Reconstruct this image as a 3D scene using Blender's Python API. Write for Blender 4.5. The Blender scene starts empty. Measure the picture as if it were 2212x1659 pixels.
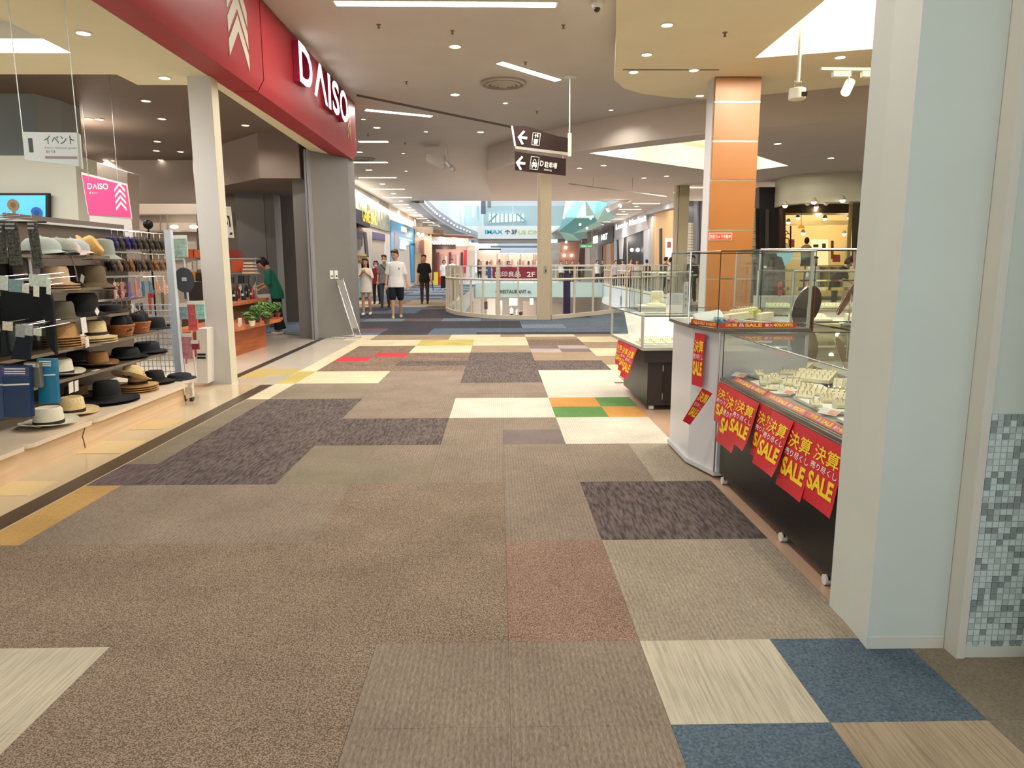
import bpy, bmesh, math, random
from mathutils import Vector, Matrix, geometry
R_ = random.Random(7)
C = bpy.context.scene.collection
pi = math.pi
# ------------------------------------------------ camera, world, exposure
FPX, PITCH, YAW, ROLL, EYE = 1527.95, .1673751, .0183326, -.002291252, 1.41971
cp, sp, cy_, sy_ = math.cos(PITCH), math.sin(PITCH), math.cos(YAW), math.sin(YAW)
FW = Vector((sy_*cp, cy_*cp, -sp)); r0 = Vector((cy_, -sy_, 0)); u0 = r0.cross(FW)
CR = r0*math.cos(ROLL)+u0*math.sin(ROLL); CU = -r0*math.sin(ROLL)+u0*math.cos(ROLL)
cam = bpy.data.cameras.new('camera'); co = bpy.data.objects.new('camera', cam); C.objects.link(co)
cam.sensor_fit = 'HORIZONTAL'; cam.sensor_width = 36; cam.lens = 36*FPX/2212; cam.clip_start = .05; cam.clip_end = 400
m = Matrix((CR, CU, -FW)).transposed().to_4x4(); m.translation = (0, 0, EYE); co.matrix_world = m
bpy.context.scene.camera = co
W = bpy.data.worlds.new('world'); bpy.context.scene.world = W; W.use_nodes = True
bg = W.node_tree.nodes['Background']; bg.inputs[0].default_value = (.86, .95, .95, 1); bg.inputs[1].default_value = .95
vs = bpy.context.scene.view_settings
vs.view_transform = 'Standard'; vs.look = 'None'; vs.gamma = 1; vs.use_curve_mapping = False; vs.exposure = .45
LG = 1.0   # overall lamp gain
def ray(x, y): return FW+CR*((x-1106)/FPX)-CU*((y-829.5)/FPX)
def on(x, y, z=0.): d = ray(x, y); return Vector((0, 0, EYE))+d*((z-EYE)/d.z)
def at(x, y, Y): d = ray(x, y); return Vector((0, 0, EYE))+d*(Y/d.y)
def ax(x, y, X): d = ray(x, y); return Vector((0, 0, EYE))+d*(X/d.x)
# ------------------------------------------------ materials
def lin(c): return tuple((v/255/12.92 if v <= 10 else ((v/255+.055)/1.055)**2.4) for v in c)
MC = {}
def M(rgb, rough=.6, metal=0., emit=0., noise=0., scale=20., bump=0., stretch=None, spec=.4, kind=None, rgb2=None, alpha=None):
    k = (tuple(rgb), rough, metal, emit, noise, scale, bump, stretch, spec, kind, rgb2, alpha)
    if k in MC: return MC[k]
    m = bpy.data.materials.new('mat_%d' % len(MC)); m.use_nodes = True; nt = m.node_tree; N = nt.nodes; L = nt.links
    b = N['Principled BSDF']; c = lin(rgb)
    b.inputs['Base Color'].default_value = (*c, 1); b.inputs['Roughness'].default_value = rough
    b.inputs['Metallic'].default_value = metal; b.inputs['Specular IOR Level'].default_value = spec
    if emit: b.inputs['Emission Color'].default_value = (*c, 1); b.inputs['Emission Strength'].default_value = emit
    if alpha is not None: b.inputs['Alpha'].default_value = alpha
    if noise or bump:
        tc = N.new('ShaderNodeTexCoord'); mp = N.new('ShaderNodeMapping'); L.new(tc.outputs['Object'], mp.inputs[0])
        if stretch: mp.inputs['Scale'].default_value = stretch
        nz = N.new('ShaderNodeTexNoise'); nz.inputs['Scale'].default_value = scale; nz.inputs['Detail'].default_value = 4
        L.new(mp.outputs[0], nz.inputs['Vector'])
        if noise:
            rp = N.new('ShaderNodeValToRGB'); e = rp.color_ramp.elements
            c2 = lin(rgb2) if rgb2 else tuple(v*(1-noise) for v in c)
            c1 = tuple(min(1, v*(1+noise)) for v in c) if not rgb2 else c
            e[0].position = .33; e[0].color = (*c2, 1); e[1].position = .67; e[1].color = (*c1, 1)
            L.new(nz.outputs['Fac'], rp.inputs[0]); L.new(rp.outputs[0], b.inputs['Base Color'])
        if bump:
            bp = N.new('ShaderNodeBump'); bp.inputs['Strength'].default_value = bump; bp.inputs['Distance'].default_value = .01
            L.new(nz.outputs['Fac'], bp.inputs['Height']); L.new(bp.outputs[0], b.inputs['Normal'])
    MC[k] = m; return m
def glass(tint=(246, 251, 249), refl=1.0, rough=.02):
    k = ('glass', tint, refl, rough)
    if k in MC: return MC[k]
    m = bpy.data.materials.new('glass'); m.use_nodes = True; nt = m.node_tree; N = nt.nodes; L = nt.links
    for n in list(N):
        if n.type == 'BSDF_PRINCIPLED': N.remove(n)
    t = N.new('ShaderNodeBsdfTransparent'); t.inputs[0].default_value = (*lin(tint), 1)
    g = N.new('ShaderNodeBsdfGlossy'); g.inputs['Roughness'].default_value = rough
    f = N.new('ShaderNodeFresnel'); gm = N.new('ShaderNodeNewGeometry'); mi = N.new('ShaderNodeMapRange'); mi.inputs[3].default_value = 1.5; mi.inputs[4].default_value = 1/1.5; L.new(gm.outputs['Backfacing'], mi.inputs[0]); L.new(mi.outputs[0], f.inputs[0])
    mu = N.new('ShaderNodeMath'); mu.operation = 'MULTIPLY'; mu.inputs[1].default_value = refl
    mx = N.new('ShaderNodeMixShader'); L.new(f.outputs[0], mu.inputs[0]); L.new(mu.outputs[0], mx.inputs[0])
    L.new(t.outputs[0], mx.inputs[1]); L.new(g.outputs[0], mx.inputs[2]); L.new(mx.outputs[0], N['Material Output'].inputs[0])
    MC[k] = m; return m
def carpet(rgb, rgb2, mode, amt=1.0):
    k = ('carpet', rgb, rgb2, mode, amt)
    if k in MC: return MC[k]
    m = bpy.data.materials.new('carpet'); m.use_nodes = True; nt = m.node_tree; N = nt.nodes; L = nt.links
    b = N['Principled BSDF']; b.inputs['Roughness'].default_value = .95; b.inputs['Specular IOR Level'].default_value = .1
    g = N.new('ShaderNodeNewGeometry'); mp = N.new('ShaderNodeMapping'); L.new(g.outputs['Position'], mp.inputs[0])
    nz = N.new('ShaderNodeTexNoise'); nz.inputs['Detail'].default_value = 3
    sc, st = {'speck': (190, (1, 1, 1)), 'line': (75, (1, .14, 1)), 'loop': (130, (1.6, .4, 1)), 'plank': (150, (1, .035, 1)), 'fuzz': (120, (1, 1, 1))}[mode]
    nz.inputs['Scale'].default_value = sc; mp.inputs['Scale'].default_value = st; L.new(mp.outputs[0], nz.inputs[0])
    rp = N.new('ShaderNodeValToRGB'); e = rp.color_ramp.elements
    lo, hi = {'speck': (.42, .60), 'line': (.35, .62), 'loop': (.3, .7), 'plank': (.25, .6), 'fuzz': (.3, .7)}[mode]
    e[0].position = lo; e[1].position = hi; e[0].color = (*lin(rgb2), 1); e[1].color = (*lin(rgb), 1)
    L.new(nz.outputs['Fac'], rp.inputs[0]); src = rp.outputs[0]
    n2 = N.new('ShaderNodeTexNoise'); n2.inputs['Scale'].default_value = 2.3; n2.inputs['Detail'].default_value = 5; L.new(g.outputs['Position'], n2.inputs[0])
    mr = N.new('ShaderNodeMapRange'); mr.inputs[1].default_value = .3; mr.inputs[2].default_value = .7; mr.inputs[3].default_value = .88; mr.inputs[4].default_value = 1.1
    L.new(n2.outputs['Fac'], mr.inputs[0])
    if mode == 'loop':
        wv = N.new('ShaderNodeTexWave'); wv.inputs['Scale'].default_value = 16; wv.inputs['Distortion'].default_value = .6; wv.inputs['Detail'].default_value = 2
        L.new(g.outputs['Position'], wv.inputs[0])
        m3 = N.new('ShaderNodeMapRange'); m3.inputs[3].default_value = .90; m3.inputs[4].default_value = 1.08; L.new(wv.outputs['Fac'], m3.inputs[0])
        mm = N.new('ShaderNodeMath'); mm.operation = 'MULTIPLY'; L.new(mr.outputs[0], mm.inputs[0]); L.new(m3.outputs[0], mm.inputs[1]); fac = mm.outputs[0]
    else: fac = mr.outputs[0]
    mx = N.new('ShaderNodeVectorMath'); mx.operation = 'SCALE'; L.new(src, mx.inputs[0]); L.new(fac, mx.inputs['Scale'])
    L.new(mx.outputs[0], b.inputs['Base Color'])
    bp = N.new('ShaderNodeBump'); bp.inputs['Strength'].default_value = .35; bp.inputs['Distance'].default_value = .004
    L.new(nz.outputs['Fac'], bp.inputs['Height']); L.new(bp.outputs[0], b.inputs['Normal'])
    MC[k] = m; return m
# ------------------------------------------------ mesh building
def wl(o):
    v = Vector((0, 0, 0))
    while o is not None: v = v+o.location; o = o.parent
    return v
class MB:
    def __init__(s): s.v = []; s.f = []; s.mi = []; s.cm = 0
    def add(s, vs_, fs):
        n = len(s.v); s.v += [tuple(v) for v in vs_]; s.f += [tuple(i+n for i in f) for f in fs]; s.mi += [s.cm]*len(fs); return s
    def box(s, x0, x1, y0, y1, z0, z1):
        return s.add([(x, y, z) for z in (z0, z1) for y in (y0, y1) for x in (x0, x1)],
            [(0, 2, 3, 1), (4, 5, 7, 6), (0, 1, 5, 4), (2, 6, 7, 3), (0, 4, 6, 2), (1, 3, 7, 5)])
    def obox(s, c, sx, sy, sz, mat=None, rz=0.):
        mt = mat or Matrix.Rotation(rz, 3, 'Z'); c = Vector(c)
        return s.add([c+mt @ Vector((x*sx/2, y*sy/2, z*sz/2)) for z in (-1, 1) for y in (-1, 1) for x in (-1, 1)],
            [(0, 2, 3, 1), (4, 5, 7, 6), (0, 1, 5, 4), (2, 6, 7, 3), (0, 4, 6, 2), (1, 3, 7, 5)])
    def prism(s, poly, z0, z1):
        n = len(poly); ar = sum(poly[i][0]*poly[(i+1) % n][1]-poly[(i+1) % n][0]*poly[i][1] for i in range(n))
        if ar < 0: poly = poly[::-1]
        tri = geometry.tessellate_polygon([[Vector((p[0], p[1], 0)) for p in poly]])
        fs = []
        for t in tri:
            a, b_, c = [Vector(poly[i][:2]) for i in t]; cr = (b_-a).cross(c-a)
            t2 = t if cr > 0 else t[::-1]
            fs.append(tuple(i+n for i in t2)); fs.append(tuple(t2[::-1]))
        fs += [(i, (i+1) % n, (i+1) % n+n, i+n) for i in range(n)]
        return s.add([(p[0], p[1], z0) for p in poly]+[(p[0], p[1], z1) for p in poly], fs)
    def holed(s, outer, holes, z0, z1):
        loops = [outer]+holes; pts = [p for l in loops for p in l]; n = len(pts)
        tri = geometry.tessellate_polygon([[Vector((p[0], p[1], 0)) for p in l] for l in loops]); fs = []
        for t in tri:
            a, b_, c = [Vector(pts[i][:2]) for i in t]; cr = (b_-a).cross(c-a)
            t2 = tuple(t) if cr > 0 else tuple(t[::-1])
            fs.append(tuple(i+n for i in t2)); fs.append(t2[::-1])
        o = 0
        for l in loops:
            k = len(l); fs += [(o+i, o+(i+1) % k, o+(i+1) % k+n, o+i+n) for i in range(k)]; o += k
        return s.add([(p[0], p[1], z0) for p in pts]+[(p[0], p[1], z1) for p in pts], fs)
    def slab(s, quad, t):      # quad of 4+ points (world) given thickness along its normal, away from the eye side
        q = [Vector(p) for p in quad]; n = (q[1]-q[0]).cross(q[2]-q[0]).normalized()
        if n.dot(Vector((0, 0, EYE))-q[0]) < 0: n = -n
        k = len(q); b_ = [p-n*t for p in q]
        return s.add(q+b_, [tuple(range(k)), tuple(range(2*k-1, k-1, -1))]+[(i, i+k, (i+1) % k+k, (i+1) % k) for i in range(k)])
    def cyl(s, p0, p1, r, n=16, r1=None, cap=True):
        return s.tube([p0, p1], [r, r if r1 is None else r1], n, cap)
    def tube(s, pts, r, n=8, cap=True, closed=False):
        pts = [Vector(p) for p in pts]; k = len(pts); rs = r if isinstance(r, (list, tuple)) else [r]*k; vs_ = []
        up = None
        for i, p in enumerate(pts):
            d = (pts[(i+1) % k]-pts[i-1]) if closed else (pts[min(i+1, k-1)]-pts[max(i-1, 0)])
            d.normalize()
            if up is None: up = Vector((0, 0, 1)) if abs(d.z) < .9 else Vector((1, 0, 0))
            a = d.cross(up).normalized(); b_ = a.cross(d).normalized(); up = b_
            vs_ += [p+(a*math.cos(2*pi*j/n)+b_*math.sin(2*pi*j/n))*rs[i] for j in range(n)]
        fs = [(i*n+j, i*n+(j+1) % n, (i+1) % k*n+(j+1) % n, (i+1) % k*n+j) for i in range(k if closed else k-1) for j in range(n)]
        if cap and not closed: fs += [tuple(range(n))[::-1], tuple((k-1)*n+j for j in range(n))]
        return s.add(vs_, fs)
    def lathe(s, prof, c=(0, 0, 0), n=24, mat=None, sx=1., sy=1., fn=None):
        c = Vector(c); vs_ = []
        for (r, z) in prof:
            for j in range(n):
                v = Vector((r*math.cos(2*pi*j/n)*sx, r*math.sin(2*pi*j/n)*sy, z))
                if fn: v = fn(v)
                vs_.append(c+(mat @ v if mat else v))
        k = len(prof); fs = [(i*n+j, i*n+(j+1) % n, (i+1)*n+(j+1) % n, (i+1)*n+j) for i in range(k-1) for j in range(n)]
        if prof[0][0] > 1e-6: fs.append(tuple(range(n))[::-1])
        if prof[-1][0] > 1e-6: fs.append(tuple((k-1)*n+j for j in range(n)))
        return s.add(vs_, fs)
    def ball(s, c, rx, ry=None, rz=None, n=12, mat=None):
        ry = ry or rx; rz = rz or rx; k = max(5, n*2//3)
        pr = [(math.sin(pi*i/k), -math.cos(pi*i/k)*rz) for i in range(k+1)]
        pr[0] = (.001, -rz); pr[-1] = (.001, rz)
        return s.lathe(pr, c, n, mat, rx, ry)
    def build(s, name, mat, parent=None, label=None, smooth=0, local=False, kind=None, cat=None, group=None, bevel=0):
        me = bpy.data.meshes.new(name); off = Vector((0, 0, 0)); V = s.v
        if parent is None and not local and kind != 'structure':
            xs = [v[0] for v in V]; ys = [v[1] for v in V]; off = Vector(((min(xs)+max(xs))/2, (min(ys)+max(ys))/2, min(v[2] for v in V)))
        elif parent is not None and not local: off = wl(parent)
        me.from_pydata([(v[0]-off.x, v[1]-off.y, v[2]-off.z) for v in V], [], s.f)
        for mm in (mat if isinstance(mat, list) else [mat]): me.materials.append(mm)
        if any(s.mi): me.polygons.foreach_set('material_index', s.mi)
        if smooth:
            me.polygons.foreach_set('use_smooth', [True]*len(me.polygons)); me.set_sharp_from_angle(angle=math.radians(smooth))
        me.validate(); me.update()
        o = bpy.data.objects.new(name, me); C.objects.link(o)
        if parent is not None: o.parent = parent
        elif not local: o.location = off
        if bevel:
            md = o.modifiers.new('bevel', 'BEVEL'); md.width = bevel; md.segments = 2; md.limit_method = 'ANGLE'
        tag(o, label, cat, group, kind); return o
def tag(o, label=None, cat=None, group=None, kind=None):
    if label: o['label'] = label
    if cat: o['category'] = cat
    if group: o['group'] = group
    if kind: o['kind'] = kind
    return o
def thing(name, loc, label, cat, group=None, rz=0.):
    o = bpy.data.objects.new(name, None); C.objects.link(o); o.location = loc; o.rotation_euler = (0, 0, rz); o.empty_display_size = .1
    return tag(o, label, cat, group)
def tframe(name, origin, xd, yd, label, cat, group=None):   # an Empty whose local XY plane is a sheet or sign face
    o = thing(name, (0, 0, 0), label, cat, group); orient(o, origin, xd, yd); return o
def orient(o, origin, xd, yd):
    x = Vector(xd).normalized(); z = x.cross(Vector(yd)).normalized(); y = z.cross(x)
    m = Matrix((x, y, z)).transposed().to_4x4(); m.translation = Vector(origin); o.matrix_world = m
    o.location = m.to_translation(); o.rotation_euler = m.to_euler()
def struct(mb, name, mat, parent=None, **k): return mb.build(name, mat, parent, kind='structure' if parent is None else None, **k)
def copy_tree(o, loc=None, rz=None, label=None, parent=None, group=None):
    c = o.copy(); C.objects.link(c)
    if parent is not None: c.parent = parent
    if loc is not None: c.location = loc
    if rz is not None: c.rotation_euler = (0, 0, rz)
    if label: c['label'] = label
    if group: c['group'] = group
    for ch in list(o.children): copy_tree(ch, parent=c)
    return c
# ------------------------------------------------ lettering (flat mesh from the built-in typeface)
TC = {}
def text(body, mat, parent, box, z=.002, bold=0., depth=.0008, name='lettering', deform=None, spacing=1.0, shear=0.):
    thick = 0.
    if not body.isascii() or body == '1': thick, bold = bold*.8, 0.
    k = (body, bold, spacing, shear)
    if k not in TC:
        cu = bpy.data.curves.new('t', 'FONT'); cu.body = body; cu.offset = bold; cu.space_character = spacing; cu.shear = shear; cu.resolution_u = 3
        ob = bpy.data.objects.new('t', cu); C.objects.link(ob); dg = bpy.context.evaluated_depsgraph_get(); dg.update()
        me = bpy.data.meshes.new_from_object(ob.evaluated_get(dg)); vs_ = [tuple(v.co) for v in me.vertices]; fs = [tuple(p.vertices) for p in me.polygons]
        bpy.data.objects.remove(ob); bpy.data.curves.remove(cu); bpy.data.meshes.remove(me); TC[k] = (vs_, fs)
    vs_, fs = TC[k]
    if not vs_: return None
    xs = [v[0] for v in vs_]; ys = [v[1] for v in vs_]; x0, x1, y0, y1 = min(xs), max(xs), min(ys), max(ys); X0, Y0, X1, Y1 = box
    out = []
    for v in vs_:
        x = X0+(v[0]-x0)/(x1-x0+1e-9)*(X1-X0); y = Y0+(v[1]-y0)/(y1-y0+1e-9)*(Y1-Y0)
        out.append((x, y, z+(deform(x, y) if deform else 0)))
    mb = MB(); t_ = thick*(Y1-Y0)
    for i_, (dx, dy) in enumerate(((0, 0), (t_, 0), (-t_, 0), (0, t_), (0, -t_)) if thick else ((0, 0),)): mb.add([(x+dx, y+dy, z__+i_*.00004) for x, y, z__ in out], fs)
    return mb.build(name, mat, parent, local=True)
def shape(poly, mat, parent, z=.002, t=.001, name='print', deform=None, label=None):   # filled outline in a local sheet plane
    poly = [(p[0], p[1]) for p in poly]
    mb = MB(); mb.prism(poly, z, z+t)
    if deform: mb.v = [(a, b_, c+deform(a, b_)) for a, b_, c in mb.v]
    return mb.build(name, mat, parent, local=True, label=label)
def rect(x0, y0, x1, y1): return [(x0, y0), (x1, y0), (x1, y1), (x0, y1)]
def burst(cx, cy, rx, ry, n=14, inner=.72): return [(cx+math.cos(pi*i/n)*rx*(1 if i % 2 else inner), cy+math.sin(pi*i/n)*ry*(1 if i % 2 else inner)) for i in range(2*n)]
def ell(cx, cy, rx, ry, n=20): return [(cx+math.cos(2*pi*i/n)*rx, cy+math.sin(2*pi*i/n)*ry) for i in range(n)]
def arrow_left(cx, cy, w, h, t):
    a = w*.5
    return [(cx-a, cy), (cx-a+h*.5, cy+h*.5), (cx-a+h*.5+t*.9, cy+h*.5), (cx-a+h*.38+t*.5, cy+t*.5), (cx+a, cy+t*.5), (cx+a, cy-t*.5), (cx-a+h*.38+t*.5, cy-t*.5), (cx-a+h*.5+t*.9, cy-h*.5), (cx-a+h*.5, cy-h*.5)]
# ------------------------------------------------ lights
def spot(p, w, col=(1, .86, .70), size=150, parent=None, r=.06, blend=.6, aim=None):
    l = bpy.data.lights.new('lamp_light', 'SPOT'); l.energy = w*LG; l.color = col; l.spot_size = math.radians(size); l.spot_blend = blend; l.shadow_soft_size = r
    o = bpy.data.objects.new('lamp_light', l); C.objects.link(o); o.location = Vector(p)-(wl(parent) if parent else Vector()); o.parent = parent
    if aim is not None: o.rotation_euler = (Vector(aim)-Vector(p)).to_track_quat('-Z', 'Y').to_euler()
    return o
def area(p, w, sx, sy, col=(1, .9, .78), rz=0., parent=None, up=False):
    l = bpy.data.lights.new('lamp_light', 'AREA'); l.energy = w*LG; l.color = col; l.shape = 'RECTANGLE'; l.size = sx; l.size_y = sy
    o = bpy.data.objects.new('lamp_light', l); C.objects.link(o); o.location = Vector(p)-(wl(parent) if parent else Vector()); o.parent = parent; o.rotation_euler = (pi if up else 0, 0, rz); return o
def point(p, w, col=(1, .86, .70), r=.08, parent=None):
    l = bpy.data.lights.new('lamp_light', 'POINT'); l.energy = w*LG; l.color = col; l.shadow_soft_size = r
    o = bpy.data.objects.new('lamp_light', l); C.objects.link(o); o.location = Vector(p)-(wl(parent) if parent else Vector()); o.parent = parent; return o
# ------------------------------------------------ shared materials
WHITE = M((214, 212, 204), .5, noise=.02, scale=3); CREAMW = M((205, 202, 190), .55, noise=.03, scale=2)
CEIL = M((198, 193, 186), .8, noise=.02, scale=1.5); CEIL2 = M((208, 198, 188), .8, noise=.02, scale=1.5); SOFF = M((222, 216, 188), .75, noise=.02, scale=2)
BROWNC = M((112, 100, 90), .8, noise=.03, scale=2); DARK = M((24, 21, 20), .35, noise=.1, scale=8); BLACK = M((14, 14, 15), .5)
GREYP = M((122, 120, 118), .55, noise=.03, scale=2); STEEL = M((190, 190, 188), .25, 1.); CHROME = M((225, 225, 225), .12, 1.)
RED = M((160, 40, 48), .45, noise=.02, scale=3); GLOW = M((255, 240, 214), .5, emit=9.); GLOWS = M((255, 244, 226), .5, emit=5.); GL = glass(); PAPER = M((232, 230, 224), .7)
def mat_(rgb, rough=.6, **k): return M(rgb, rough, **k)
# ------------------------------------------------ setting: floors
HOLE = [(-1.7, 50), (-1.68, 30), (-1.65, 23), (-1.5, 21.5), (-1.15, 20.25), (-.6, 19.3), (.1, 18.62), (1.1, 18.40), (1.9, 19.0), (4.16, 21.75), (6.2, 24.15), (7.3, 25.5), (7.3, 50)]
mb = MB(); mb.holed([(-16, -4), (16, -4), (16, 130), (-16, 130)], [HOLE], -.9, -.012)
slab = struct(mb, 'floor', M((176, 176, 172), .6))
FL = M((205, 188, 156), .12, noise=.03, scale=1.2, spec=.6); FR = M((150, 118, 98), .3, noise=.05, scale=2, spec=.5)
struct(MB().box(-16, -2.70, -4, 8.46, -.012, .0), 'floor', FL)
struct(MB().prism([(-16, 8.46), (-2.70, 8.46), (-2.70, 14.4), (-2.95, 15.0), (-16, 15.3)], -.012, .0), 'floor', M((214, 204, 188), .12, noise=.03, scale=1.2, spec=.6))
struct(MB().prism([(1.40, 2.36), (12, 2.36), (12, 13), (3.2, 13), (1.9, 8.9), (1.40, 8.2)], -.012, .0), 'floor', M((188, 156, 132), .3, noise=.05, scale=2, spec=.5))
tr = struct(MB().box(-2.86, -2.72, -2, 8.42, 0, .004), 'trim_1', M((96, 80, 66), .35, .6))
struct(MB().obox((-3.42, 11.4, .002), .11, 5.0, .005, rz=.015), 'trim_2', M((80, 72, 64), .35, .6))
struct(MB().obox((-4.55, 14.9, .002), .09, 3.0, .005, rz=.95), 'trim_3', M((90, 84, 78), .35, .6))
yt = M((212, 194, 128), .2, spec=.5)
for k, (a, b_, c, d, mm) in enumerate([(-3.35, -2.72, 9.2, 9.75, yt), (-3.35, -3.0, 8.95, 9.2, yt), (-3.3, -2.9, 5.3, 5.7, M((222, 200, 150), .15)), (-3.3, -2.95, 4.3, 4.6, M((222, 200, 150), .15)), (-3.25, -2.95, 6.1, 6.5, M((214, 190, 140), .15))]):
    MB().box(a, b_, c, d, 0, .003).build('floor_tile', mm, slab)
# carpet tiles: each one an object, laid on a half metre grid
K = {
 'A': carpet((156, 139, 122), (98, 83, 71), 'speck'), 'R': carpet((162, 136, 121), (106, 83, 72), 'speck'),
 'B': carpet((146, 133, 120), (116, 103, 90), 'loop'), 'L': carpet((166, 155, 139), (134, 123, 107), 'loop'), 'G': carpet((138, 128, 112), (116, 106, 90), 'fuzz'),
 'C': carpet((108, 98, 94), (70, 61, 60), 'line'), 'D': carpet((190, 182, 162), (160, 151, 133), 'plank'), 'E': carpet((102, 117, 129), (66, 80, 94), 'fuzz'),
 'd': carpet((166, 150, 126), (136, 120, 98), 'plank'), 'F': carpet((206, 199, 186), (192, 184, 170), 'loop'), 'g': carpet((100, 140, 82), (86, 124, 68), 'fuzz'), 'o': carpet((198, 148, 86), (180, 128, 66), 'fuzz'),
 'T': carpet((130, 112, 98), (104, 86, 72), 'line'), 'r': carpet((196, 62, 74), (176, 50, 62), 'fuzz'), 't': carpet((158, 140, 118), (136, 118, 98), 'fuzz'),
 'p': carpet((122, 110, 108), (108, 96, 95), 'fuzz'), 'l': carpet((168, 156, 154), (154, 142, 140), 'fuzz'), 'y': carpet((188, 172, 106), (172, 156, 90), 'fuzz'), 'c': carpet((206, 196, 168), (190, 180, 150), 'fuzz'),
 'O': carpet((190, 156, 100), (170, 136, 84), 'fuzz'), 'b': carpet((98, 110, 124), (78, 90, 106), 'line'), 'n': carpet((72, 70, 76), (54, 52, 58), 'line'), 's': carpet((122, 136, 148), (104, 118, 130), 'line'), 'm': carpet((112, 98, 100), (88, 74, 76), 'line')}
# rows v: string of columns u=-7..1 (then to the right where the carpet goes on)
ROWS = {-3: 'DDDAABBEdG', -2: 'DDDAABBEdG', -1: 'DDDAABBEdGG', 0: 'ADDAABBDEGG', 1: 'AAAAAARLL', 2: 'AAAAAARLL', 3: 'OBBBAABCC', 4: 'OBBBAABCC', 5: 'mCCGGBBBL', 6: 'GCCGBBBBL',
 7: 'GCCCCBpFF', 8: 'GCCCCBBFF', 9: 'GCCBBFFgo', 10: 'GCCBBFFog', 11: 'cGGBBBBFF', 12: 'cBGBBBBFF', 13: 'yccBBCCFF', 14: 'yccBBCCFF', 15: 'cTTTTCCCC', 16: 'cTTCCCCCC',
 17: 'cTTTTCCtt', 18: 'cTTTTCCtt', 19: 'cTTcctttt', 20: 'cTTcctttT', 21: 'cccyyccTT', 22: 'cccyyccTT', 23: 'ctttccctt', 24: 'ctttcctcc'}
ROWS[3] = 'OBBBAABCC'
fine = {(-6, 17): 'r', (-5, 18): 'r', (0, 20): 'p', (1, 20): 'l', (0, 19): 'l', (1, 19): 'p'}
def carpet_key(u, v):
    if (u, v) in fine: return fine[(u, v)]
    if v in ROWS:
        s = ROWS[v]; i = u+7
        if 0 <= i < len(s): return s[i]
        if i < 0: return 'c'
        return 'G' if v < 3 else 'ttTTcF'[(u//2+v//2*3) % 6]
    r = random.Random(u//2*71+v//2*13+5)
    if v > 44 and v < 54: return r.choice('ttcTt')
    return r.choice('bbbnnsmbn')
X0, Y0 = .53, 1.988
inhole = lambda x, y: (lambda n: sum(((HOLE[i][1] > y) != (HOLE[(i+1) % n][1] > y)) and (x < (HOLE[(i+1) % n][0]-HOLE[i][0])*(y-HOLE[i][1])/(HOLE[(i+1) % n][1]-HOLE[i][1])+HOLE[i][0]) for i in range(n)) % 2)(len(HOLE))
tile_mesh = {}
far = {}; cnt = 0
for v in range(-3, 100):
    y0 = Y0+.5*v; y1 = y0+.4988
    for u in range(-14, 20):
        x0 = X0+.5*u; x1 = x0+.4988
        xl = -2.70 if y1 < 13.6 else (-2.98 if y1 < 15.2 else -5.75)
        xr = 12 if y1 < 2.5 else (1.40 if y0 < 8.1 else (1.40+(y0-8.1)*.5 if y0 < 13 else 9.1))
        a, b_ = max(x0, xl), min(x1, xr)
        if b_-a < .04: continue
        if inhole(x0+.25, y0+.25) or inhole(x0, y0) or inhole(x1, y1) or inhole(x0, y1) or inhole(x1, y0):
            if all(inhole(p, q) for p in (x0, x1) for q in (y0, y1)): continue
        k = carpet_key(u, v)
        if v < 26 and u < 3 and not (y0 > 17.6) and cnt < 298:
            w, h = round(b_-a, 3), round(y1-y0, 3)
            if (w, h) not in tile_mesh:
                me = bpy.data.meshes.new('carpet_tile'); t = MB().box(0, w, 0, h, -.008, .004); me.from_pydata(t.v, [], t.f); me.materials.append(K[k]); tile_mesh[(w, h)] = me
            o = bpy.data.objects.new('carpet_tile', tile_mesh[(w, h)]); C.objects.link(o); o.parent = slab; o.location = (a, y0, 0)
            o.material_slots[0].link = 'OBJECT'; o.material_slots[0].material = K[k]; cnt += 1
        else:
            nc = 5 if any(inhole(p, q) for p in (x0, x1) for q in (y0, y1)) else 1
            mbk = far.setdefault(k, MB())
            for i in range(nc):
                for j in range(nc):
                    xa, xb, ya, yb = a+(b_-a)*i/nc, a+(b_-a)*(i+1)/nc, y0+(y1-y0)*j/nc, y0+(y1-y0)*(j+1)/nc
                    if nc > 1 and inhole((xa+xb)/2, (ya+yb)/2): continue
                    mbk.box(xa, xb, ya, yb, -.008, .004)
allf = MB(); mats = []
for k, b_ in far.items(): allf.cm = len(mats); mats.append(K[k]); allf.add(b_.v, b_.f)
allf.build('far_carpet_tiles', mats, slab, kind='stuff')
# ------------------------------------------------ setting: ceilings
struct(MB().box(-9, 14, -4, 30, 4.62, 4.8), 'ceiling', CEIL)
Lc = [on(905, 434, 4.62), on(922, 452, 4.62), on(945, 471, 4.62), on(985, 495, 4.62), on(1020, 508, 4.62), on(1050, 518, 4.62)]
struct(MB().prism([(-16, 30), (-.3, 30), (-.3, 37.1)]+[(p.x, p.y) for p in Lc]+[(-16, Lc[-1].y)], 4.62, 4.8), 'ceiling', CEIL)
struct(MB().prism([(7.3, 30), (16, 30), (16, 100), (5.5, 100), (5.5, 60)], 4.62, 4.8), 'ceiling', CEIL)
def q2(pts, z): return [tuple(on(x, y, z)[:2]) for x, y in pts]
triB = q2([(1272, 331), (1525, 302), (1703, 358), (1575, 374)], 4.0)
bk = [(-.3, 20.4), (.53, 18.92), (1.4, 17.6), (2.33, 16.5), (3.2, 15.6), (4.15, 14.8), (4.96, 14.15), (6.0, 13.6), (6.94, 13.2), (9, 12.7), (14, 12.3)]
struct(MB().holed(bk+[(14, 30), (-.3, 30)], [triB], 4.0, 4.62), 'ceiling', CEIL2)
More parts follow.
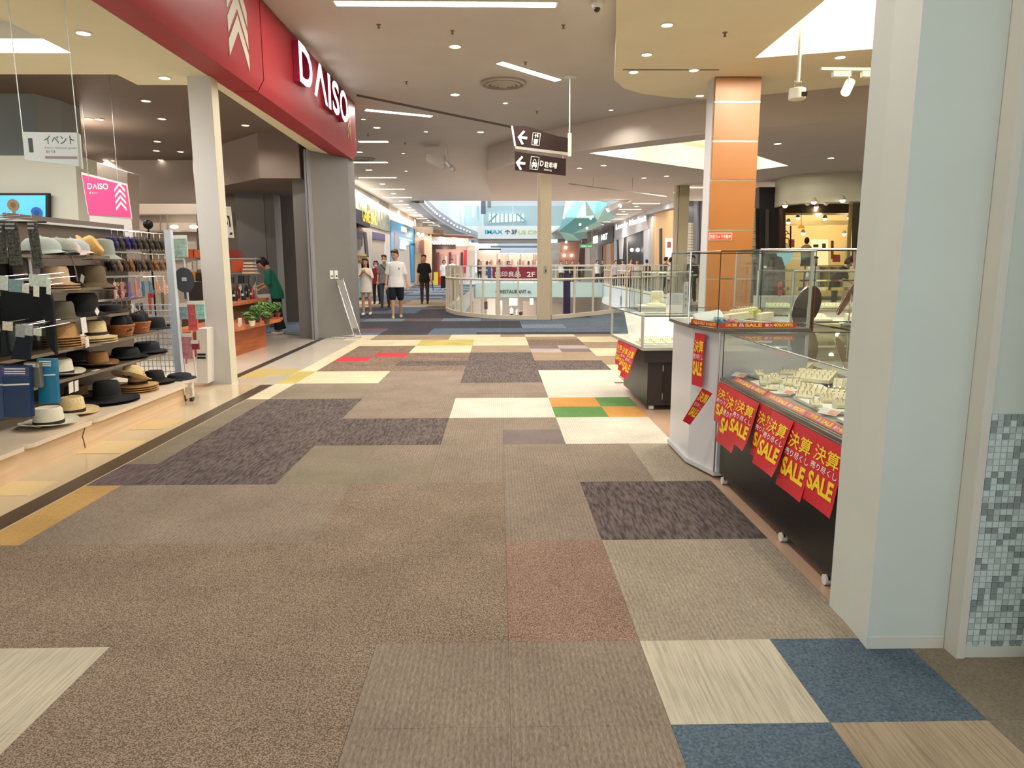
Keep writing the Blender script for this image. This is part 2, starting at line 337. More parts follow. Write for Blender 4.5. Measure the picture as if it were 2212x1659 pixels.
sf = [(.9, 2.2), (1.1, 6.2), (1.22, 7.8), (1.45, 9.2), (1.62, 10.3), (1.72, 11.0), (1.95, 11.5), (2.3, 11.85), (2.8, 12.1), (3.38, 12.2), (4.13, 11.95), (5.8, 11.2), (9, 9.9), (9, 2.2)]
triA = [(3.40, 9.86), (6.6, 8.87), (6.6, 5), (3.36, 5)]
struct(MB().holed(sf, [triA], 4.1, 4.62), 'ceiling', SOFF)
# luminous pits over the two openings: cream lids lit by lamps in the pits
mb = MB().prism(triA, 4.56, 4.615); struct(mb, 'ceiling', M((246, 238, 205), .9))
struct(MB().prism(triB, 4.56, 4.615), 'ceiling', M((246, 238, 205), .9))
struct(MB().prism([(-14.5, -4), (-14.5, 8.42), (-4.25, 8.42), (-4.25, 14.4), (-2.96, 14.4), (-2.96, -4)], 3.52, 4.6), 'ceiling', SOFF) if 0 else None
struct(MB().holed([(-14.5, -4), (-3.26, -4), (-3.26, 14.9), (-3.4, 15.3), (-3.52, 14.2), (-3.38, 8.9), (-4.25, 8.9), (-4.25, 8.44), (-14.5, 8.44)], [[(-13, -2), (-4.27, -2), (-4.27, 7.62), (-13, 7.62)]], 3.52, 4.60), 'ceiling', SOFF)
struct(MB().box(-14, -4.2, -3, 8, 3.75, 3.8), 'ceiling', WHITE)
struct(MB().prism([(-14.5, 8.45), (-3.3, 8.45), (-3.3, 15.2), (-5.85, 17.3), (-5.85, 30), (-14.5, 30)], 3.80, 3.9), 'ceiling', BROWNC)
struct(MB().slab([on(770, 203, 4.619), on(1110, 273, 4.619), on(1110, 278, 4.619), on(770, 208, 4.619)], .02), 'shadow_gap_strip', M((92, 84, 76), .8))  # dark strip painted in for the shadow gap at the ceiling step
struct(MB().box(1.75, 3.1, 10.42, 10.45, 4.094, 4.1), 'trim_5', M((110, 104, 88), .8))
for z in (4.62,):
    MB().box(-2.72, -2.3, 13.0, 13.5, z-.008, z).build('access_panel', CEIL2, slab) if 0 else None
# ------------------------------------------------ setting: walls and columns on the right
WR = M((200, 206, 199), .5, noise=.025, scale=2.5); WR2 = M((206, 202, 192), .5, noise=.03, scale=3)
p = MB().prism([(1.364, 2.412), (1.652, 2.412), (1.652, 2.75), (1.381, 2.75), (1.381, 2.615)], 0, 4.1)
pil = p.build('column', WR, None, 'wide white pillar at the right standing on the blue carpet tile', cat='pillar', smooth=0)
MB().box(1.3655, 1.651, 2.4095, 2.412, .0, .05).build('base_strip', WR2, pil)
# scuffs on the pillar's left arris
mb = MB()
for y, z, h in ((2.50, .43, .05), (2.45, .26, .03), (2.43, .12, .06), (2.44, .2, .05)): mb.slab([(1.3655-.0008, y, z), (1.3655-.0008, y+.004, z), (1.3655-.0008, y+.004, z+h), (1.3655-.0008, y, z+h)], .0005)
jb = MB().box(1.654, 1.684, 2.337, 2.42, 0, 4.1); jamb = struct(jb, 'trim_6', WR2)
wr = struct(MB().box(1.684, 6, 2.352, 2.50, 0, 4.1), 'wall_right', M((198, 204, 197), .5, noise=.025, scale=2.5))
struct(MB().box(1.684, 3.5, 2.344, 2.352, 0, .055), 'baseboard_right', M((206, 206, 196), .4))
struct(MB().box(13.6, 13.8, 2.35, 30, 0, 4.1), 'wall_right', CREAMW); struct(MB().box(6, 13.6, 2.352, 2.5, 0, 4.1), 'wall_right', CREAMW); struct(MB().box(-14.3, -14.1, -4, 34, 0, 3.8), 'wall_left', M((150, 146, 138), .7))
# mosaic band on that wall: small glazed tiles
z1, z0 = at(2118, 893, 2.35).z, at(2060, 1395, 2.35).z
n = 38; ps = (z1-z0)/n; xs = at(2127, 893, 2.35).x
struct(MB().box(xs-.005, 3.4, 2.3475, 2.352, z0, z1), 'trim_7', M((196, 206, 202), .5))
GT = [M((196, 210, 210), .2, spec=.6), M((176, 188, 188), .2, spec=.6), M((134, 144, 146), .2, spec=.6)]
tms = []
for g_ in GT:
    me = bpy.data.meshes.new('mosaic_tile'); t = MB().box(0, ps*.88, -.004, 0, 0, ps*.88); me.from_pydata(t.v, [], t.f); me.materials.append(g_); tms.append(me)
rr = random.Random(3); rest = MB()
for i in range(n):
    for j in range(26):
        q = rr.random(); g_ = 2 if q < .27 else (1 if q < .5 else 0)
        if j < 8 and i*8+j < 298:
            o = bpy.data.objects.new('mosaic_tile', tms[g_]); C.objects.link(o); o.parent = wr; o.location = (xs+j*ps, 2.3475, z0+i*ps)
        else: rest.cm = g_; x = xs+j*ps; rest.box(x, x+ps*.88, 2.3435, 2.3475, z0+i*ps, z0+i*ps+ps*.88)
rest.build('mosaic_tiles', GT, wr, kind='stuff')
rc = thing('round_column', (2.02, 2.02, 0), 'round cream column at the right edge before the mosaic wall', 'pillar')
cx, cyy = 2.055, 2.13
MB().lathe([(.215, 0), (.215, 4.6)], (cx, cyy, 0), 40).build('shaft', M((204, 204, 188), .45), rc, smooth=40)
MB().lathe([(.24, .004), (.24, .018), (.22, .022)], (cx, cyy, 0), 40).build('base_ring', M((214, 214, 202), .4), rc, smooth=40)
# columns
cl = MB().box(-3.50, -3.245, 8.50, 8.70, 0, 3.52).build('column', M((205, 202, 198), .5), None, 'slim white column at the mouth of the red fronted shop', cat='pillar')
MB().box(-3.245, -3.235, 8.50, 8.70, 0, 3.52).build('edge_trim', M((206, 201, 180), .5), cl)
gc = MB().prism([(-3.50, 13.8), (-3.0, 14.7), (-3.0, 15.35), (-3.9, 15.35), (-3.9, 13.9)], 0, 3.52).build('column', GREYP, None, 'wide grey pillar under the end of the red fascia', cat='pillar')
for k in (0, 1):
    a = at(726+k*10, 583, 14.25); a.x = -3.5+(a.y-13.8)/.9*.5
    q = thing('light_switch', a, 'left one of the two white switches on the grey pillar' if k == 0 else 'right one of the two white switches on the grey pillar', 'switch')
    d = Vector((.5, .9, 0)).normalized(); nrm = Vector((d.y, -d.x, 0)); m3 = Matrix((d, nrm, Vector((0, 0, 1)))).transposed()
    base = Vector((-3.5, 13.8, 0))+d*(.42+k*.13)+Vector((0, 0, 1.23)); q.location = base
    MB().obox(base+nrm*.006, .09, .012, .16, m3).build('plate', PAPER, q); MB().obox(base+nrm*.016+Vector((0, 0, -.03)), .03, .012, .03, m3).build('rocker', BLACK, q)
gp = thing('shutter_post', (-3.58, 13.7, 0), 'grey steel shutter post against the grey pillar', 'post')
MB().box(-3.58, -3.545, 13.60, 13.78, 0, 3.52).build('guide', M((132, 132, 136), .4), gp); MB().box(-3.535, -3.50, 13.60, 13.79, 0, 3.52).build('guide', M((140, 140, 144), .4), gp); MB().box(-3.545, -3.535, 13.62, 13.77, 0, 3.52).build('slot', BLACK, gp)
# orange clad column
oc = thing('orange_column', (3.45, 11.1, 0), 'square column clad in glossy orange panels behind the jewellery counter', 'pillar')
MB().box(3.15, 3.845, 10.84, 11.17, 0, 4.1).build('core', M((206, 206, 208), .45), oc)
zs = [.40, 1.194, 1.922, 2.647, 3.20, 3.75, 4.098]
for i in range(6):
    MB().box(3.165, 3.83, 10.79, 10.84, zs[i]+.014, zs[i+1]-.012).build('panel', M((172, 110, 54), .38, spec=.6, noise=.03, scale=1.5), oc)
    if i: MB().box(3.165, 3.83, 10.80, 10.84, zs[i]-.012, zs[i]+.014).build('joint_strip', M((235, 220, 205), .15, .8), oc)
MB().box(3.165, 3.83, 10.79, 10.84, .0, .40).build('panel', M((170, 104, 44), .22), oc)
a, b_ = at(1532, 503, 10.78), at(1581, 519, 10.78)
nt = tframe('camera_notice', (a.x, 10.785, b_.z), (1, 0, 0), (0, 0, 1), 'small orange red notice in white Japanese lettering on the orange column', 'sign')
w, h = b_.x-a.x, a.z-b_.z; shape(rect(0, 0, w, h), M((240, 225, 215), .5), nt, z=0, t=.003, name='plate'); shape(rect(.008, .008, w-.008, h-.008), M((208, 72, 36), .5), nt, z=.003); text('防犯カメラ作動中', PAPER, nt, (.02, .025, w-.02, h-.025), z=.0045, bold=.02)
# centre column and slim right column
cc = thing('cream_column', (1.17, 18.5, 0), 'tall slim cream column rising through the front of the glass railing', 'pillar')
MB().box(1.075, 1.345, 18.36, 18.66, 0, 4.62).build('shaft', M((206, 192, 164), .5), cc); MB().box(1.0, 1.075, 18.40, 18.62, 0, 4.62).build('guide_rail', M((214, 202, 176), .5), cc)
a = at(1178, 582, 18.35); MB().obox(a, .07, .02, .17).build('switch_plate', M((168, 160, 146), .5), cc); MB().obox(a+Vector((.01, -.012, -.03)), .03, .01, .04).build('switch_rocker', BLACK, cc)
c2 = thing('cream_column', (6.2, 24.2, 0), 'slimmer cream column by the right run of the railing, above the far counter', 'pillar')
a, b_ = at(1459, 480, 24.2), at(1487, 480, 24.2); w = (b_.x-a.x)
MB().box(a.x+.1, b_.x, 24.2, 24.6, 0, 4.0).build('shaft', M((196, 184, 152), .5), c2); MB().box(a.x, a.x+.08, 24.2, 24.5, 0, 4.0).build('guide_rail', M((206, 196, 168), .5), c2)
# ------------------------------------------------ atrium: lower storey, slab edges, railings
struct(MB().box(-25, 30, 10, 130, -5.7, -5.5), 'floor', M((196, 178, 164), .35, noise=.05, scale=.8))
struct(MB().box(-25, 30, 96, 97, -5.5, -.9), 'wall_far', M((196, 188, 180), .7)); struct(MB().box(-9, -8.6, 14, 97, -5.5, -.9), 'wall_left', M((170, 164, 156), .7)); struct(MB().box(13, 13.4, 14, 97, -5.5, -.9), 'wall_right', M((186, 182, 176), .7))
struct(MB().box(-9, 13, 13.5, 14, -5.5, -.9), 'wall_near', M((170, 164, 156), .7))
CR_ = M((222, 210, 190), .4)
def along(path, step):
    out = []; rem = 0.
    for i in range(len(path)-1):
        a, b_ = Vector((*path[i], 0)), Vector((*path[i+1], 0)); L = (b_-a).length; t = rem
        while t < L: out.append((a+(b_-a)*t/L, (b_-a).normalized())); t += step
        rem = t-L
    return out
def smooth_path(p, k=5):
    out = []
    for i in range(len(p)-1):
        a = Vector((*p[max(i-1, 0)], 0)); b_ = Vector((*p[i], 0)); c = Vector((*p[i+1], 0)); d = Vector((*p[min(i+2, len(p)-1)], 0))
        for j in range(k):
            t = j/k; q = .5*((2*b_)+(c-a)*t+(2*a-5*b_+4*c-d)*t*t+(3*b_-a-3*c+d)*t**3); out.append((q.x, q.y))
    return out+[tuple(p[-1])]
def railing(path, label, step, big=False, post=.032, panels=True):
    c0 = path[len(path)//2]; t = thing('glass_railing', (c0[0], c0[1], 0), label, 'railing')
    P = [(x, y, 0) for x, y in path]
    def strip(z0, z1, w):
        mb = MB(); n = len(P); prev = None
        vs_ = []
        for i, p in enumerate(P):
            d = (Vector(P[min(i+1, n-1)])-Vector(P[max(i-1, 0)])).normalized(); nn = Vector((-d.y, d.x, 0))*w/2; p = Vector(p)
            vs_ += [p-nn+Vector((0, 0, z0)), p+nn+Vector((0, 0, z0)), p+nn+Vector((0, 0, z1)), p-nn+Vector((0, 0, z1))]
        fs = [(0, 1, 2, 3)]+[(4*n-1, 4*n-2, 4*n-3, 4*n-4)]
        for i in range(n-1):
            for j in range(4): fs.append((i*4+j, (i+1)*4+j, (i+1)*4+(j+1) % 4, i*4+(j+1) % 4))
        return mb.add(vs_, fs)
    strip(0, .11, .07).build('base_rail', CR_, t); strip(1.36, 1.395, .03).build('top_rail', CR_, t)
    hp = [(x, y, 1.03) for x, y in path]; MB().tube(hp, .032, 8).build('handrail', M((226, 214, 196), .35), t, smooth=60)
    pts = along(path, step)
    for i, (q, d) in enumerate(pts):
        wdt = .10 if (big and i % 3 == 0) else post
        MB().obox(q+Vector((0, 0, .74)), wdt, .05, 1.26, rz=math.atan2(d.y, d.x)).build('post', CR_, t)
    if panels:
        for i in range(len(pts)-1):
            a, b_ = pts[i][0], pts[i+1][0]; d = (b_-a).normalized(); a = a+d*.03; b_ = b_-d*.03; nn = Vector((-d.y, d.x, 0))*.005
            mb = MB(); mb.add([a-nn+Vector((0, 0, .13)), b_-nn+Vector((0, 0, .13)), b_-nn+Vector((0, 0, 1.35)), a-nn+Vector((0, 0, 1.35))], [(0, 1, 2, 3)])
            mb.build('glass_panel', GL, t)
    return t
RP = smooth_path([(-1.68, 30), (-1.65, 23), (-1.5, 21.5), (-1.15, 20.25), (-.6, 19.3), (.1, 18.62), (1.0, 18.42)], 4)
railing(RP, 'curved cream railing with glass panels round the near end of the atrium', .56, True)
railing([(1.36, 18.50), (1.9, 19.0), (4.16, 21.75), (6.0, 23.9)], 'straight glass railing running right from the cream column', .95)
railing([(6.65, 24.7), (7.3, 25.5), (7.3, 49.8)], 'far glass railing along the right side of the atrium', .8, panels=False)
railing([(7.0, 50.0), (-1.4, 50.0)], 'glass railing of the bridge that crosses the atrium', 1.5)
# ------------------------------------------------ lamps
WARM = (1, .93, .85)
def downlight(x, y, Z, w, label, group=None, r=.075, big=False, col=WARM):
    t = thing('downlight', (x, y, Z), label, 'light', group)
    MB().lathe([(r*1.25, 0), (r*1.25, -.008), (r, -.012), (r*.9, .0), (.001, .0)], (x, y, Z), 20).build('ring', WHITE, t, smooth=30)
    MB().lathe([(.001, -.006), (r*.9, -.006), (r*.9, -.002), (.001, -.002)], (x, y, Z), 20).build('lens', GLOW, t)
    if w: spot((x, y, Z-.05), w, col, parent=t, r=.07)
    return t
DL = [((983, 100), 'brightest near ceiling downlight above the corridor, left of the round vent', 95), ((983, 204), 'second bright downlight in the corridor ceiling, behind the first', 95), ((1320, 237), 'ceiling downlight beside the edge of the cream canopy', 30),
      ((1038, 285), 'ceiling downlight just left of the hanging direction sign', 70), ((1092, 222), 'small dim downlight between the vent and the sign', 20), ((785, 257), 'small downlight beside the tip of the red fascia', 20),
      ((814, 275), 'round bright downlight right of the tip of the red fascia', 60), ((920, 284), 'small downlight in the middle of the left far ceiling', 15), ((777, 328), 'bright downlight touching the lower tip of the red fascia', 50),
      ((871, 331), 'small downlight below a ceiling smoke detector', 0), ((877, 369), 'small downlight left of the hanging white box', 0)]
for (x, y), lb, w in DL:
    p = on(x, y, 4.62); downlight(p.x, p.y, 4.62, w, lb, r=.085 if w > 40 else .05)
for (x, y), lb, w in [((1441, 53), 'downlight in the cream canopy nearest the top of the picture', 42), ((1397, 117), 'second downlight from the top along the canopy edge', 38), ((1369, 155), 'third downlight along the canopy edge, above its seam', 30), ((1499, 151), 'canopy downlight just left of the orange column top', 4),
      ((1512, 206), 'downlight beside the orange column on the canopy rim', 3), ((1815, 123), 'canopy downlight below the bright ceiling pit', 26)]:
    p = on(x, y, 4.1); downlight(p.x, p.y, 4.1, w, lb, r=.065)
for (x, y), lb, w in [((1680, 310), 'left of the two downlights in the low ceiling behind the orange column', 90), ((1795, 341), 'right of the two downlights in the low ceiling behind the orange column', 90), ((1304, 357), 'low ceiling downlight right of the parking sign', 60), ((1440, 380), 'low ceiling downlight left of the orange column', 60), ((1252, 363), 'low ceiling downlight close to the parking sign edge', 30),
      ((1391, 384), 'faint downlight on the low ceiling above the slim column', 0), ((1459, 416), 'downlight in front of the slimmer cream column head', 25)]:
    p = on(x, y, 4.0); downlight(p.x, p.y, 4.0, w, lb, r=.08)
for (x, y, w, lb) in [(-.55, 8.2, 95, 'unseen'), (-.5, 5.2, 95, 'u'), (-.5, 2.2, 95, 'u'), (-.5, -1, 95, 'u')]: downlight(x, y, 4.62, w, 'ceiling downlight of the corridor row, above and %s the camera' % {8.2: 'well ahead of', 5.2: 'ahead of', 2.2: 'just ahead of', -1: 'behind'}[y], r=.085)
for k_, (x_, y_, w_) in enumerate(((1.9, 5.6, 60), (1.9, 3.9, 60), (3.0, 4.6, 60), (3.4, 7.3, 50))): downlight(x_, y_, 4.1, w_, 'unseen canopy downlight added to brighten the jewellery counters, %s' % ['above the white cabinet', 'above the front counter', 'above the inner counter', 'between canopy pit and far counter'][k_], r=.065)  # unseen downlights added to brighten the counters and the pillar
# long recessed light slots
def slot(a, b_, Z, wd, w, label, group=None, col=WARM):
    a, b_ = Vector((a.x, a.y, Z)), Vector((b_.x, b_.y, Z)); c = (a+b_)/2; d = b_-a; L = d.length; rz = math.atan2(d.y, d.x)
    t = thing('slot_light', c, label, 'light', group)
    MB().obox(c+Vector((0, 0, -.006)), L+.05, wd+.04, .012, rz=rz).build('frame', WHITE, t)
    MB().obox(c+Vector((0, 0, -.016)), L, wd, .01, rz=rz).build('diffuser', GLOWS, t)
    if w: area(c+Vector((0, 0, -.03)), w, L, wd, col, rz, t)
    return t
SL = [((725, 5), (1200, 8), 'longest ceiling light slot at the top edge of the picture', 110), ((1080, 134), (1205, 172), 'slanting light slot between the vent and the canopy', 60), ((790, 236), (932, 250), 'light slot behind the tip of the red fascia', 50)]
for a, b_, lb, w in SL: slot(on(*a, 4.62), on(*b_, 4.62), 4.62, .14, w, lb)
g = 'light slots over the left corridor'
for i, (x0, x1, y, w) in enumerate([(775, 838, 305, 35), (752, 837, 350, 35), (775, 856, 383, 30), (803, 874, 408, 30), (828, 889, 426, 25), (850, 900, 441, 0), (867, 910, 453, 25), (884, 925, 464, 0), (900, 937, 472, 20), (914, 948, 480, 0), (925, 958, 486, 0)]):
    slot(on(x0, y, 4.62), on(x1, y, 4.62), 4.62, .16, w, 'light slot over the left corridor, %s of a row receding past the shops' % ['nearest', 'second', 'third', 'fourth', 'fifth', 'sixth', 'seventh', 'eighth', 'ninth', 'tenth', 'farthest'][i], g)
g = 'round lamps over the left corridor'
for i, (x, y) in enumerate([(797, 367), (826, 397), (850, 418), (866, 434), (884, 448), (898, 459), (911, 468), (925, 476), (937, 483), (949, 489)]):
    p = on(x, y, 4.62); downlight(p.x, p.y, 4.62, 40 if i % 2 == 0 and i < 8 else 0, 'round lamp over the left corridor, %s of the row between the light slots' % ['nearest', 'second', 'third', 'fourth', 'fifth', 'sixth', 'seventh', 'eighth', 'ninth', 'farthest'][i], g, r=.12)
g = 'light slots over the right corridor'
for i, (x0, x1, y, Z) in enumerate([(1486, 1520, 404, 4.0), (1405, 1447, 424, 4.62), (1367, 1425, 439, 4.62), (1337, 1385, 452, 4.62), (1332, 1356, 462, 4.62), (1291, 1318, 479, 4.62), (1291, 1304, 485, 4.62), (1253, 1266, 503, 4.62), (1251, 1264, 510, 4.62)]):
    slot(on(x0, y, Z), on(x1, y, Z), Z, .16, 28 if i < 6 and i % 2 == 0 else 0, 'light slot over the right corridor, %s of a row running away from the orange column' % ['nearest', 'second', 'third', 'fourth', 'fifth', 'sixth', 'seventh', 'eighth', 'farthest'][i], g)
g = 'round lamps over the right corridor'
for i, (x, y) in enumerate([(1415, 432), (1375, 446), (1347, 457), (1269, 493)]):
    p = on(x, y, 4.62); downlight(p.x, p.y, 4.62, 35, 'round lamp over the right corridor, %s from the slimmer cream column' % ['first', 'second', 'third', 'fourth'][i], g, r=.13)
# round air vent, dome camera, detectors
v = on(1087, 178, 4.62); t = thing('air_vent', (v.x, v.y, 4.62), 'round concentric air vent in the middle of the ceiling', 'vent'); VM = M((170, 160, 150), .6)
for i, r in enumerate((.40, .30, .22, .15, .08)):
    MB().lathe([(r, 0), (r+.012, -.035-.008*i), (r-.035, -.05-.012*i), (r-.05, -.02)], (v.x, v.y, 4.62), 32).build('vent_ring', VM, t, smooth=40)
MB().lathe([(.001, -.004), (.38, -.004), (.38, -.001), (.001, -.001)], (v.x, v.y, 4.62), 32).build('throat', M((80, 74, 68), .9), t)
v = on(797, 372, 4.62); 
v = on(783, 343, 4.62); t = thing('air_vent', (v.x, v.y, 4.62), 'round air vent half hidden behind the tip of the red fascia', 'vent')
for r in (.40, .28, .16): MB().lathe([(r, 0), (r+.01, -.02), (r-.05, -.03), (r-.06, -.01)], (v.x, v.y, 4.62), 24).build('vent_ring', VM, t, smooth=40)
v = on(1290, 3, 4.62); t = thing('dome_camera', (v.x, v.y, 4.62), 'white dome security camera at the top edge of the picture', 'camera')
MB().lathe([(.075, 0), (.078, -.04), (.06, -.075), (.04, -.08)], (v.x, v.y, 4.62), 24).build('housing', WHITE, t, smooth=40); MB().ball((v.x, v.y, 4.535), .042, n=16).build('dome', M((20, 20, 22), .08, spec=.8), t, smooth=60)
for i, (x, y, Z, lb) in enumerate([(818, 53, 4.62, 'tiny ceiling sprinkler left of the near bright downlight'), (977, 66, 4.62, 'small ceiling sprinkler just above the near bright downlight'), (878, 176, 4.62, 'tiny sprinkler between the red fascia and the vent'), (1217, 54, 4.62, 'tiny sprinkler near the dome camera'), (1135, 134, 4.62, 'small sprinkler above the slanting light slot'), (1566, 70, 4.1, 'small sprinkler in the middle of the cream canopy'), (1160, 240, 4.62, 'tiny sprinkler above the hanging direction sign'), (795, 290, 4.62, 'sprinkler beside the bright lamp at the fascia tip'), (1060, 378, 4.62, 'sprinkler left of the parking sign'), (875, 308, 4.62, 'round smoke detector over the left corridor')]):
    p = on(x, y, Z); t = thing('sprinkler', p, lb, 'sprinkler')
    MB().lathe([(.03, 0), (.03, -.006), (.012, -.01), (.012, -.04), (.022, -.042), (.022, -.048), (.001, -.048)], p, 12).build('head', M((120, 110, 100), .4, .5), t)
    MB().lathe([(.034, .0), (.034, -.004), (.03, -.005)], p, 12).build('flange', VM, t)
# lamps in the cream pits
for p_, w in (((3.9, 9.0, 4.2), 70), ((4.6, 8.2, 4.2), 70), ((4.9, 6.4, 4.2), 70), ((5.8, 7.4, 4.2), 70)): point(p_, w, (1, .93, .72), .05)
for q in ((2.9, 17.4), (4.4, 16.6), (5.6, 18.2), (6.6, 19.0)): point((q[0], q[1], 4.2), 60, (1, .92, .78), .05)
# ------------------------------------------------ red fascia
fa = thing('shop_fascia', (-3.1, 9, 3.52), 'long red shop fascia with glowing white lettering over the left shops', 'sign')
def fasc(y0, y1, mat, name, end=False):
    pr = [(-3.25, 3.523), (-2.95, 3.523), (-2.87, 3.66), (-2.87, 4.612), (-3.25, 4.612)]
    ys = [(y0, 0), (y1, 0)]
    if end: ys = [(y0, 0), (14.95, 0)]+[(14.95+.45*math.sin(a*pi/12), -.45*(1-math.cos(a*pi/12))) for a in range(1, 7)]
    mb = MB(); n = len(pr); vs_ = []
    for y, dx in ys: vs_ += [(max(x+dx, -3.32) if x > -3.2 else x-.1, y, z) for x, z in pr]
    fs = [tuple(range(n))[::-1], tuple((len(ys)-1)*n+j for j in range(n))]+[(i*n+j, i*n+(j+1) % n, (i+1)*n+(j+1) % n, (i+1)*n+j) for i in range(len(ys)-1) for j in range(n)]
    return mb.add(vs_, [f[::-1] for f in fs]).build(name, mat, fa, smooth=35)
fasc(3.0, 9.225, RED, 'panel'); fasc(9.25, 15.4, RED, 'panel', True)
MB().box(-3.24, -2.90, 9.225, 9.25, 3.66, 4.61).build('joint', M((80, 14, 18), .6), fa)
ft = tframe('fascia_lettering', (-2.87, 0, 0), (0, 1, 0), (0, 0, 1), 'glowing white letters fixed to the red fascia', 'lettering')
LB = M((150, 26, 60), .5); LW = M((255, 250, 255), .4, emit=1.1); Dz0, Dz1 = 3.975, 4.52
def solid(o, t): md = o.modifiers.new('thickness', 'SOLIDIFY'); md.thickness = t; md.offset = -1; return o
def chevron(cx, by, w, h, t): return [(cx-w/2, by), (cx, by+h), (cx+w/2, by), (cx+w/2, by-t), (cx, by+h-t), (cx-w/2, by-t)]
yD = [ax(633, 140, -2.87).y, ax(741, 240, -2.87).y]; wT = yD[1]-yD[0]
segs = [('D', 0, .22), ('A', .25, .50), ('I', .53, .575), ('S', .62, .78), ('O', .80, 1.0)]
for ch, a, b_ in segs:
    x0, x1 = yD[0]+a*wT, yD[0]+b_*wT
    if ch == 'A':
        t_ = .12; o = shape([(x0-.02, Dz0), ((x0+x1)/2-.06, Dz1), ((x0+x1)/2+.06, Dz1), (x1+.02, Dz0), (x1-t_, Dz0), ((x0+x1)/2, Dz1-.17), (x0+t_, Dz0)], LW, ft, z=.088, t=.002, name='letter')
    elif ch == 'I': o = shape(rect(x0, Dz0, x1+.02, Dz1), LW, ft, z=.088, t=.002, name='letter'); shape(rect(x0, Dz0, x1+.02, Dz1), LB, ft, z=0.0, t=.087, name='letter_side')
    else:
        o = text(ch, LW, ft, (x0, Dz0, x1, Dz1), z=.09, bold=.02, name='letter'); o = text(ch, LB, ft, (x0, Dz0, x1, Dz1), z=.0885, bold=.02, name='letter_side'); solid(o, .085)
GLD = M((226, 196, 160), .3, .4)
for i in range(4): shape(chevron(14.32, 3.86+i*.14, .30, .19, .06), GLD, ft, z=.0, t=.012, name='chevron')
for i in range(3):
    cx = 8.42; shape(chevron(cx, 3.80+i*.235, .62, .34, .17), M((196, 190, 172), .5), ft, z=.0, t=.006, name='chevron')
spot((-2.2, 11.5, 4.3), 6, (1, .95, .95), 120, r=.1, aim=(-2.87, 11.8, 4.1)) if 0 else None
# ------------------------------------------------ hanging direction signs
sg = thing('direction_sign', (1.25, 12.9, 3.0), 'brown hanging direction sign with white arrows, lift and parking symbols', 'sign')
p = on(1232, 165, 4.62); px_, Ys = p.x, p.y
MB().lathe([(.11, 0), (.11, -.015), (.02, -.03)], (px_, Ys, 4.62), 20).build('ceiling_flange', WHITE, sg, smooth=40)
zb = at(1232, 338, Ys).z; MB().cyl((px_, Ys, 4.6), (px_, Ys, at(1232, 288, Ys).z), .014, 10).build('rod', WHITE, sg, smooth=60)
MB().box(px_-.03, px_+.03, Ys-.03, Ys+.03, zb, at(1232, 288, Ys).z).build('socket', M((225, 222, 214), .5), sg)
SB = M((50, 36, 32), .75, spec=.2)
def face(mb_pts, Y): return [at(x, y, Y) for x, y in mb_pts]
c1 = [(1108, 272), (1135, 272), (1155, 277), (1180, 287), (1205, 294), (1228, 298), (1228, 329), (1113, 315)]
MB().slab(face(c1, Ys), .05).build('upper_board', SB, sg)
MB().slab(face([(1104, 272), (1108, 272), (1115, 316), (1111, 316)], Ys-.002), .06).build('edge_strip', CREAMW, sg); MB().slab(face([(1113, 315.5), (1229, 329.5), (1229, 336), (1113, 321)], Ys-.002), .07).build('edge_strip', M((170, 160, 150), .5), sg)
MB().slab(face([(1112, 327), (1223, 343), (1222, 379), (1112, 367)], Ys-.03), .05).build('lower_board', SB, sg)
for x in (1124, 1168, 1216): MB().cyl(at(x, 316+(x-1112)*.13, Ys+.02), at(x, 330+(x-1112)*.13, Ys+.0), .008, 6).build('hanger', STEEL, sg)
def px_poly(pts, Y, name, mat, parent, t=.003): return MB().slab([at(x, y, Y) for x, y in pts], t).build(name, mat, parent)
WL = M((236, 232, 224), .5)
for dx, dy in ((1119, 296), (1115, 351)):
    o = tframe('tmp', at(dx, dy, Ys-.054 if dy > 320 else Ys-.006), Vector((1, 0, -.12)), (0, 0, 1), None, None); sc = at(dx+10, dy, Ys).x-at(dx, dy, Ys).x
    s = sc/10
    a_ = shape([(x*s, y*s) for x, y in [(-1, 0), (10, 15), (14, 12.5), (7, 2.7), (20, 2.7), (20, -2.7), (7, -2.7), (14, -12.5), (10, -15)]], WL, o, z=0, t=.002, name='arrow_symbol')
    mw = o.matrix_world.copy(); bpy.context.view_layer.update(); a_.parent = None; a_.matrix_world = mw; a_.parent = sg; a_.matrix_parent_inverse = Matrix.Translation(-sg.location); bpy.data.objects.remove(o)
def sheet_on(parent, px, py, Y, draw, slope=-.12):   # small prints on a board, drawn in picture-pixel-sized units
    o = bpy.data.objects.new('f', None); C.objects.link(o); orient(o, at(px, py, Y), Vector((1, 0, slope)), (0, 0, 1)); s = (at(px+10, py, Y).x-at(px, py, Y).x)/10
    made = draw(o, s); mw = o.matrix_world.copy()
    for m_ in made:
        if m_ is None: continue
        m_.parent = None; m_.matrix_world = mw; m_.parent = parent; m_.matrix_parent_inverse = Matrix.Translation(-wl(parent))
    bpy.data.objects.remove(o)
def lift(o, s):
    out = []
    for a, b_, c, d in ((0, 0, 17, 1), (0, 25, 17, 26), (0, 0, 1, 26), (16, 0, 17, 26), (5, 2, 12, 6), (4, 6, 13, 13)): out.append(shape(rect(a*s, b_*s, c*s, d*s), WL, o, z=0, t=.001, name='lift_symbol'))
    out.append(shape([(x*s, y*s) for x, y in [(6, 16), (6, 20), (4, 20), (7, 24), (9, 20), (7.5, 20), (7.5, 16)]], WL, o, z=0, t=.001, name='lift_symbol')); out.append(shape([(x*s, y*s) for x, y in [(10, 24), (10, 20), (8.5, 20), (11, 16), (13.5, 20), (12, 20), (12, 24)]], WL, o, z=0, t=.001, name='lift_symbol'))
    return out
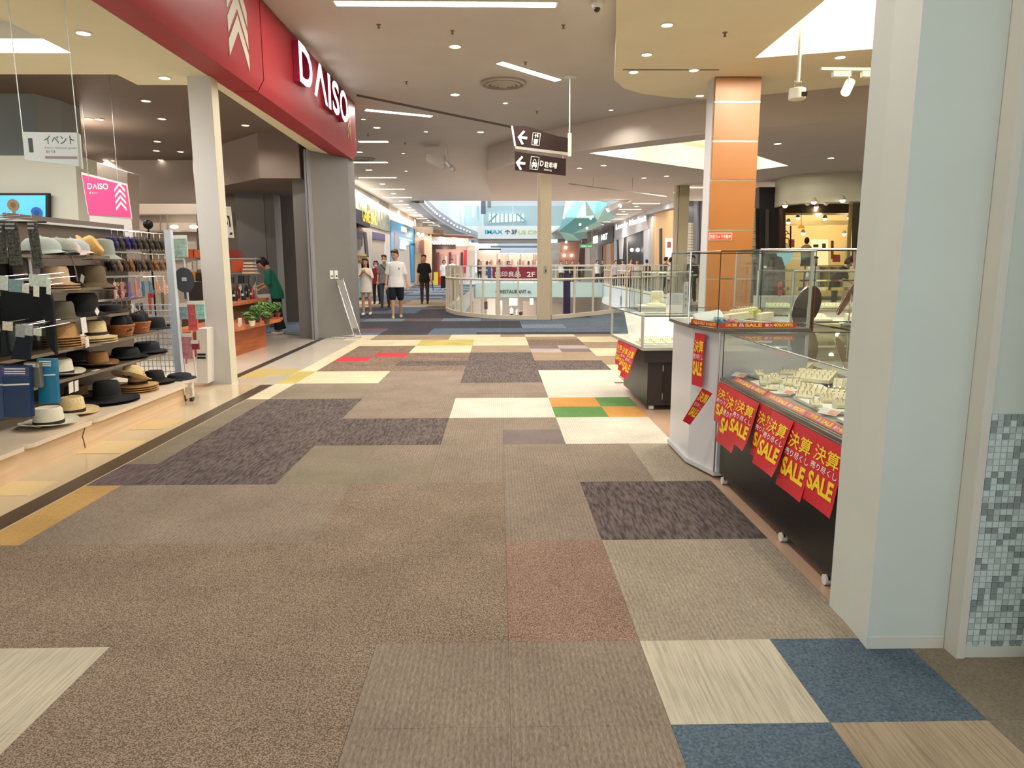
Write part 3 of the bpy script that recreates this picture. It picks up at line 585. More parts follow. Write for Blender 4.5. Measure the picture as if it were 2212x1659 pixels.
sheet_on(sg, 1148, 313, Ys-.006, lift)
def car(o, s):
    out = [shape(rect(a*s, b_*s, c*s, d*s), WL, o, z=0, t=.001, name='car_symbol') for a, b_, c, d in ((0, 0, 18, 1), (0, 26, 18, 27), (0, 0, 1, 27), (17, 0, 18, 27), (4, 3, 6.5, 7), (11.5, 3, 14, 7))]
    out.append(shape([(x*s, y*s) for x, y in [(3, 6), (3, 13), (5, 15), (7, 21), (11, 21), (13, 15), (15, 13), (15, 6)]], WL, o, z=0, t=.001, name='car_symbol'))
    out.append(shape([(x*s, y*s) for x, y in [(6, 15), (7.5, 19.5), (10.5, 19.5), (12, 15)]], SB, o, z=.001, t=.001, name='car_symbol'))
    out += [shape(ell(x*s, 10.5*s, 1.4*s, 1.2*s), SB, o, z=.001, t=.001, name='car_symbol') for x in (5.5, 12.5)]
    return out
sheet_on(sg, 1144, 365, Ys-.054, car)
sheet_on(sg, 1166, 358, Ys-.054, lambda o, s: [text('D', WL, o, (0, 0, 7.5*s, 11*s), z=.001, bold=.02), text('駐車場', WL, o, (10*s, -2*s, 37*s, 10*s), z=.001, bold=.02), text('PARKING', WL, o, (10*s, -9*s, 27*s, -5*s), z=.001)])
# ------------------------------------------------ ceiling boxes, cameras, track lights
Yb = 20.; MB().slab([at(921, 333, Yb), at(960, 333, Yb), at(960, 362, Yb), at(950, 362, Yb), at(921, 347, Yb)], .5).build('ceiling_box', M((206, 200, 190), .6), None, 'white five-sided box hung under the ceiling left of the signs', cat='box')
ts = thing('spotlight', at(968, 352, Yb), 'pair of white spot heads beside the hung white box', 'light')
for k, (x, y) in enumerate(((964, 350), (972, 357))):
    a = at(x, y, Yb); MB().cyl(a, a+Vector((.12, -.1, -.14)), .05, 12).build('head', WHITE, ts, smooth=40)
MB().cyl(at(966, 340, Yb), (at(966, 340, Yb).x, Yb, 4.62), .02, 8).build('stem', WHITE, ts)
cm = thing('ceiling_camera', at(1722, 200, 9.2), 'white cylindrical camera on a white pole by the bright ceiling pit', 'camera')
a = at(1722, 201, 8.7); MB().cyl(a+Vector((0, 0, .12)), (a.x, 8.7, 4.56), .022, 12).build('pole', WHITE, cm, smooth=50)
MB().cyl(a+Vector((0, 0, -.075)), a+Vector((0, 0, .05)), .095, 28).build('body', WHITE, cm, smooth=40, bevel=.012); MB().tube([a+Vector((-.04, 0, .05)), a+Vector((-.04, 0, .13)), a+Vector((.04, 0, .13)), a+Vector((.04, 0, .05))], .008, 6).build('bracket', STEEL, cm)
MB().obox(a+Vector((.045, -.085, -.03)), .075, .04, .045, rz=-.4).build('lens', BLACK, cm)
tk = thing('light_track', at(1880, 155, 8.2), 'white light track hung on a rod at the upper right beside the pillar', 'light')
a, b_ = at(1775, 147, 8.2), at(2000, 152, 8.2); MB().slab([at(1775, 145, 8.2), at(2000, 147, 8.2), at(2000, 153, 8.2), at(1775, 151, 8.2)], .04).build('track', WHITE, tk)
c = at(1884, 147, 8.2); MB().cyl(c, (c.x+.02, 8.2, 4.56), .012, 8).build('rod', WHITE, tk, smooth=60)
for k, (x, y) in enumerate(((1831, 190), (1894, 192))):
    h = thing('track_spotlight', at(x, y, 8.2), 'left spot head on the hung light track' if k == 0 else 'right spot head on the hung light track, next to the pillar', 'light')
    a = at(x, y, 8.2); ad = MB(); ad.slab([at(x-30, 153.5, 8.18), at(x+8, 153.5, 8.18), at(x+8, 165, 8.18), at(x-30, 165, 8.18)], .06); ad.build('driver_box', WHITE, h)
    MB().cyl(at(x+3, 164, 8.17), at(x+3, 180, 8.17), .01, 8).build('arm', WHITE, h)
    d = Vector((-.45, -.35, -.75)).normalized(); MB().cyl(a-d*.09, a+d*.07, .052, 20).build('head', WHITE, h, smooth=40); MB().cyl(a+d*.071, a+d*.076, .045, 20).build('lens', GLOW, h)
    spot(a+d*.12, 45, WARM, 60, h, aim=a+d*2)
# slim wire tray hung under the low ceiling
wt = thing('hanging_rail', at(1380, 407, 22), 'thin rail hung on wires under the low ceiling by the slim column', 'rail')
MB().tube([at(1228, 397, 22), at(1440, 425, 22)], .02, 6).build('rail', WHITE, wt)
for x, y in ((1281, 404), (1366, 415)): a = at(x, y, 22); MB().cyl(a, (a.x, 22, 4.0), .008, 6).build('wire', WHITE, wt)
# ------------------------------------------------ jewellery counters on the right
EDGE = M((58, 62, 60), .25, .5); FRAME = M((112, 106, 98), .3, .7); ALU = M((196, 194, 188), .3, .8); YEL = M((240, 206, 40), .5); SRED = M((200, 32, 46), .45, noise=.02, scale=4); TRAYW = M((222, 220, 208), .55); VEL = M((226, 218, 188), .8, noise=.03, scale=30); GOLD = M((226, 190, 120), .2, 1.); GEM = M((235, 238, 240), .06, .6, spec=1.)
def pane(mb, pts): return mb.add([Vector(p) for p in pts], [tuple(range(len(pts)))])
def glass_box(parent, poly, z0, z1, top=True, edge=.004, skip=(), gl=None):
    n = len(poly)
    for i in range(n):
        if i in skip: continue
        a, b_ = poly[i], poly[(i+1) % n]; pane(MB(), [(*a, z0), (*b_, z0), (*b_, z1), (*a, z1)]).build('glass_pane', gl or GL, parent)
    if top: pane(MB(), [(*p, z1) for p in poly]).build('glass_top', gl or GL, parent)
    mb = MB()
    for i in range(n):
        a, b_ = poly[i], poly[(i+1) % n]
        mb.tube([(*a, z1), (*b_, z1)], edge, 4); mb.tube([(*a, z0), (*a, z1)], edge*.7, 4)
    mb.build('glass_edges', EDGE, parent)
# --- front counter
fc = thing('display_counter', (2.0, 3.6, 0), 'long black counter with a glass top case and red sale sheets, against the white pillar', 'counter')
cp = [(1.445, 2.80), (1.445, 4.50), (2.30, 4.50), (2.30, 2.80)]
MB().box(1.455, 2.30, 2.80, 4.50, .055, .655).build('base', DARK, fc); MB().prism([(1.435, 2.80), (1.435, 4.52), (2.32, 4.52), (2.32, 2.80)], .655, .672).build('edge_rail', ALU, fc)
MB().prism([(1.437, 2.80), (1.437, 4.52), (2.32, 4.52), (2.32, 2.80)], .672, .690).build('edge_rail', FRAME, fc); MB().box(1.452, 2.31, 2.80, 4.50, .690, .694).build('deck', M((108, 106, 98), .45), fc)
glass_box(fc, cp, .694, .985, skip=(1,))
for y in (4.42, 3.45, 2.95):
    c = thing('caster', (1.475, y, .0), None, None); bpy.data.objects.remove(c)
    MB().cyl((1.448, y, .026), (1.478, y, .026), .024, 16).build('caster', M((210, 208, 204), .3), fc, smooth=40)
    MB().tube([(1.462, y, .062), (1.462, y-.02, .03)], .008, 6).build('caster_fork', STEEL, fc)
def tray(pts, z, label, t=.014, group='jewellery trays in the front counter'):
    P = [on(x, y, z) for x, y in pts]; mb = MB().prism([(p.x, p.y) for p in P], z-t, z)
    return mb.build('jewellery_tray', TRAYW, None, label, cat='tray', group=group, smooth=0)
g1 = 'jewellery trays in the front counter'
tray([(1611, 806), (1652, 818), (1745, 813), (1744, 799), (1640, 796)], .712, 'white jewellery tray at the back of the front counter, beside the grey panel')
tray([(1620, 823), (1672, 850), (1706, 851), (1795, 842), (1752, 817), (1652, 819)], .710, 'middle white jewellery tray of the front counter with a ring block on its corner')
tray([(1713, 856), (1783, 889), (1850, 889), (1870, 868), (1800, 845)], .712, 'front white jewellery tray of the counter, its corner pointing at the aisle')
tray([(1807, 902), (1862, 930), (1885, 930), (1885, 902)], .712, 'white tray of the front counter cut off by the pillar')
def ring(mb, c, r=.011, ax_=(1, 0, 0)):
    a = Vector(ax_).normalized(); u = a.cross(Vector((0, 0, 1))).normalized(); c = Vector(c)
    mb.tube([c+(u*math.cos(t*pi/5)+Vector((0, 0, 1))*math.sin(t*pi/5))*r for t in range(10)], .0016, 5, closed=True)
def ring_block(x, y, z, w, d, h, rows, cols, label, rz=0., group='ring blocks'):
    t = thing('ring_display', (x, y, z), label, 'display', group, rz)
    for k in range(rows):      # stepped wedge
        mb = MB(); y0 = -d/2+k*d/rows; z0 = h*(.35+.65*k/max(1, rows)); z1_ = h*(.35+.65*(k+1)/max(1, rows))
        mb.add([(-w/2, y0, 0), (w/2, y0, 0), (w/2, y0+d/rows*.97, 0), (-w/2, y0+d/rows*.97, 0), (-w/2, y0, z0), (w/2, y0, z0), (w/2, y0+d/rows*.97, z1_), (-w/2, y0+d/rows*.97, z1_)],
            [(0, 3, 2, 1), (4, 5, 6, 7), (0, 1, 5, 4), (2, 3, 7, 6), (0, 4, 7, 3), (1, 2, 6, 5)])
        mb.build('cushion', VEL, t, local=True)
    mr = MB(); mg = MB()
    for k in range(rows):
        for j in range(cols):
            c = (-w/2+(j+.5)*w/cols, -d/2+(k+.5)*d/rows, h*(.35+.65*(k+.5)/rows)+.006); ring(mr, c); mg.ball((c[0], c[1], c[2]+.012), .0042, n=6)
    mr.build('rings', GOLD, t, local=True, kind='stuff'); mg.build('gems', GEM, t, local=True, kind='stuff'); return t
for i, (px_, py_, w, d, h, r, c, rz, lb) in enumerate([
    (1722, 797, .17, .10, .045, 2, 5, -.6, 'cream ring block on the back tray, closest to the dark glass'), (1672, 803, .10, .06, .02, 1, 4, -.3, 'low cream ring pad at the left of the back tray'),
    (1665, 826, .07, .07, .04, 1, 2, .2, 'small cream stand near the left corner of the middle tray'), (1683, 842, .14, .055, .018, 1, 5, -.15, 'low boxed ring row at the aisle corner of the middle tray'),
    (1758, 822, .22, .16, .06, 3, 7, -.5, 'largest cream ring block, full of rings, in the middle of the counter'), (1775, 853, .26, .07, .035, 2, 9, -.45, 'long low ring block behind the front tray'),
    (1845, 846, .09, .07, .07, 1, 3, 0, 'tall cream block beside the pillar edge'), (1786, 868, .06, .05, .04, 1, 3, .2, 'pair of small white ring cones on the front tray'), (1832, 876, .12, .04, .02, 1, 3, -.1, 'low white pad at the right of the front tray'),
    (1868, 905, .06, .06, .06, 1, 2, .3, 'white bracelet stand on the tray cut by the pillar')]):
    p = on(px_, py_, .714); ring_block(p.x, p.y, .714, w, d, h, r, c, lb, rz-.2)
for i, (px_, py_, lb) in enumerate([(1624, 800, 'clear price card standing at the left end of the back tray'), (1668, 797, 'white price card on the back tray beside the ring pads'), (1696, 805, 'pinkish price card in front of the back ring block'), (1690, 853, 'price card with orange corner next to the first sale strip'), (1785, 897, 'price card with orange corner under the front tray'), (1592, 815, 'grey price card at the far corner of the counter deck')]):
    p = on(px_, py_, .70); q = tframe('price_card', (p.x, p.y, .716 if i < 3 else .703), (.5, -.85, 0), (-.3, .0, .9) if i < 3 else (.6, .4, .35), lb, 'card')
    shape(rect(-.05, 0, .05, .05), M((214, 210, 200), .4), q, z=0, t=.002, name='card'); shape(rect(0.0, .006, .045, .04), M((226, 140, 116), .5) if i > 1 else PAPER, q, z=.002, t=.001, name='print')
for i, (px_, py_, w, d, h, r, c, rz, lb) in enumerate([
    (1640, 812, .05, .05, .035, 1, 2, .3, 'tiny white ring cone at the aisle end of the back tray'), (1702, 808, .09, .05, .03, 1, 4, -.4, 'low pad behind the pinkish price card'), (1652, 832, .06, .045, .05, 1, 2, 0, 'upright white stand on the middle tray, first from the aisle'), (1676, 826, .055, .05, .055, 1, 2, .5, 'upright white stand on the middle tray, second from the aisle'),
    (1712, 832, .10, .06, .035, 2, 3, -.3, 'stepped cream block between the ring pads on the middle tray'), (1735, 838, .10, .05, .03, 1, 4, -.5, 'low cream pad right of the boxed ring row'), (1738, 858, .09, .05, .022, 1, 4, -.4, 'flat cream pad on the far edge of the front tray'), (1806, 862, .09, .06, .03, 1, 4, -.3, 'cream pad in the middle of the front tray'),
    (1812, 880, .05, .045, .045, 1, 2, .3, 'white ring cone near the front edge of the front tray'), (1820, 842, .10, .07, .06, 2, 3, -.3, 'cream stepped block left of the tall block by the pillar'), (1762, 877, .05, .05, .03, 1, 2, .1, 'small white pad at the pointed corner of the front tray')]):
    p = on(px_, py_, .714); ring_block(p.x, p.y, .714, w, d, h, r, c, lb, rz-.2)
# sale strips behind the glass
def strip(o, w, h, bend=None):
    shape(rect(0, 0, w, h), SRED, o, z=0, t=.0015, name='paper'); a = w/100
    text('決算', YEL, o, (8*a, h*.2, 24*a, h*.82), z=.002, bold=.025); text('品', PAPER, o, (26*a, h*.2, 32*a, h*.8), z=.002, bold=.02); text('SALE', YEL, o, (34*a, h*.18, 56*a, h*.82), z=.002, bold=.04)
    text('最大', PAPER, o, (60*a, h*.2, 70*a, h*.75), z=.002, bold=.02); text('40%OFF!!', YEL, o, (71*a, h*.18, 96*a, h*.82), z=.002, bold=.04)
for k, (pa, pb) in enumerate((((1563, 822), (1632, 856)), ((1632, 856), (1722, 899)), ((1722, 899), (1832, 952)))):
    a, b_ = on(*pa, .697), on(*pb, .697); L = (b_-a).length; a.x = b_.x = 1.468
    o = tframe('sale_strip', (1.466, a.y, .697), (0, -1, 0), (.75, 0, .66), 'red sale strip under the counter glass, %s from the white cabinet' % ['first', 'second', 'third'][k], 'sign', 'red sale strips along the front counter'); strip(o, L-.01, .036)
def sheet(origin, xd, lean, w, h, label, group, curl=.0, taper=0., cat='banner'):
    xd = Vector(xd).normalized(); out = xd.cross(Vector((0, 0, 1)))     # outward normal
    yd = (Vector((0, 0, 1))*math.cos(lean)-out*math.sin(lean))
    o = tframe('sale_sheet', origin, xd, yd, label, cat, group); df = (lambda x, y: curl*math.sin(-y/h*3.4+x*9)*(-y/h)) if curl else None
    mb = MB(); nx, ny = 8, 12; vs_ = []; fs = []
    for j in range(ny+1):
        for i in range(nx+1): x = w*i/nx; y = -h*j/ny; vs_.append((x-taper*j/ny*(x-w/2)*0, y, df(x, y) if df else 0))
    for j in range(ny):
        for i in range(nx): q = j*(nx+1)+i; fs.append((q, q+nx+1, q+nx+2, q+1))
    mb.add(vs_, fs); e = mb.build('paper', SRED, o, local=True); solid(e, .0012)
    text('決算', YEL, o, (w*.08, -h*.36, w*.92, -h*.13), z=.0022, bold=.02, deform=df); text('売り尽くし', PAPER, o, (w*.06, -h*.49, w*.94, -h*.39), z=.0022, bold=.02, deform=df); text('SALE', YEL, o, (w*.08, -h*.80, w*.92, -h*.53), z=.0022, bold=.04, deform=df)
    return o
g = 'red sale sheets hanging from the front counter'
yl = lambda x: 838+(x-1555)*.497
for k, (xa, xb, yb, ln, cu, dz, lb) in enumerate([(1553, 1592, 935, .10, .008, 0, 'leftmost of the big red sale sheets on the black counter'), (1578, 1614, 982, .22, .012, .004, 'red sale sheet second from the left on the black counter, overlapping its neighbour'), (1602, 1643, 975, .30, .014, .008, 'red sale sheet third from the left on the black counter'),
    (1641, 1682, 1012, .14, .006, 0, 'red sale sheet fourth from the left, bending toward the floor'), (1672, 1717, 1032, .34, .012, .006, 'red sale sheet fifth from the left, curled to show its white back'), (1712, 1768, 1086, .20, .006, .002, 'red sale sheet second from the right on the black counter'), (1766, 1829, 1120, .17, .006, .002, 'rightmost red sale sheet on the black counter, nearest the pillar')]):
    a, b_ = ax(xa, yl(xa), 1.43), ax(xb, yl(xb), 1.43); w = a.y-b_.y; zb = ax((xa+xb)/2-8, yb-10, 1.41).z; zt = .668
    sheet((1.430-dz, a.y, zt), (0, -1, 0), ln, w, (zt-zb)/math.cos(ln)*.98, lb, g, cu)
# twisted end sheet at the counter's far corner
P4 = [at(1534, 838, 4.44), at(1556, 850, 4.42), at(1512, 918, 4.46), at(1497, 912, 4.50)]
tw = tframe('sale_sheet', P4[0]-Vector((.05, 0, 0)), P4[1]-P4[0], P4[0]-P4[3], 'narrow twisted red sale sheet swinging from the counter corner before the white cabinet', 'banner', g)
w, h = (P4[1]-P4[0]).length, (P4[3]-P4[0]).length; shape([(0, 0), (w, 0), (w*.75, -h), (0, -h)], SRED, tw, z=0, t=.001, name='paper'); text('決算', YEL, tw, (w*.1, -h*.33, w*.9, -h*.08), bold=.02); text('売り尽くし', PAPER, tw, (w*.1, -h*.5, w*.8, -h*.38)); text('SALE', YEL, tw, (w*.12, -h*.78, w*.75, -h*.53), bold=.04)
# --- white cabinet and its glass case
wc = thing('display_cabinet', (1.7, 5.0, 0), 'white cabinet carrying the tall glass case in front of the orange column', 'cabinet')
AB = [(1.334, 4.895), (1.432, 4.545), (2.02, 4.545), (2.02, 5.45), (1.334, 5.45)]
MB().prism([(x+(.02 if x < 1.6 else 0), y+.01) for x, y in AB], .03, .985).build('body', M((206, 207, 212), .3, spec=.5), wc); MB().prism(AB, .02, .05).build('plinth', M((200, 200, 200), .4), wc)
MB().tube([(1.432, 4.545, .05), (1.432, 4.545, .985)], .006, 6).build('corner_trim', ALU, wc)
AB2 = [(1.315, 4.90), (1.405, 4.53), (2.015, 4.53), (2.015, 5.45), (1.315, 5.45)]
MB().prism(AB2, .985, 1.008).build('edge_rail', M((128, 118, 106), .3, .7), wc); glass_box(wc, [(x+.006, y+.006) for x, y in AB2], 1.008, 1.50)
MB().box(1.995, 2.01, 4.54, 4.555, 1.008, 1.5).build('corner_post', ALU, wc); MB().box(2.012, 2.04, 4.55, 4.575, .985, 1.27).build('corner_post', M((112, 62, 44), .5), wc)
q = AB2[0]; MB().tube([(q[0]+.006, q[1]+.006, 1.008), (q[0]+.006, q[1]+.006, 1.5)], .007, 6).build('corner_trim', CHROME, wc)
o = tframe('sale_strip', (1.33, 4.88, 1.012), (.09, -.37, 0), (0.1, 0.06, 1), 'red sale strip inside the tall glass case, on its narrow angled side', 'sign'); strip(o, .34, .035)
o = tframe('sale_strip', (1.43, 4.56, 1.010), (1, 0, 0), (0, .4, 1), 'red sale strip inside the tall glass case, on its wide side', 'sign'); strip(o, .50, .036)
d = Vector((.098, -.35, 0)).normalized()
sheet(Vector((1.345, 4.875, .955))+d*.05+Vector((-.012, 0, 0)), d, .03, .13, .36, 'small red sale sheet taped to the narrow side of the white cabinet', None, .004)
p = at(1668, 690, 4.95)
t1 = thing('ring_display', (1.68, 4.87, 1.03), 'large cream ring block on a tilted white tray in the tall glass case', 'display')
MB().obox((1.72, 4.90, 1.03), .42, .26, .014, Matrix.Rotation(.12, 3, 'Y') @ Matrix.Rotation(-.35, 3, 'Z')).build('tray', TRAYW, t1)
for k, (x, y, w, d_, h) in enumerate(((1.66, 4.88, .2, .07, .05), (1.72, 4.95, .2, .06, .075), (1.84, 4.88, .11, .07, .05), (1.80, 4.98, .1, .05, .06))): MB().obox((x, y, 1.037+h/2), w, d_, h, Matrix.Rotation(-.1, 3, 'Y') @ Matrix.Rotation(.3, 3, 'Z')).build('cushion', VEL, t1, bevel=.006)
mr = MB(); [ring(mr, (1.60+.025*i, 4.88+.01*i, 1.10+.004*i)) for i in range(9)]; [ring(mr, (1.82+.02*i, 4.9, 1.095)) for i in range(4)]; mr.build('rings', GOLD, t1, kind='stuff')
t2 = thing('ring_display', (1.47, 4.95, 1.01), 'pale blue-grey tilted display pad at the left in the tall glass case', 'display')
MB().obox((1.47, 4.93, 1.045), .20, .13, .05, Matrix.Rotation(-.15, 3, 'Y') @ Matrix.Rotation(.45, 3, 'X')).build('pad', M((206, 214, 214), .6), t2, bevel=.015); MB().obox((1.45, 4.9, 1.018), .24, .16, .012, rz=.2).build('tray', TRAYW, t2)
for k, (x, y, c, lb) in enumerate([(1.475, 4.72, (96, 170, 190), 'blue paper flower in the tall glass case'), (1.555, 4.70, (226, 150, 176), 'pink paper flower in the tall glass case'), (1.755, 4.90, (206, 206, 90), 'yellow-green paper flower between the cream ring blocks')]):
    mb = MB(); zc = 1.035 if k < 2 else 1.085
    for i in range(26): a = R_.random()*6.28; r = .012+R_.random()*.028; mb.ball((x+r*math.cos(a), y+r*math.sin(a)*.7, zc+(R_.random()-.4)*.035), .011, .009, .007, n=6)
    mb.build('paper_flower', M(c, .8), None, lb, cat='flower', smooth=60)
# --- round mirrors
def disc_mirror(c, r, nrm, col, label):
    t = thing('round_mirror', (c[0], c[1], 1.0), label, 'mirror'); n_ = Vector(nrm).normalized(); c = Vector(c)
    MB().cyl(c-n_*.008, c, r, 40).build('back', M(col, .4), t, smooth=40); MB().cyl(c, c+n_*.004, r*.96, 40).build('glass', M((150, 120, 110), .05, 1.), t, smooth=40)
    u = n_.cross(Vector((0, 0, 1))).normalized(); v = n_.cross(u); MB().tube([c+(u*math.cos(i*pi/16)+v*math.sin(i*pi/16))*r for i in range(32)], .004, 5, closed=True).build('rim', CHROME, t)
    MB().cyl((c.x+.02, c.y+.03, 1.0), c-n_*.01, .005, 6).build('stem', CHROME, t); MB().lathe([(.06, 0), (.06, .008), (.001, .01)], (c.x+.02, c.y+.03, 1.0), 20).build('foot', CHROME, t, smooth=30); return t
p = at(1742, 662, 5.0); disc_mirror(p, .15, (-.45, .75, .2), (58, 40, 34), 'dark round mirror behind the brown post of the tall glass case')
p = at(1836, 634, 4.9); disc_mirror(p, .165, (-.75, .5, .42), (110, 14, 22), 'tilted round mirror with a dark red back beside the pillar')
# --- counters farther right behind
def counter(x0, x1, y0, y1, zt, zg, label, base=(206, 190, 156), mid=None):
    t = thing('glass_counter', ((x0+x1)/2, (y0+y1)/2, 0), label, 'counter')
    MB().box(x0, x1, y0, y1, 0, zt).build('base', M(base, .35, noise=.04, scale=2), t); MB().box(x0-.01, x1+.01, y0-.01, y1+.01, zt, zt+.02).build('edge_rail', ALU, t)
    glass_box(t, [(x0, y0), (x1, y0), (x1, y1), (x0, y1)], zt+.02, zg, edge=.006)
    if mid: pane(MB(), [(x0, y0, mid), (x1, y0, mid), (x1, y1, mid), (x0, y1, mid)]).build('glass_shelf', GL, t)
    mb = MB(); [mb.tube([(x, y, zt), (x, y, zg)], .012, 6) for x in (x0, x1) for y in (y0, y1)]; mb.build('corner_posts', ALU, t); mb2 = MB(); mb2.tube([(x0, y0, zg), (x1, y0, zg)], .012, 6); mb2.build('top_rail', ALU, t); return t
a = at(1757, 715, 5.2); counter(2.45, 4.2, 5.9, 6.7, .90, 1.36, 'glass counter with a cream base beyond the round mirrors', mid=1.20)
counter(2.32, 3.4, 2.9, 5.3, .66, .985, 'inner glass counter running parallel to the aisle beside the front counter', base=(70, 60, 54))
counter(3.3, 5.2, 9.0, 9.9, .82, 1.60, 'tall blue-lit glass cabinet right of the orange column', base=(214, 212, 206), mid=1.2)
counter(5.6, 7.6, 9.6, 10.5, .9, 1.40, 'low glass counter under the shop window on the right', base=(190, 176, 150), mid=1.15)
for i, (x, y, z, c) in enumerate([(2.7, 6.1, .93, (214, 210, 190)), (3.2, 6.1, .93, (226, 222, 206)), (3.7, 6.3, .93, (200, 196, 170)), (2.6, 3.6, .69, (222, 214, 180)), (2.9, 4.2, .69, (226, 220, 196)), (2.7, 4.8, .69, (222, 214, 180)), (3.7, 9.3, .85, (220, 216, 206)), (4.4, 9.3, .85, (220, 216, 206)), (4.9, 9.4, .85, (210, 206, 196)), (6.1, 9.9, .93, (220, 210, 190)), (6.9, 9.9, .93, (220, 210, 190))]):
    ring_block(x, y, z, .3, .2, .06, 2, 6, 'cream ring tray inside %s' % ['the cream based counter, left', 'the cream based counter, centre', 'the cream based counter, right', 'the inner counter, near end', 'the inner counter, middle', 'the inner counter, far end', 'the blue-lit cabinet, left', 'the blue-lit cabinet, middle', 'the blue-lit cabinet, right', 'the counter under the shop window, left', 'the counter under the shop window, right'][i], 0, 'ring trays in the back counters')
# bagged chair-back shapes in the blue-lit cabinet
a = at(1668, 640, 9.8); t = thing('door_leaf', (a.x, 9.95, .9), 'dark grey door panel seen through the blue-lit glass cabinet', 'panel'); MB().slab([at(1636, 555, 9.95), at(1668, 555, 9.95), at(1668, 636, 9.95), at(1636, 636, 9.95)], .04).build('panel', M((66, 70, 72), .4), t); MB().slab([at(1650, 574, 9.94), at(1656, 574, 9.94), at(1656, 579, 9.94), at(1650, 579, 9.94)], .004).build('label', PAPER, t)
a = at(1700, 560, 9.4); MB().slab([at(1678, 545, 9.4), at(1714, 545, 9.4), at(1712, 556, 9.4), at(1696, 575, 9.4), at(1690, 556, 9.4), at(1680, 553, 9.4)], .02).build('blue_cloth', M((130, 190, 226), .7), None, 'pale blue cloth hung inside the tall glass cabinet', cat='cloth')
MB().slab([at(1682, 612, 9.2), at(1690, 608, 9.2), at(1690, 638, 9.2), at(1682, 640, 9.2)], .03).build('red_booklet', M((196, 36, 60), .5), None, 'small red booklet upright in the tall glass cabinet', cat='book')
# poster stands by the pillar
t = thing('poster_stand', at(1866, 715, 5.3), 'tall narrow white notice stand with small line drawings, touching the pillar edge', 'sign')
MB().slab([at(1853, 609, 5.3), at(1882, 609, 5.3), at(1876, 716, 5.3), at(1845, 716, 5.3)], .02).build('board', M((214, 212, 200), .5), t)
for (x0, y0, x1, y1, c) in [(1858, 626, 1874, 628, 90), (1856, 634, 1859, 640, 80), (1865, 633, 1872, 640, 90), (1857, 645, 1867, 654, 120), (1869, 643, 1872, 652, 80), (1854, 659, 1877, 661, 90), (1853, 697, 1868, 699, 110)]: MB().slab([at(x0, y0, 5.29), at(x1, y0, 5.29), at(x1, y1, 5.29), at(x0, y1, 5.29)], .002).build('print', M((c, c, c-8), .6), t)
MB().slab([at(1853, 664, 5.29), at(1876, 664, 5.29), at(1875, 675, 5.29), at(1852, 675, 5.29)], .002).build('print', M((206, 204, 150), .6), t); MB().slab([at(1852, 680, 5.29), at(1875, 680, 5.29), at(1874, 691, 5.29), at(1851, 691, 5.29)], .002).build('print', M((204, 198, 170), .6), t)
t = thing('shop_plate', at(1866, 590, 7.2), 'grey brown sign plate with a faint curved emblem next to the pillar, above the counters', 'sign')
MB().slab([at(1846, 543, 7.2), at(1890, 543, 7.2), at(1886, 588, 7.2), at(1846, 588, 7.2)], .03).build('plate', M((128, 112, 104), .5), t)
EM = M((70, 58, 54), .6); MB().tube([at(1857+3*i, 569-3*math.sin(i*pi/6), 7.19) for i in range(7)], .006, 5).build('emblem_stroke', EM, t); MB().tube([at(1857+3*i, 576+2*math.sin(i*pi/6), 7.19) for i in range(7)], .006, 5).build('emblem_stroke', EM, t); MB().slab([at(1854, 571, 7.19), at(1878, 571, 7.19), at(1878, 574, 7.19), at(1854, 574, 7.19)], .003).build('emblem_stroke', EM, t)
MB().tube([at(1866, 588, 7.2), (at(1866, 588, 7.2).x, 7.2, 0)], .02, 8).build('leg', STEEL, t)
# --- far counter
k2 = thing('display_counter', (2.0, 7.4, 0), 'smaller dark counter with brightly lit glass case, farther down the aisle', 'counter')
DK2 = M((50, 42, 40), .4, noise=.06, scale=6)
MB().prism([(1.45, 6.80), (2.75, 6.80), (2.75, 8.0), (1.43, 8.0)], .05, .50).build('base', DK2, k2); MB().prism([(1.40, 6.76), (2.8, 6.76), (2.8, 8.05), (1.37, 8.05)], .48, .60).build('apron', DK2, k2)
MB().box(1.60, 2.12, 6.790, 6.80, .08, .47).build('door', M((38, 32, 31), .35), k2)
for z in (.14, .42): MB().box(1.592, 1.600, 6.785, 6.80, z-.03, z+.03).build('hinge', STEEL, k2)
MB().obox((1.99, 6.755, .535), .10, .008, .022).build('lock_plate', STEEL, k2); MB().cyl((1.96, 6.748, .535), (1.96, 6.757, .535), .016, 12).build('lock', CHROME, k2)
K2 = [(1.375, 6.735), (2.82, 6.735), (2.82, 8.05), (1.30, 8.05), (1.30, 7.62)]
K2 = [(1.375, 6.735), (2.82, 6.735), (2.82, 8.05), (1.29, 8.05)]
MB().prism(K2, .60, .628).build('edge_rail', ALU, k2); MB().prism(K2, .6281, .632).build('deck', M((224, 220, 210), .4), k2); glass_box(k2, K2, .632, .93, edge=.005)
mb = MB(); [mb.box(x-.012, x+.012, y-.012, y+.012, .63, .93) for x, y in K2]; mb.build('corner_posts', ALU, k2)
pane(MB(), [(1.40, 7.55, .632), (2.7, 7.55, .632), (2.7, 7.9, .90), (1.40, 7.9, .90)]).build('rear_panel', M((226, 222, 216), .6), k2)
for x in (1.50, 2.6): MB().cyl((x-.02, 6.83, .025), (x+.02, 6.83, .025), .025, 14).build('caster', M((206, 204, 200), .3), k2, smooth=40)
area((2.0, 7.25, .915), 2.2, 1.1, .1, (1, .97, .92), 0, k2)
MB().box(1.5, 2.5, 7.2, 7.3, .917, .925).build('lamp_bar', M((230, 230, 226), .3, .5), k2)
pts_ = [(1.40, 6.80), (1.86, 6.80), (1.86, 7.2), (1.40, 7.2)]
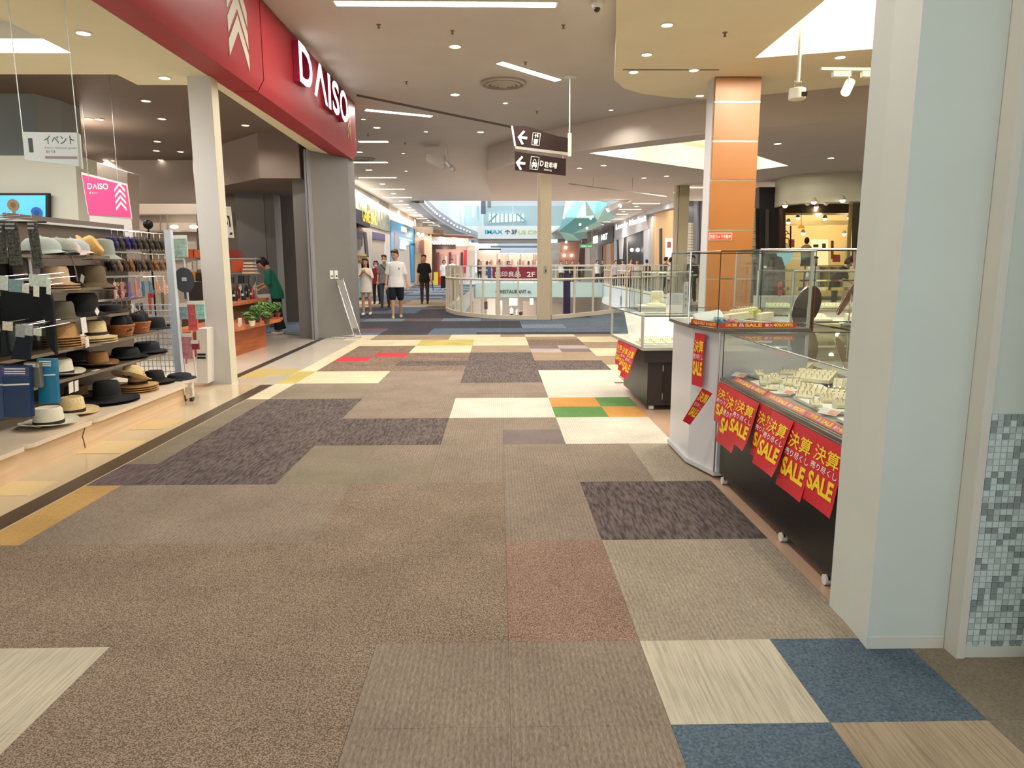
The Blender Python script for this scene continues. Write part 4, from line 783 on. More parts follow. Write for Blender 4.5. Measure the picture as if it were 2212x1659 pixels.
MB().prism(pts_, .634, .65).build('jewellery_tray', TRAYW, None, 'white tray at the aisle corner of the far counter case', cat='tray'); MB().prism([(1.90, 6.86), (2.3, 6.86), (2.3, 7.2), (1.90, 7.2)], .634, .65).build('jewellery_tray', TRAYW, None, 'second white tray in the far counter case, beside the corner one', cat='tray')
mk = 0
for i in range(4):
    for j in range(2):
        ring_block(1.46+.11*i, 6.88+.17*j, .651, .09, .10, .03+.02*j, 1, 4, 'small ring block in the far counter case, %s row, %s from the aisle' % (['front', 'back'][j], ['first', 'second', 'third', 'fourth'][i]), .1, 'ring blocks in the far counter')
for i in range(3): ring_block(1.99+.12*i, 7.0, .651, .1, .14, .05, 2, 4, 'ring block on the second tray of the far counter, %s' % ['left', 'centre', 'right'][i], 0, 'ring blocks in the far counter')
# upper box on the far counter
ub = thing('glass_box', (1.7, 7.45, .94), 'tall open glass box standing on the far counter', 'case')
U = [(1.43, 7.15), (1.95, 7.15), (1.95, 7.75), (1.43, 7.75)]; glass_box(ub, U, .94, 1.345, edge=.005); MB().tube([(1.43, 7.15, 1.345), (1.95, 7.15, 1.345)], .006, 5).build('top_rail', CHROME, ub)
MB().box(1.45, 1.74, 7.2, 7.5, .985, 1.0).build('riser', TRAYW, ub); MB().box(1.47, 1.72, 7.22, 7.48, .94, .985).build('riser_base', M((200, 198, 190), .5), ub)
t = thing('necklace_display', (1.62, 7.33, 1.0), 'cream arched cushion display on a round foot in the glass box', 'display')
MB().lathe([(.09, 0), (.09, .015), (.05, .025), (.03, .05)], (1.62, 7.33, 1.0), 24).build('foot', VEL, t, smooth=30); MB().obox((1.635, 7.33, 1.09), .13, .05, .12).build('cushion', VEL, t, bevel=.02); MB().tube([(1.52, 7.3, 1.0), (1.52, 7.3, 1.07), (1.58, 7.3, 1.075)], .006, 6).build('arm', VEL, t)
t = tframe('acrylic_notice', (1.69, 7.10, .935), (1, .1, 0), (0, .12, 1), 'clear leaning notice card in front of the glass box', 'card'); shape(rect(0, 0, .17, .20), M((222, 222, 226), .3, alpha=.55), t, z=0, t=.003, name='card'); [shape(rect(.02+.02*i, .08, .024+.02*i, .18), M((180, 180, 186), .5), t, z=.004, t=.001, name='print') for i in range(6)]; shape(rect(-.01, 0, .16, .08), PAPER, t, z=.003, t=.001, name='label')
t = tframe('acrylic_notice', (1.86, 7.12, .935), (1, .0, 0), (0, .05, 1), 'narrow upright notice at the right of the glass box', 'card'); shape(rect(0, 0, .045, .31), M((196, 196, 190), .3), t, z=0, t=.003, name='card'); [shape(rect(.014, .06+.06*i, .028, .09+.06*i), M((140, 140, 140), .5), t, z=.004, t=.001, name='print') for i in range(4)]
g = 'red sale sheets on the side of the far counter'
dv = Vector((1.375-1.29, 6.735-8.05, 0)).normalized()
for i in range(3):
    o = Vector((1.29, 8.05, .60))+dv*(.36+.28*i)+Vector((-.012, 0, 0)); sheet(o, dv, .10+.12*i, .26, .26+.03*i, 'red sale sheet on the far counter side, %s' % ['farthest one', 'middle one', 'nearest one with a flying corner'][i], g, .012)
# ------------------------------------------------ variety shop on the left
ST = M((222, 200, 150), .75, noise=.12, scale=60, bump=.4); ST2 = M((226, 220, 200), .7, noise=.05, scale=80, bump=.2); ST3 = M((196, 154, 102), .75, noise=.12, scale=60, bump=.4); BLK = M((20, 20, 22), .8, noise=.1, scale=40); BRN = M((84, 66, 50), .8, noise=.1, scale=40); BAND = M((26, 22, 22), .6)
SHELFM = M((92, 78, 66), .4, noise=.03, scale=3); GLS = M((120, 108, 94), .2, spec=.6); WOODL = M((226, 198, 164), .5, noise=.06, scale=6, stretch=(1, .15, 6), rgb2=(216, 184, 150)); WIRE = M((214, 218, 222), .3, .3); TAG = M((236, 232, 226), .6)
sh = thing('display_shelf', (-3.6, 5.7, 0), 'long hat shelf with a pale wooden plinth and glass-edged shelves, facing the aisle', 'shelf')
for k, (a, b_) in enumerate(((3.2, 4.45), (4.45, 5.42), (5.42, 7.22))):
    MB().box(-4.2, -3.24, a+.003, b_-.003, .0, .19).build('plinth_panel', WOODL, sh)
xe = -3.19
for a, b_ in ((3.2, 4.72), (4.72, 5.52), (5.52, 7.35)):
    r = .07; pl = [(-4.2, a), (xe-r, a)]+[(xe-r+r*math.sin(t*pi/8), a+r-r*math.cos(t*pi/8)) for t in range(1, 5)]+[(xe, b_-r)]+[(xe-r+r*math.cos(t*pi/8), b_-r+r*math.sin(t*pi/8)) for t in range(1, 5)]+[(-4.2, b_)]
    MB().prism(pl, .191, .221).build('plinth_top', M((232, 214, 190), .3, noise=.02, scale=4), sh)
MB().box(-4.22, -4.18, 3.2, 7.4, .221, 1.49).build('back_panel', M((50, 41, 35), .6), sh)
LV = [(.527, 7.35), (.76, 7.28), (.99, 6.7), (1.235, 6.5), (1.50, 6.45)]
for z, y1 in LV: MB().box(-4.18, -3.47, 3.6, y1, z-.018, z).build('shelf_board', SHELFM, sh); MB().box(-3.47, -3.455, 3.6, y1, z-.022, z+.002).build('shelf_edge', GLS, sh)
for y in (3.6, 5.0, 6.4): MB().box(-4.18, -4.14, y, y+.04, .221, 1.49).build('upright', WIRE, sh)
def tilt(rx, ry, rz): return Matrix.Rotation(rz, 3, 'Z') @ Matrix.Rotation(ry, 3, 'Y') @ Matrix.Rotation(rx, 3, 'X')
def hat(c, label, mat=ST, band=BAND, R=.17, h=.11, rc=.085, n=1, group=None, rot=None, cat='hat', curl=.02, tagc=False, dent=True):
    c = Vector(c); R *= 1.1; h *= 1.08; rc *= 1.1; t = thing('sun_hat', c, label, cat, group); rot = rot or Matrix.Identity(3); out = []
    for k in range(n):
        zo = k*.02; top = k == n-1; pr = [(R*.55, .004+curl*.1), (R*.95, curl), (R, curl+.002), (R, curl+.007), (R*.93, curl+.006), (rc+.012, .010), (rc, .018)]
        if top: pr += [(rc*.98, h*.5), (rc*.93, h*.85), (rc*.8, h), (rc*.45, h*(.93 if dent else 1.03)), (.001, h*(.88 if dent else 1.06))]
        else: pr += [(rc*.9, .03), (.001, .03)]
        fn = lambda v, R=R: Vector((v.x*1.0, v.y*1.12, v.z+(.02*abs(v.y/R) if abs(v.x)+abs(v.y) > rc*1.2 and curl > 0 else 0)))
        off = rot @ Vector((0, 0, zo)); mb = MB().lathe(pr, c+off, 28, rot, fn=fn); cr_o = mb.build('crown_and_brim' if top else 'brim', mat, t, smooth=50)
        if top and band: MB().lathe([(rc+.001, .014), (rc+.004, .016), (rc+.002, .042), (rc*.98, .043)], c+off, 28, rot, fn=lambda v: Vector((v.x, v.y*1.12, v.z))).build('hat_band', band, cr_o, smooth=50)
    return t
def cap(c, label, mat, rz=0., R=.085, visor=None, group='caps on the top shelf', rot=None):
    c = Vector(c); t = thing('cap', c, label, 'cap', group); m3 = (rot or Matrix.Identity(3)) @ Matrix.Rotation(rz, 3, 'Z')
    MB().lathe([(R*1.02, 0), (R*1.03, .03), (R*.97, .06), (R*.75, .09), (R*.4, .105), (.008, .11), (.001, .113)], c, 24, m3, 1, 1.15).build('dome', mat, t, smooth=60)
    mb = MB(); N_ = 10; vs_ = []
    for i in range(N_+1):
        a = -pi/2*.85+i/N_*pi*.85; ca, sa = math.cos(a), math.sin(a)
        for r, z in ((R*.9, .006), (R*1.9*(.62+.38*ca), -.012-.02*abs(sa)), (R*1.9*(.62+.38*ca), -.009-.02*abs(sa)), (R*.9, .012)): vs_.append(c+m3 @ Vector((ca*r, sa*R*1.05*(1 if r < R else 1.0), z)))
    fs = [(i*4+j, (i+1)*4+j, (i+1)*4+(j+1) % 4, i*4+(j+1) % 4) for i in range(N_) for j in range(4)]
    mb.add(vs_, fs).build('visor', visor or mat, t, smooth=40); MB().ball(c+m3 @ Vector((0, 0, .113)), .008, n=8).build('button', mat, t); return t
def pt(x, y, z): return on(x, y, z)
B0, S1, S2, S3, S4, S5 = .222, .527, .76, .99, 1.235, 1.50
# plinth hats
def bp(x, y, z, xx=-3.42):      # pixel column -> point on the line x=xx at that height
    p = ax(x, y, xx); return Vector((xx, p.y, z))
hat(bp(105, 905, B0), 'off-white panama hat with a black band on the plinth, nearest the aisle front', ST2, R=.175, h=.13, rc=.09)
hat(bp(155, 880, B0, -3.50), 'golden straw hat with a dark band, just behind the white panama on the plinth', ST, R=.175, h=.13, rc=.085, curl=.01)
hat(bp(232, 858, B0, -3.50), 'big black wide-brimmed hat on the plinth', BLK, M((34, 34, 36), .8), R=.23, h=.15, rc=.10, n=2, curl=.0, dent=False)
hat(bp(300, 850, B0, -3.48), 'stack of tan straw brims with black edging on the plinth, under the tilted straw hat', ST3, R=.16, h=.10, rc=.075, n=4, curl=.0)
hat(bp(283, 815, B0+.10, -3.5)+Vector((0, 0, .03)), 'tilted pale straw hat with a black band on top of the tan stack', ST, R=.155, h=.12, rc=.08, rot=tilt(-.35, .1, 0))
hat(bp(335, 825, B0, -3.55), 'dark brown-black hat lying behind the tan stack on the plinth', M((34, 28, 26), .8), M((20, 18, 18), .7), R=.17, h=.10, n=2, curl=.0)
hat(bp(388, 817, B0, -3.42), 'round navy-black hat at the far end of the plinth', M((26, 28, 36), .8), None, R=.15, h=.05, rc=.11, curl=.0)
hat(bp(165, 850, B0, -3.85), 'brown felt hat deep on the plinth behind the straw hat', M((110, 84, 60), .8), R=.15)
# shelf 1 (lowest)
hat(bp(130, 800, S1, -3.60), 'white panama with a wide black band on the lowest shelf', ST2, R=.16, h=.13, rc=.085)
hat(bp(172, 790, S1, -3.85), 'dark olive hat on the lowest shelf between the white and the brown one', M((58, 54, 40), .8), M((120, 110, 96), .7), R=.15)
hat(bp(212, 785, S1, -3.60), 'brown felt hat with a grey band on the lowest shelf', M((156, 110, 66), .7), M((78, 84, 84), .7), R=.15, h=.12, rc=.08)
hat(bp(272, 768, S1, -3.62), 'flat black bucket hat on the lowest shelf', BLK, None, R=.17, h=.08, rc=.11, curl=-.0, n=2); hat(bp(318, 760, S1, -3.62), 'flat navy bucket hat at the right of the lowest shelf', M((24, 28, 40), .8), None, R=.17, h=.09, rc=.11, n=2, curl=0)
for k, (x, y, w) in enumerate(((150, 805, .06), (163, 812, .05))):
    a = bp(x, y, .45, -3.452); MB().obox(a, .004, w, .09, tilt(.1, .12, 0)).build('price_tag', TAG, None, ['white price tag hanging from the edge below the white panama, left one', 'white price tag hanging from the edge below the white panama, right one'][k], cat='tag')
a = bp(206, 796, S1+.002, -3.48); MB().obox(a, .03, .09, .004).build('price_tag', TAG, None, 'white price tag lying flat on the lowest shelf edge', cat='tag')
# shelf 2
hat(bp(140, 738, S2, -3.58), 'stack of tan paper hats on the second shelf', ST3, None, R=.14, h=.11, rc=.09, n=5, curl=.0, group='stacked hats on the second shelf')
hat(bp(205, 731, S2, -3.58), 'pair of pale straw hats with thin black cords on the second shelf', ST, M((40, 30, 20), .6), R=.16, h=.13, rc=.09, n=3, curl=-.01, group='stacked hats on the second shelf')
def basket(c, label, r=.10, h=.11):
    t = thing('wicker_basket', c, label, 'basket', 'wicker baskets on the second shelf'); W_ = M((176, 108, 64), .6, noise=.2, scale=40); mb = MB()
    MB().lathe([(.001, 0), (r*.74, 0), (r*.74, .006), (.001, .006)], c, 24).build('bottom', W_, t)
    for k in range(9): z = .008+h*k/9; rr = r*(.76+.24*k/8); mb.tube([Vector(c)+Vector((math.cos(a*pi/14)*(rr+(.003 if (a+k) % 2 else -.003)), math.sin(a*pi/14)*(rr+(.003 if (a+k) % 2 else -.003)), z)) for a in range(28)], .0058, 5, closed=True)
    mb.build('weave', W_, t, smooth=60, kind='stuff'); MB().tube([Vector(c)+Vector((math.cos(a*pi/12)*r*1.02, math.sin(a*pi/12)*r*1.02, h)) for a in range(24)], .009, 6, closed=True).build('rim', W_, t, smooth=60)
    MB().lathe([(.001, h*.9), (r*.9, h*.85), (r*.93, h*.8), (r*.9, h*.75), (.001, h*.75)], c, 20).build('lining', BLK, t); return t
b1, b2 = bp(264, 742, S2, -3.57), bp(302, 732, S2, -3.57); basket(b1, 'left wicker basket full of black berets on the second shelf', .115, .105); basket(b2, 'right wicker basket full of black caps on the second shelf', .105, .105)
for k, (b_, dx, dz) in enumerate(((b1, -.03, .10), (b1, .05, .095), (b2, -.03, .10), (b2, .04, .11))):
    cap(b_+Vector((0, dx, dz)), 'black cap in the %s wicker basket, %s one' % (['left', 'left', 'right', 'right'][k], ['nearer', 'farther', 'nearer', 'farther'][k]), BLK, k, .065, group='black caps in the baskets', rot=tilt(.3*(-1)**k, .2, 0))
hat(bp(337, 728, S2, -3.62), 'black felt hat at the far end of the second shelf', BLK, None, R=.13, h=.11, rc=.09, curl=0)
for k, (x, y) in enumerate(((176, 705), (185, 712))): a = bp(x, y, .82 if k == 0 else .79, -3.44); MB().obox(a, .004, .055, .09, tilt(.2, .1, 0)).build('price_tag', TAG, None, 'white price tag leaning on the straw hats of the second shelf, %s' % ['upper', 'lower'][k], cat='tag')
a = bp(178, 671, .93, -3.45); MB().obox(a, .004, .075, .13, tilt(.05, 0, 0)).build('price_tag', TAG, None, 'largest white price tag, hanging in the middle of the hats', cat='tag')
a = bp(207, 648, 1.03, -3.45); MB().obox(a, .004, .05, .05, tilt(.7, 0, 0)).build('price_tag', TAG, None, 'small tilted white tag over the black hats of the third shelf', cat='tag')
# shelf 3, 4
hat(bp(130, 662, S3, -3.6), 'folded olive cap on the third shelf', M((96, 92, 76), .8), None, R=.12, h=.13, rc=.09, curl=0); hat(bp(178, 655, S3, -3.62), 'tall black soft hat on the third shelf', BLK, None, R=.17, h=.16, rc=.11, n=2, curl=-.02); hat(bp(235, 655, S3, -3.62), 'low black visor hat at the right of the third shelf', M((20, 18, 20), .8), None, R=.15, h=.07, rc=.1, curl=0)
hat(bp(120, 606, S4, -3.58), 'stack of beige fabric caps on the fourth shelf', M((206, 176, 140), .8), None, R=.15, h=.13, rc=.09, n=3, curl=-.01, group='hats on the fourth shelf'); hat(bp(155, 607, S4, -3.72), 'dark brown tall hat behind the beige caps on the fourth shelf', M((34, 26, 24), .85), None, R=.15, h=.17, rc=.12, n=1, curl=0, group='hats on the fourth shelf'); hat(bp(200, 610, S4, -3.6), 'olive bucket hat with a hanging tag on the fourth shelf', M((104, 90, 66), .8), None, R=.17, h=.15, rc=.10, n=2, curl=-.03, group='hats on the fourth shelf', dent=False)
a = bp(176, 588, 1.31, -3.50); MB().obox(a, .004, .05, .07, tilt(-.5, 0, 0)).build('price_tag', M((150, 146, 136), .6), None, 'grey tag on the olive bucket hat', cat='tag')
# shelf 5: caps
CG = M((176, 184, 180), .8, noise=.06, scale=60); CP = M((206, 190, 186), .8, noise=.1, scale=20)
for x, y, mt, rz, lb, vz in [(90, 540, CG, -.3, 'light grey cap leftmost on the top shelf', None), (125, 540, M((160, 164, 152), .8, noise=.1, scale=50), -.5, 'grey-green patterned cap second on the top shelf', M((60, 64, 52), .7)), (155, 540, M((178, 186, 188), .9, noise=.15, scale=120), -.3, 'knitted pale grey cap with a curved visor on the top shelf', CP), (137, 548, CP, -.2, 'pinkish cap tucked under the grey caps on the top shelf', CP)]:
    cap(bp(x, y, S5+.035 if mt is not CP else S5+.02, -3.60), lb, mt, rz, .122, vz)
hat(bp(190, 545, S5+.06, -3.62), 'golden brown sun visor hat standing on edge on the top shelf', M((206, 166, 96), .7), None, R=.13, h=.09, rc=.09, rot=tilt(0, 1.0, .3), curl=0); hat(bp(222, 548, S5, -3.60), 'grey-green bucket hat at the right end of the top shelf', M((150, 156, 148), .8), None, R=.15, h=.14, rc=.09, curl=-.03, dent=False)
MB().tube([bp(153, 545, S5, -3.45), bp(158, 560, 1.44, -3.45), bp(163, 580, 1.37, -3.45), bp(167, 600, 1.29, -3.45)], .005, 6).build('cord', M((120, 114, 104), .7), None, 'grey cord hanging from the top shelf edge', cat='cord')
c = bp(183, 915, .20, -3.185); MB().tube([(xe+.008, 5.36, .19), (xe+.01, 5.31, .13), (xe+.012, 5.32, .10), (xe+.012, 5.33, .04)], .0035, 5).build('cord', M((70, 52, 38), .7), None, 'thin brown cord dangling over the wooden plinth joint', cat='cord')
# hanging sleeves and socks at the left
HK = M((226, 228, 230), .2, .8)
for k, (x, y, x1, y1) in enumerate(((0, 468, 14, 463), (0, 473, 42, 465), (8, 477, 68, 470))):
    a, b_ = at(x-60, y+3, 4.5), at(x1, y1, 4.5); MB().tube([a, b_, b_+Vector((0, 0, .03))], .004, 6).build('peg_hook', HK, None, 'chrome display hook at the upper left, %s of three' % ['top one', 'middle one', 'lowest and longest one'][k], cat='hook', group='hooks over the patterned sleeves')
PAT = M((92, 90, 80), .8, noise=.6, scale=70, rgb2=(24, 24, 24)); 
for k, (x0, x1, y0, y1, sl) in enumerate(((8, 34, 478, 574, 12), (56, 76, 478, 580, 16), (-14, 6, 485, 570, 8))):
    P = [at(x0, y0, 4.5), at(x1, y0, 4.5), at(x1+sl, y1, 4.5), at(x0+sl, y1, 4.5)]; t = thing('arm_sleeve', P[3], ['patterned arm cover hanging at the upper left, the wider one', 'patterned arm cover hanging in front of the caps', 'patterned arm cover cut off by the left picture edge'][k], 'clothing', 'patterned arm covers')
    MB().slab(P, .02).build('sleeve', PAT, t, bevel=.004); [MB().slab([at(x0+3, y, 4.495), at(x1-3, y, 4.495), at(x1-3, y+4, 4.495), at(x0+3, y+4, 4.495)], .003).build('header_card', M((160, 160, 156), .5), t) for y in (y0+4, y0+13)]
SOCK = M((18, 22, 24), .85, noise=.1, scale=30)
for k, (pts, c, lb) in enumerate([([(0, 625), (95, 625), (90, 700), (0, 695)], (16, 20, 20), 'large black folded garment hanging at the left'), ([(62, 600), (100, 612), (112, 650), (121, 768), (100, 745), (96, 690)], (18, 20, 22), 'long black stocking hanging diagonally before the straw hats'), ([(8, 705), (35, 708), (36, 762), (14, 758)], (76, 80, 82), 'grey garment hanging low at the left'), ([(36, 722), (66, 722), (62, 778), (22, 776)], (26, 32, 44), 'navy garment hanging low at the left, beside the grey one'), ([(0, 700), (8, 705), (16, 765), (0, 770)], (30, 34, 40), 'dark garment at the picture edge beside the grey one')]):
    Y_ = 4.55-.02*k; MB().slab([at(x, y, Y_) for x, y in pts], .03).build('garment', M(c, .85, noise=.1, scale=30), None, lb, cat='clothing', bevel=.006)
for k, (x0, y0, x1, y1, c, lb) in enumerate([(0, 595, 17, 626, (196, 200, 190), 'pale header card at the left edge over the black garment'), (19, 602, 50, 630, (120, 146, 146), 'teal patterned header card over the black garment'), (62, 592, 108, 618, (190, 200, 184), 'pale green header card right of the teal one'), (48, 612, 62, 632, (206, 200, 184), 'narrow white card between the teal and green ones'), (72, 616, 84, 640, (220, 214, 196), 'white card hanging below the green header card'), (100, 600, 109, 635, (214, 210, 196), 'white strip card before the beige caps'), (5, 694, 27, 713, (212, 202, 176), 'cream card over the grey garment'), (33, 700, 52, 727, (150, 152, 148), 'black and white printed card, left of the pair'), (53, 700, 70, 724, (170, 172, 166), 'black and white printed card, right of the pair'), (72, 708, 89, 724, (200, 196, 184), 'small white card beside the printed pair')]):
    Y_ = 4.42-.012*k; t = MB().slab([at(x0, y0, Y_), at(x1, y0+2, Y_), at(x1, y1+2, Y_), at(x0, y1, Y_)], .004).build('header_card', M(c, .5, noise=.15, scale=50), None, lb, cat='card'); hp_ = at((x0+x1)/2, y0+2, Y_); MB().tube([hp_+Vector((0, -.005, 0)), (hp_.x, 4.64, hp_.z+.01)], .003, 5).build('peg', HK, t)
# blue packs
def pack(x0, y0, x1, y1, Y_, c, hc, lb, band=True):
    P = [at(x0, y0, Y_), at(x1, y0, Y_), at(x1+6, y1, Y_), at(x0+5, y1, Y_)]; t = thing('packet', P[3], lb, 'packet', 'blue hanging packets'); MB().slab(P, .04).build('bag', M(c, .3, noise=.08, scale=10), t, bevel=.006)
    h_ = y1-y0; MB().slab([at(x0+1, y0+2, Y_-.004), at(x1-1, y0+2, Y_-.004), at(x1, y0+h_*.2, Y_-.004), at(x0+2, y0+h_*.2, Y_-.004)], .004).build('header', M(hc, .5, noise=.3, scale=40), t)
    [MB().slab([at(x0+6, y0+h_*q, Y_-.009), at(x1-8, y0+h_*q, Y_-.009), at(x1-8, y0+h_*q+2.5, Y_-.009), at(x0+6, y0+h_*q+2.5, Y_-.009)], .002).build('print', PAPER, t) for q in (.05, .10, .14)]
    if band: MB().slab([at(x0+3, y0+h_*.36, Y_-.006), at(x1+1, y0+h_*.34, Y_-.006), at(x1+1, y0+h_*.37, Y_-.006), at(x0+3, y0+h_*.39, Y_-.006)], .003).build('band', PAPER, t)
pack(-20, 790, 4, 905, 4.50, (60, 84, 120), (90, 84, 120), 'blue packet cut off by the left picture edge'); pack(3, 790, 62, 902, 4.46, (28, 52, 92), (84, 78, 120), 'dark blue packet with a purple header, front of the left rack'); pack(50, 783, 84, 838, 4.52, (120, 118, 110), (190, 180, 130), 'grey printed packet between the two blue ones', False); pack(78, 775, 118, 872, 4.56, (30, 118, 156), (40, 130, 160), 'bright teal packet next to the white panamas')
# ---- sunglasses and accessory wall beyond
aw = thing('accessory_rack', (-4.1, 7.4, 0), 'white wire rack of sunglasses and hair accessories beside the hats', 'rack')
Xr = -4.12; MB().box(Xr-.06, Xr-.03, 6.2, 8.1, .221, 1.86).build('back_panel', M((104, 92, 84), .6), aw)
for z in (1.80, 1.56, 1.30, 1.06): MB().box(Xr-.03, Xr+.02, 6.1, 8.35, z-.01, z+.01).build('peg_bar', WIRE, aw)
pA, pB = at(362, 500, 7.75), at(386, 795, 7.75); MB().box(pA.x-.02, pA.x+.05, 7.70, 7.76, .06, 1.79).build('post', M((206, 216, 226), .4), aw)
mb = MB()
for i in range(9): mb.tube([(pA.x-.38+.045*i, 7.68, .25), (pA.x-.38+.045*i, 7.68, 1.02)], .004, 4)
for i in range(13): mb.tube([(pA.x-.40, 7.68, .28+.06*i), (pA.x, 7.68, .28+.06*i)], .004, 4)
mb.build('wire_grid', M((186, 206, 228), .3), aw)
rg = random.Random(11); ORD = ['first', 'second', 'third', 'fourth', 'fifth', 'sixth', 'seventh', 'eighth', 'ninth', 'tenth', 'eleventh', 'twelfth']
rows = [(1.79, 236, 352, 9, [(40, 36, 30), (52, 44, 34), (24, 24, 24), (30, 34, 90), (60, 52, 40)], 'glasses', 'first'), (1.55, 226, 360, 10, [(130, 84, 40), (60, 40, 30), (90, 70, 50), (30, 26, 26), (120, 96, 70)], 'glasses', 'second'), (1.29, 240, 362, 8, [(50, 130, 170), (120, 100, 160), (222, 160, 120), (206, 140, 130), (220, 180, 160), (214, 210, 200)], 'bands', 'third'), (1.05, 236, 312, 7, [(60, 50, 44), (220, 214, 200), (90, 84, 70), (120, 110, 130)], 'clips', 'fourth')]
for z, xa, xb, n_, cols, kind_, nm in rows:
    for i in range(n_):
        x = xa+(xb-xa)*(i+.5)/n_; yy = {'glasses': 520, 'bands': 612, 'clips': 655}[kind_]; p = ax(x, yy, Xr+.10); p.z = z; c = rg.choice(cols)
        t = thing('accessory_packet', (Xr+.10, p.y, z-.2), '%s, %s rack row, %s from the hats' % ({'glasses': 'hanging pair of sunglasses', 'bands': 'bag of coloured hair ties', 'clips': 'small card of hair clips'}[kind_], nm, ORD[i]), 'packet', {'glasses': 'sunglasses on the wire rack', 'bands': 'hair ties on the wire rack', 'clips': 'hair clip cards on the wire rack'}[kind_])
        MB().tube([(Xr, p.y, z), (Xr+.14, p.y, z), (Xr+.14, p.y, z+.015)], .003, 5).build('hook', HK, t); MB().obox((Xr+.10, p.y, z-.03), .003, .075, .045, rz=.5).build('header_card', PAPER, t)
        m_ = M(c, .3, noise=.2, scale=60)
        if kind_ == 'glasses':
            for dy in (0, .035, .07):
                for s_ in (-1, 1): MB().ball((Xr+.07+dy, p.y+.02*s_, z-.11-.05*(s_ > 0)), .012, .034, .044, n=10).build('lens', m_, t, smooth=60)
                MB().tube([(Xr+.07+dy, p.y+.02, z-.06), (Xr+.075+dy, p.y+.03, z-.19)], .003, 5).build('temple', m_, t)
        else:
            MB().obox((Xr+.10, p.y, z-.13), .012, .13, .17, rz=.3).build('bag', m_, t, bevel=.004)
            mb = MB()
            for q in range(6): cc = Vector((Xr+.108+.004*q, p.y+(rg.random()-.5)*.11, z-.13+(rg.random()-.5)*.14)); mb.tube([cc+Vector((0, math.cos(a*pi/5)*.016, math.sin(a*pi/5)*.016)) for a in range(10)], .003, 5, closed=True)
            mb.build('ties', M(tuple(min(255, v+30) for v in c), .5), t, kind='stuff')
a = ax(325, 655, Xr+.12); t = thing('packet', a, 'red and white packet of elastics low on the wire rack', 'packet'); MB().obox(a, .03, .15, .24, rz=.4).build('bag', M((190, 90, 84), .4, noise=.3, scale=60), t, bevel=.006); MB().obox(a+Vector((.02, 0, .09)), .03, .14, .05, rz=.4).build('header', M((196, 40, 52), .5), t)
a = ax(352, 650, Xr+.14); MB().obox(a, .03, .12, .2, rz=.4).build('packet', M((120, 104, 84), .4, noise=.3, scale=60), None, 'brown packet beside the red elastics packet', cat='packet')
# end frame with fans
ef = thing('fan_stand', (-3.35, 7.95, 0), 'white wire end stand holding paper fans and pink packets, before the slim white column', 'rack')
def L2(x, y, Y_=7.9): return at(x, y, Y_)
for x0, x1 in ((376, 402), (398, 424)): MB().tube([L2(x0, 560), L2(x0+26, 820)], .008, 6).build('frame_post', M((214, 220, 226), .3), ef)
for y in (560, 600, 680, 740): MB().tube([L2(374+(y-560)*.1, y), L2(398+(y-560)*.1, y)], .006, 6).build('frame_bar', M((214, 220, 226), .3), ef)
for k, (x, y, c, r, lb) in enumerate([(398, 605, (64, 66, 74), .10, 'round dark paddle fan on the end stand'), (400, 748, (210, 150, 156), .095, 'round pink packet low on the end stand')]):
    a = L2(x, y, 7.84); t = thing('paddle_fan', a-Vector((0, 0, r)), lb, 'fan'); m3 = Matrix.Rotation(.35, 3, 'Z') @ Matrix.Rotation(pi/2, 3, 'X'); MB().lathe([(.001, -.006), (r, -.006), (r, .006), (.001, .006)], a, 28, m3, 1, 1.35).build('paddle', M(c, .5), t); MB().obox(a+Vector((0, -.012, .01)), .06, .004, .04).build('label', M((190, 206, 210), .5), t); MB().obox(a-Vector((0, 0, r*1.6)), .02, .01, r*.9).build('handle', M(c, .5), t)
for k, (x0, y0, x1, y1, c, lb) in enumerate([(404, 650, 424, 714, (214, 96, 100), 'coral hair accessory pack on the end stand'), (380, 655, 404, 690, (150, 170, 176), 'clear pack of small grey items on the end stand'), (420, 650, 440, 690, (160, 206, 200), 'mint bow pack at the right of the end stand'), (372, 508, 402, 556, (166, 190, 176), 'pack of striped mint straws at the top of the end stand'), (386, 720, 414, 775, (206, 140, 146), 'pink pouch pack at the foot of the end stand'), (412, 735, 428, 755, (150, 60, 70), 'small dark red pack beside the pink pouch')]):
    Y_ = 7.86-.01*k; P = [L2(x0, y0, Y_), L2(x1, y0, Y_), L2(x1+3, y1, Y_), L2(x0+3, y1, Y_)]; t = thing('packet', P[3], lb, 'packet'); MB().slab(P, .03).build('bag', M(c, .4, noise=.25, scale=30), t, bevel=.005)
    MB().slab([L2(x0, y0, Y_-.004), L2(x1, y0, Y_-.004), L2(x1, y0+8, Y_-.004), L2(x0, y0+8, Y_-.004)], .003).build('header_card', PAPER, t)
cb = thing('wheeled_plinth', (-3.3, 7.75, 0), 'white wheeled base with small printed boxes under the end stand', 'base'); MB().slab([L2(424, 710, 8.3), L2(447, 710, 8.3), L2(449, 828, 8.3), L2(426, 828, 8.3)], .35).build('box', M((226, 222, 216), .5), cb)
for y in (764, 771): MB().slab([L2(426, y, 8.29), L2(444, y, 8.29), L2(444, y+4, 8.29), L2(426, y+4, 8.29)], .004).build('print', BLACK, cb)
for x in (400, 415): a = on(x, 866, 0); MB().cyl((a.x-.015, a.y, .03), (a.x+.015, a.y, .03), .03, 14).build('caster', M((60, 58, 56), .4), cb, smooth=40)
MB().slab([at(398, 828, 7.2), at(414, 826, 7.2), at(416, 858, 7.2), at(402, 862, 7.2)], .05).build('small_box', M((216, 206, 190), .5, noise=.2, scale=30), cb)
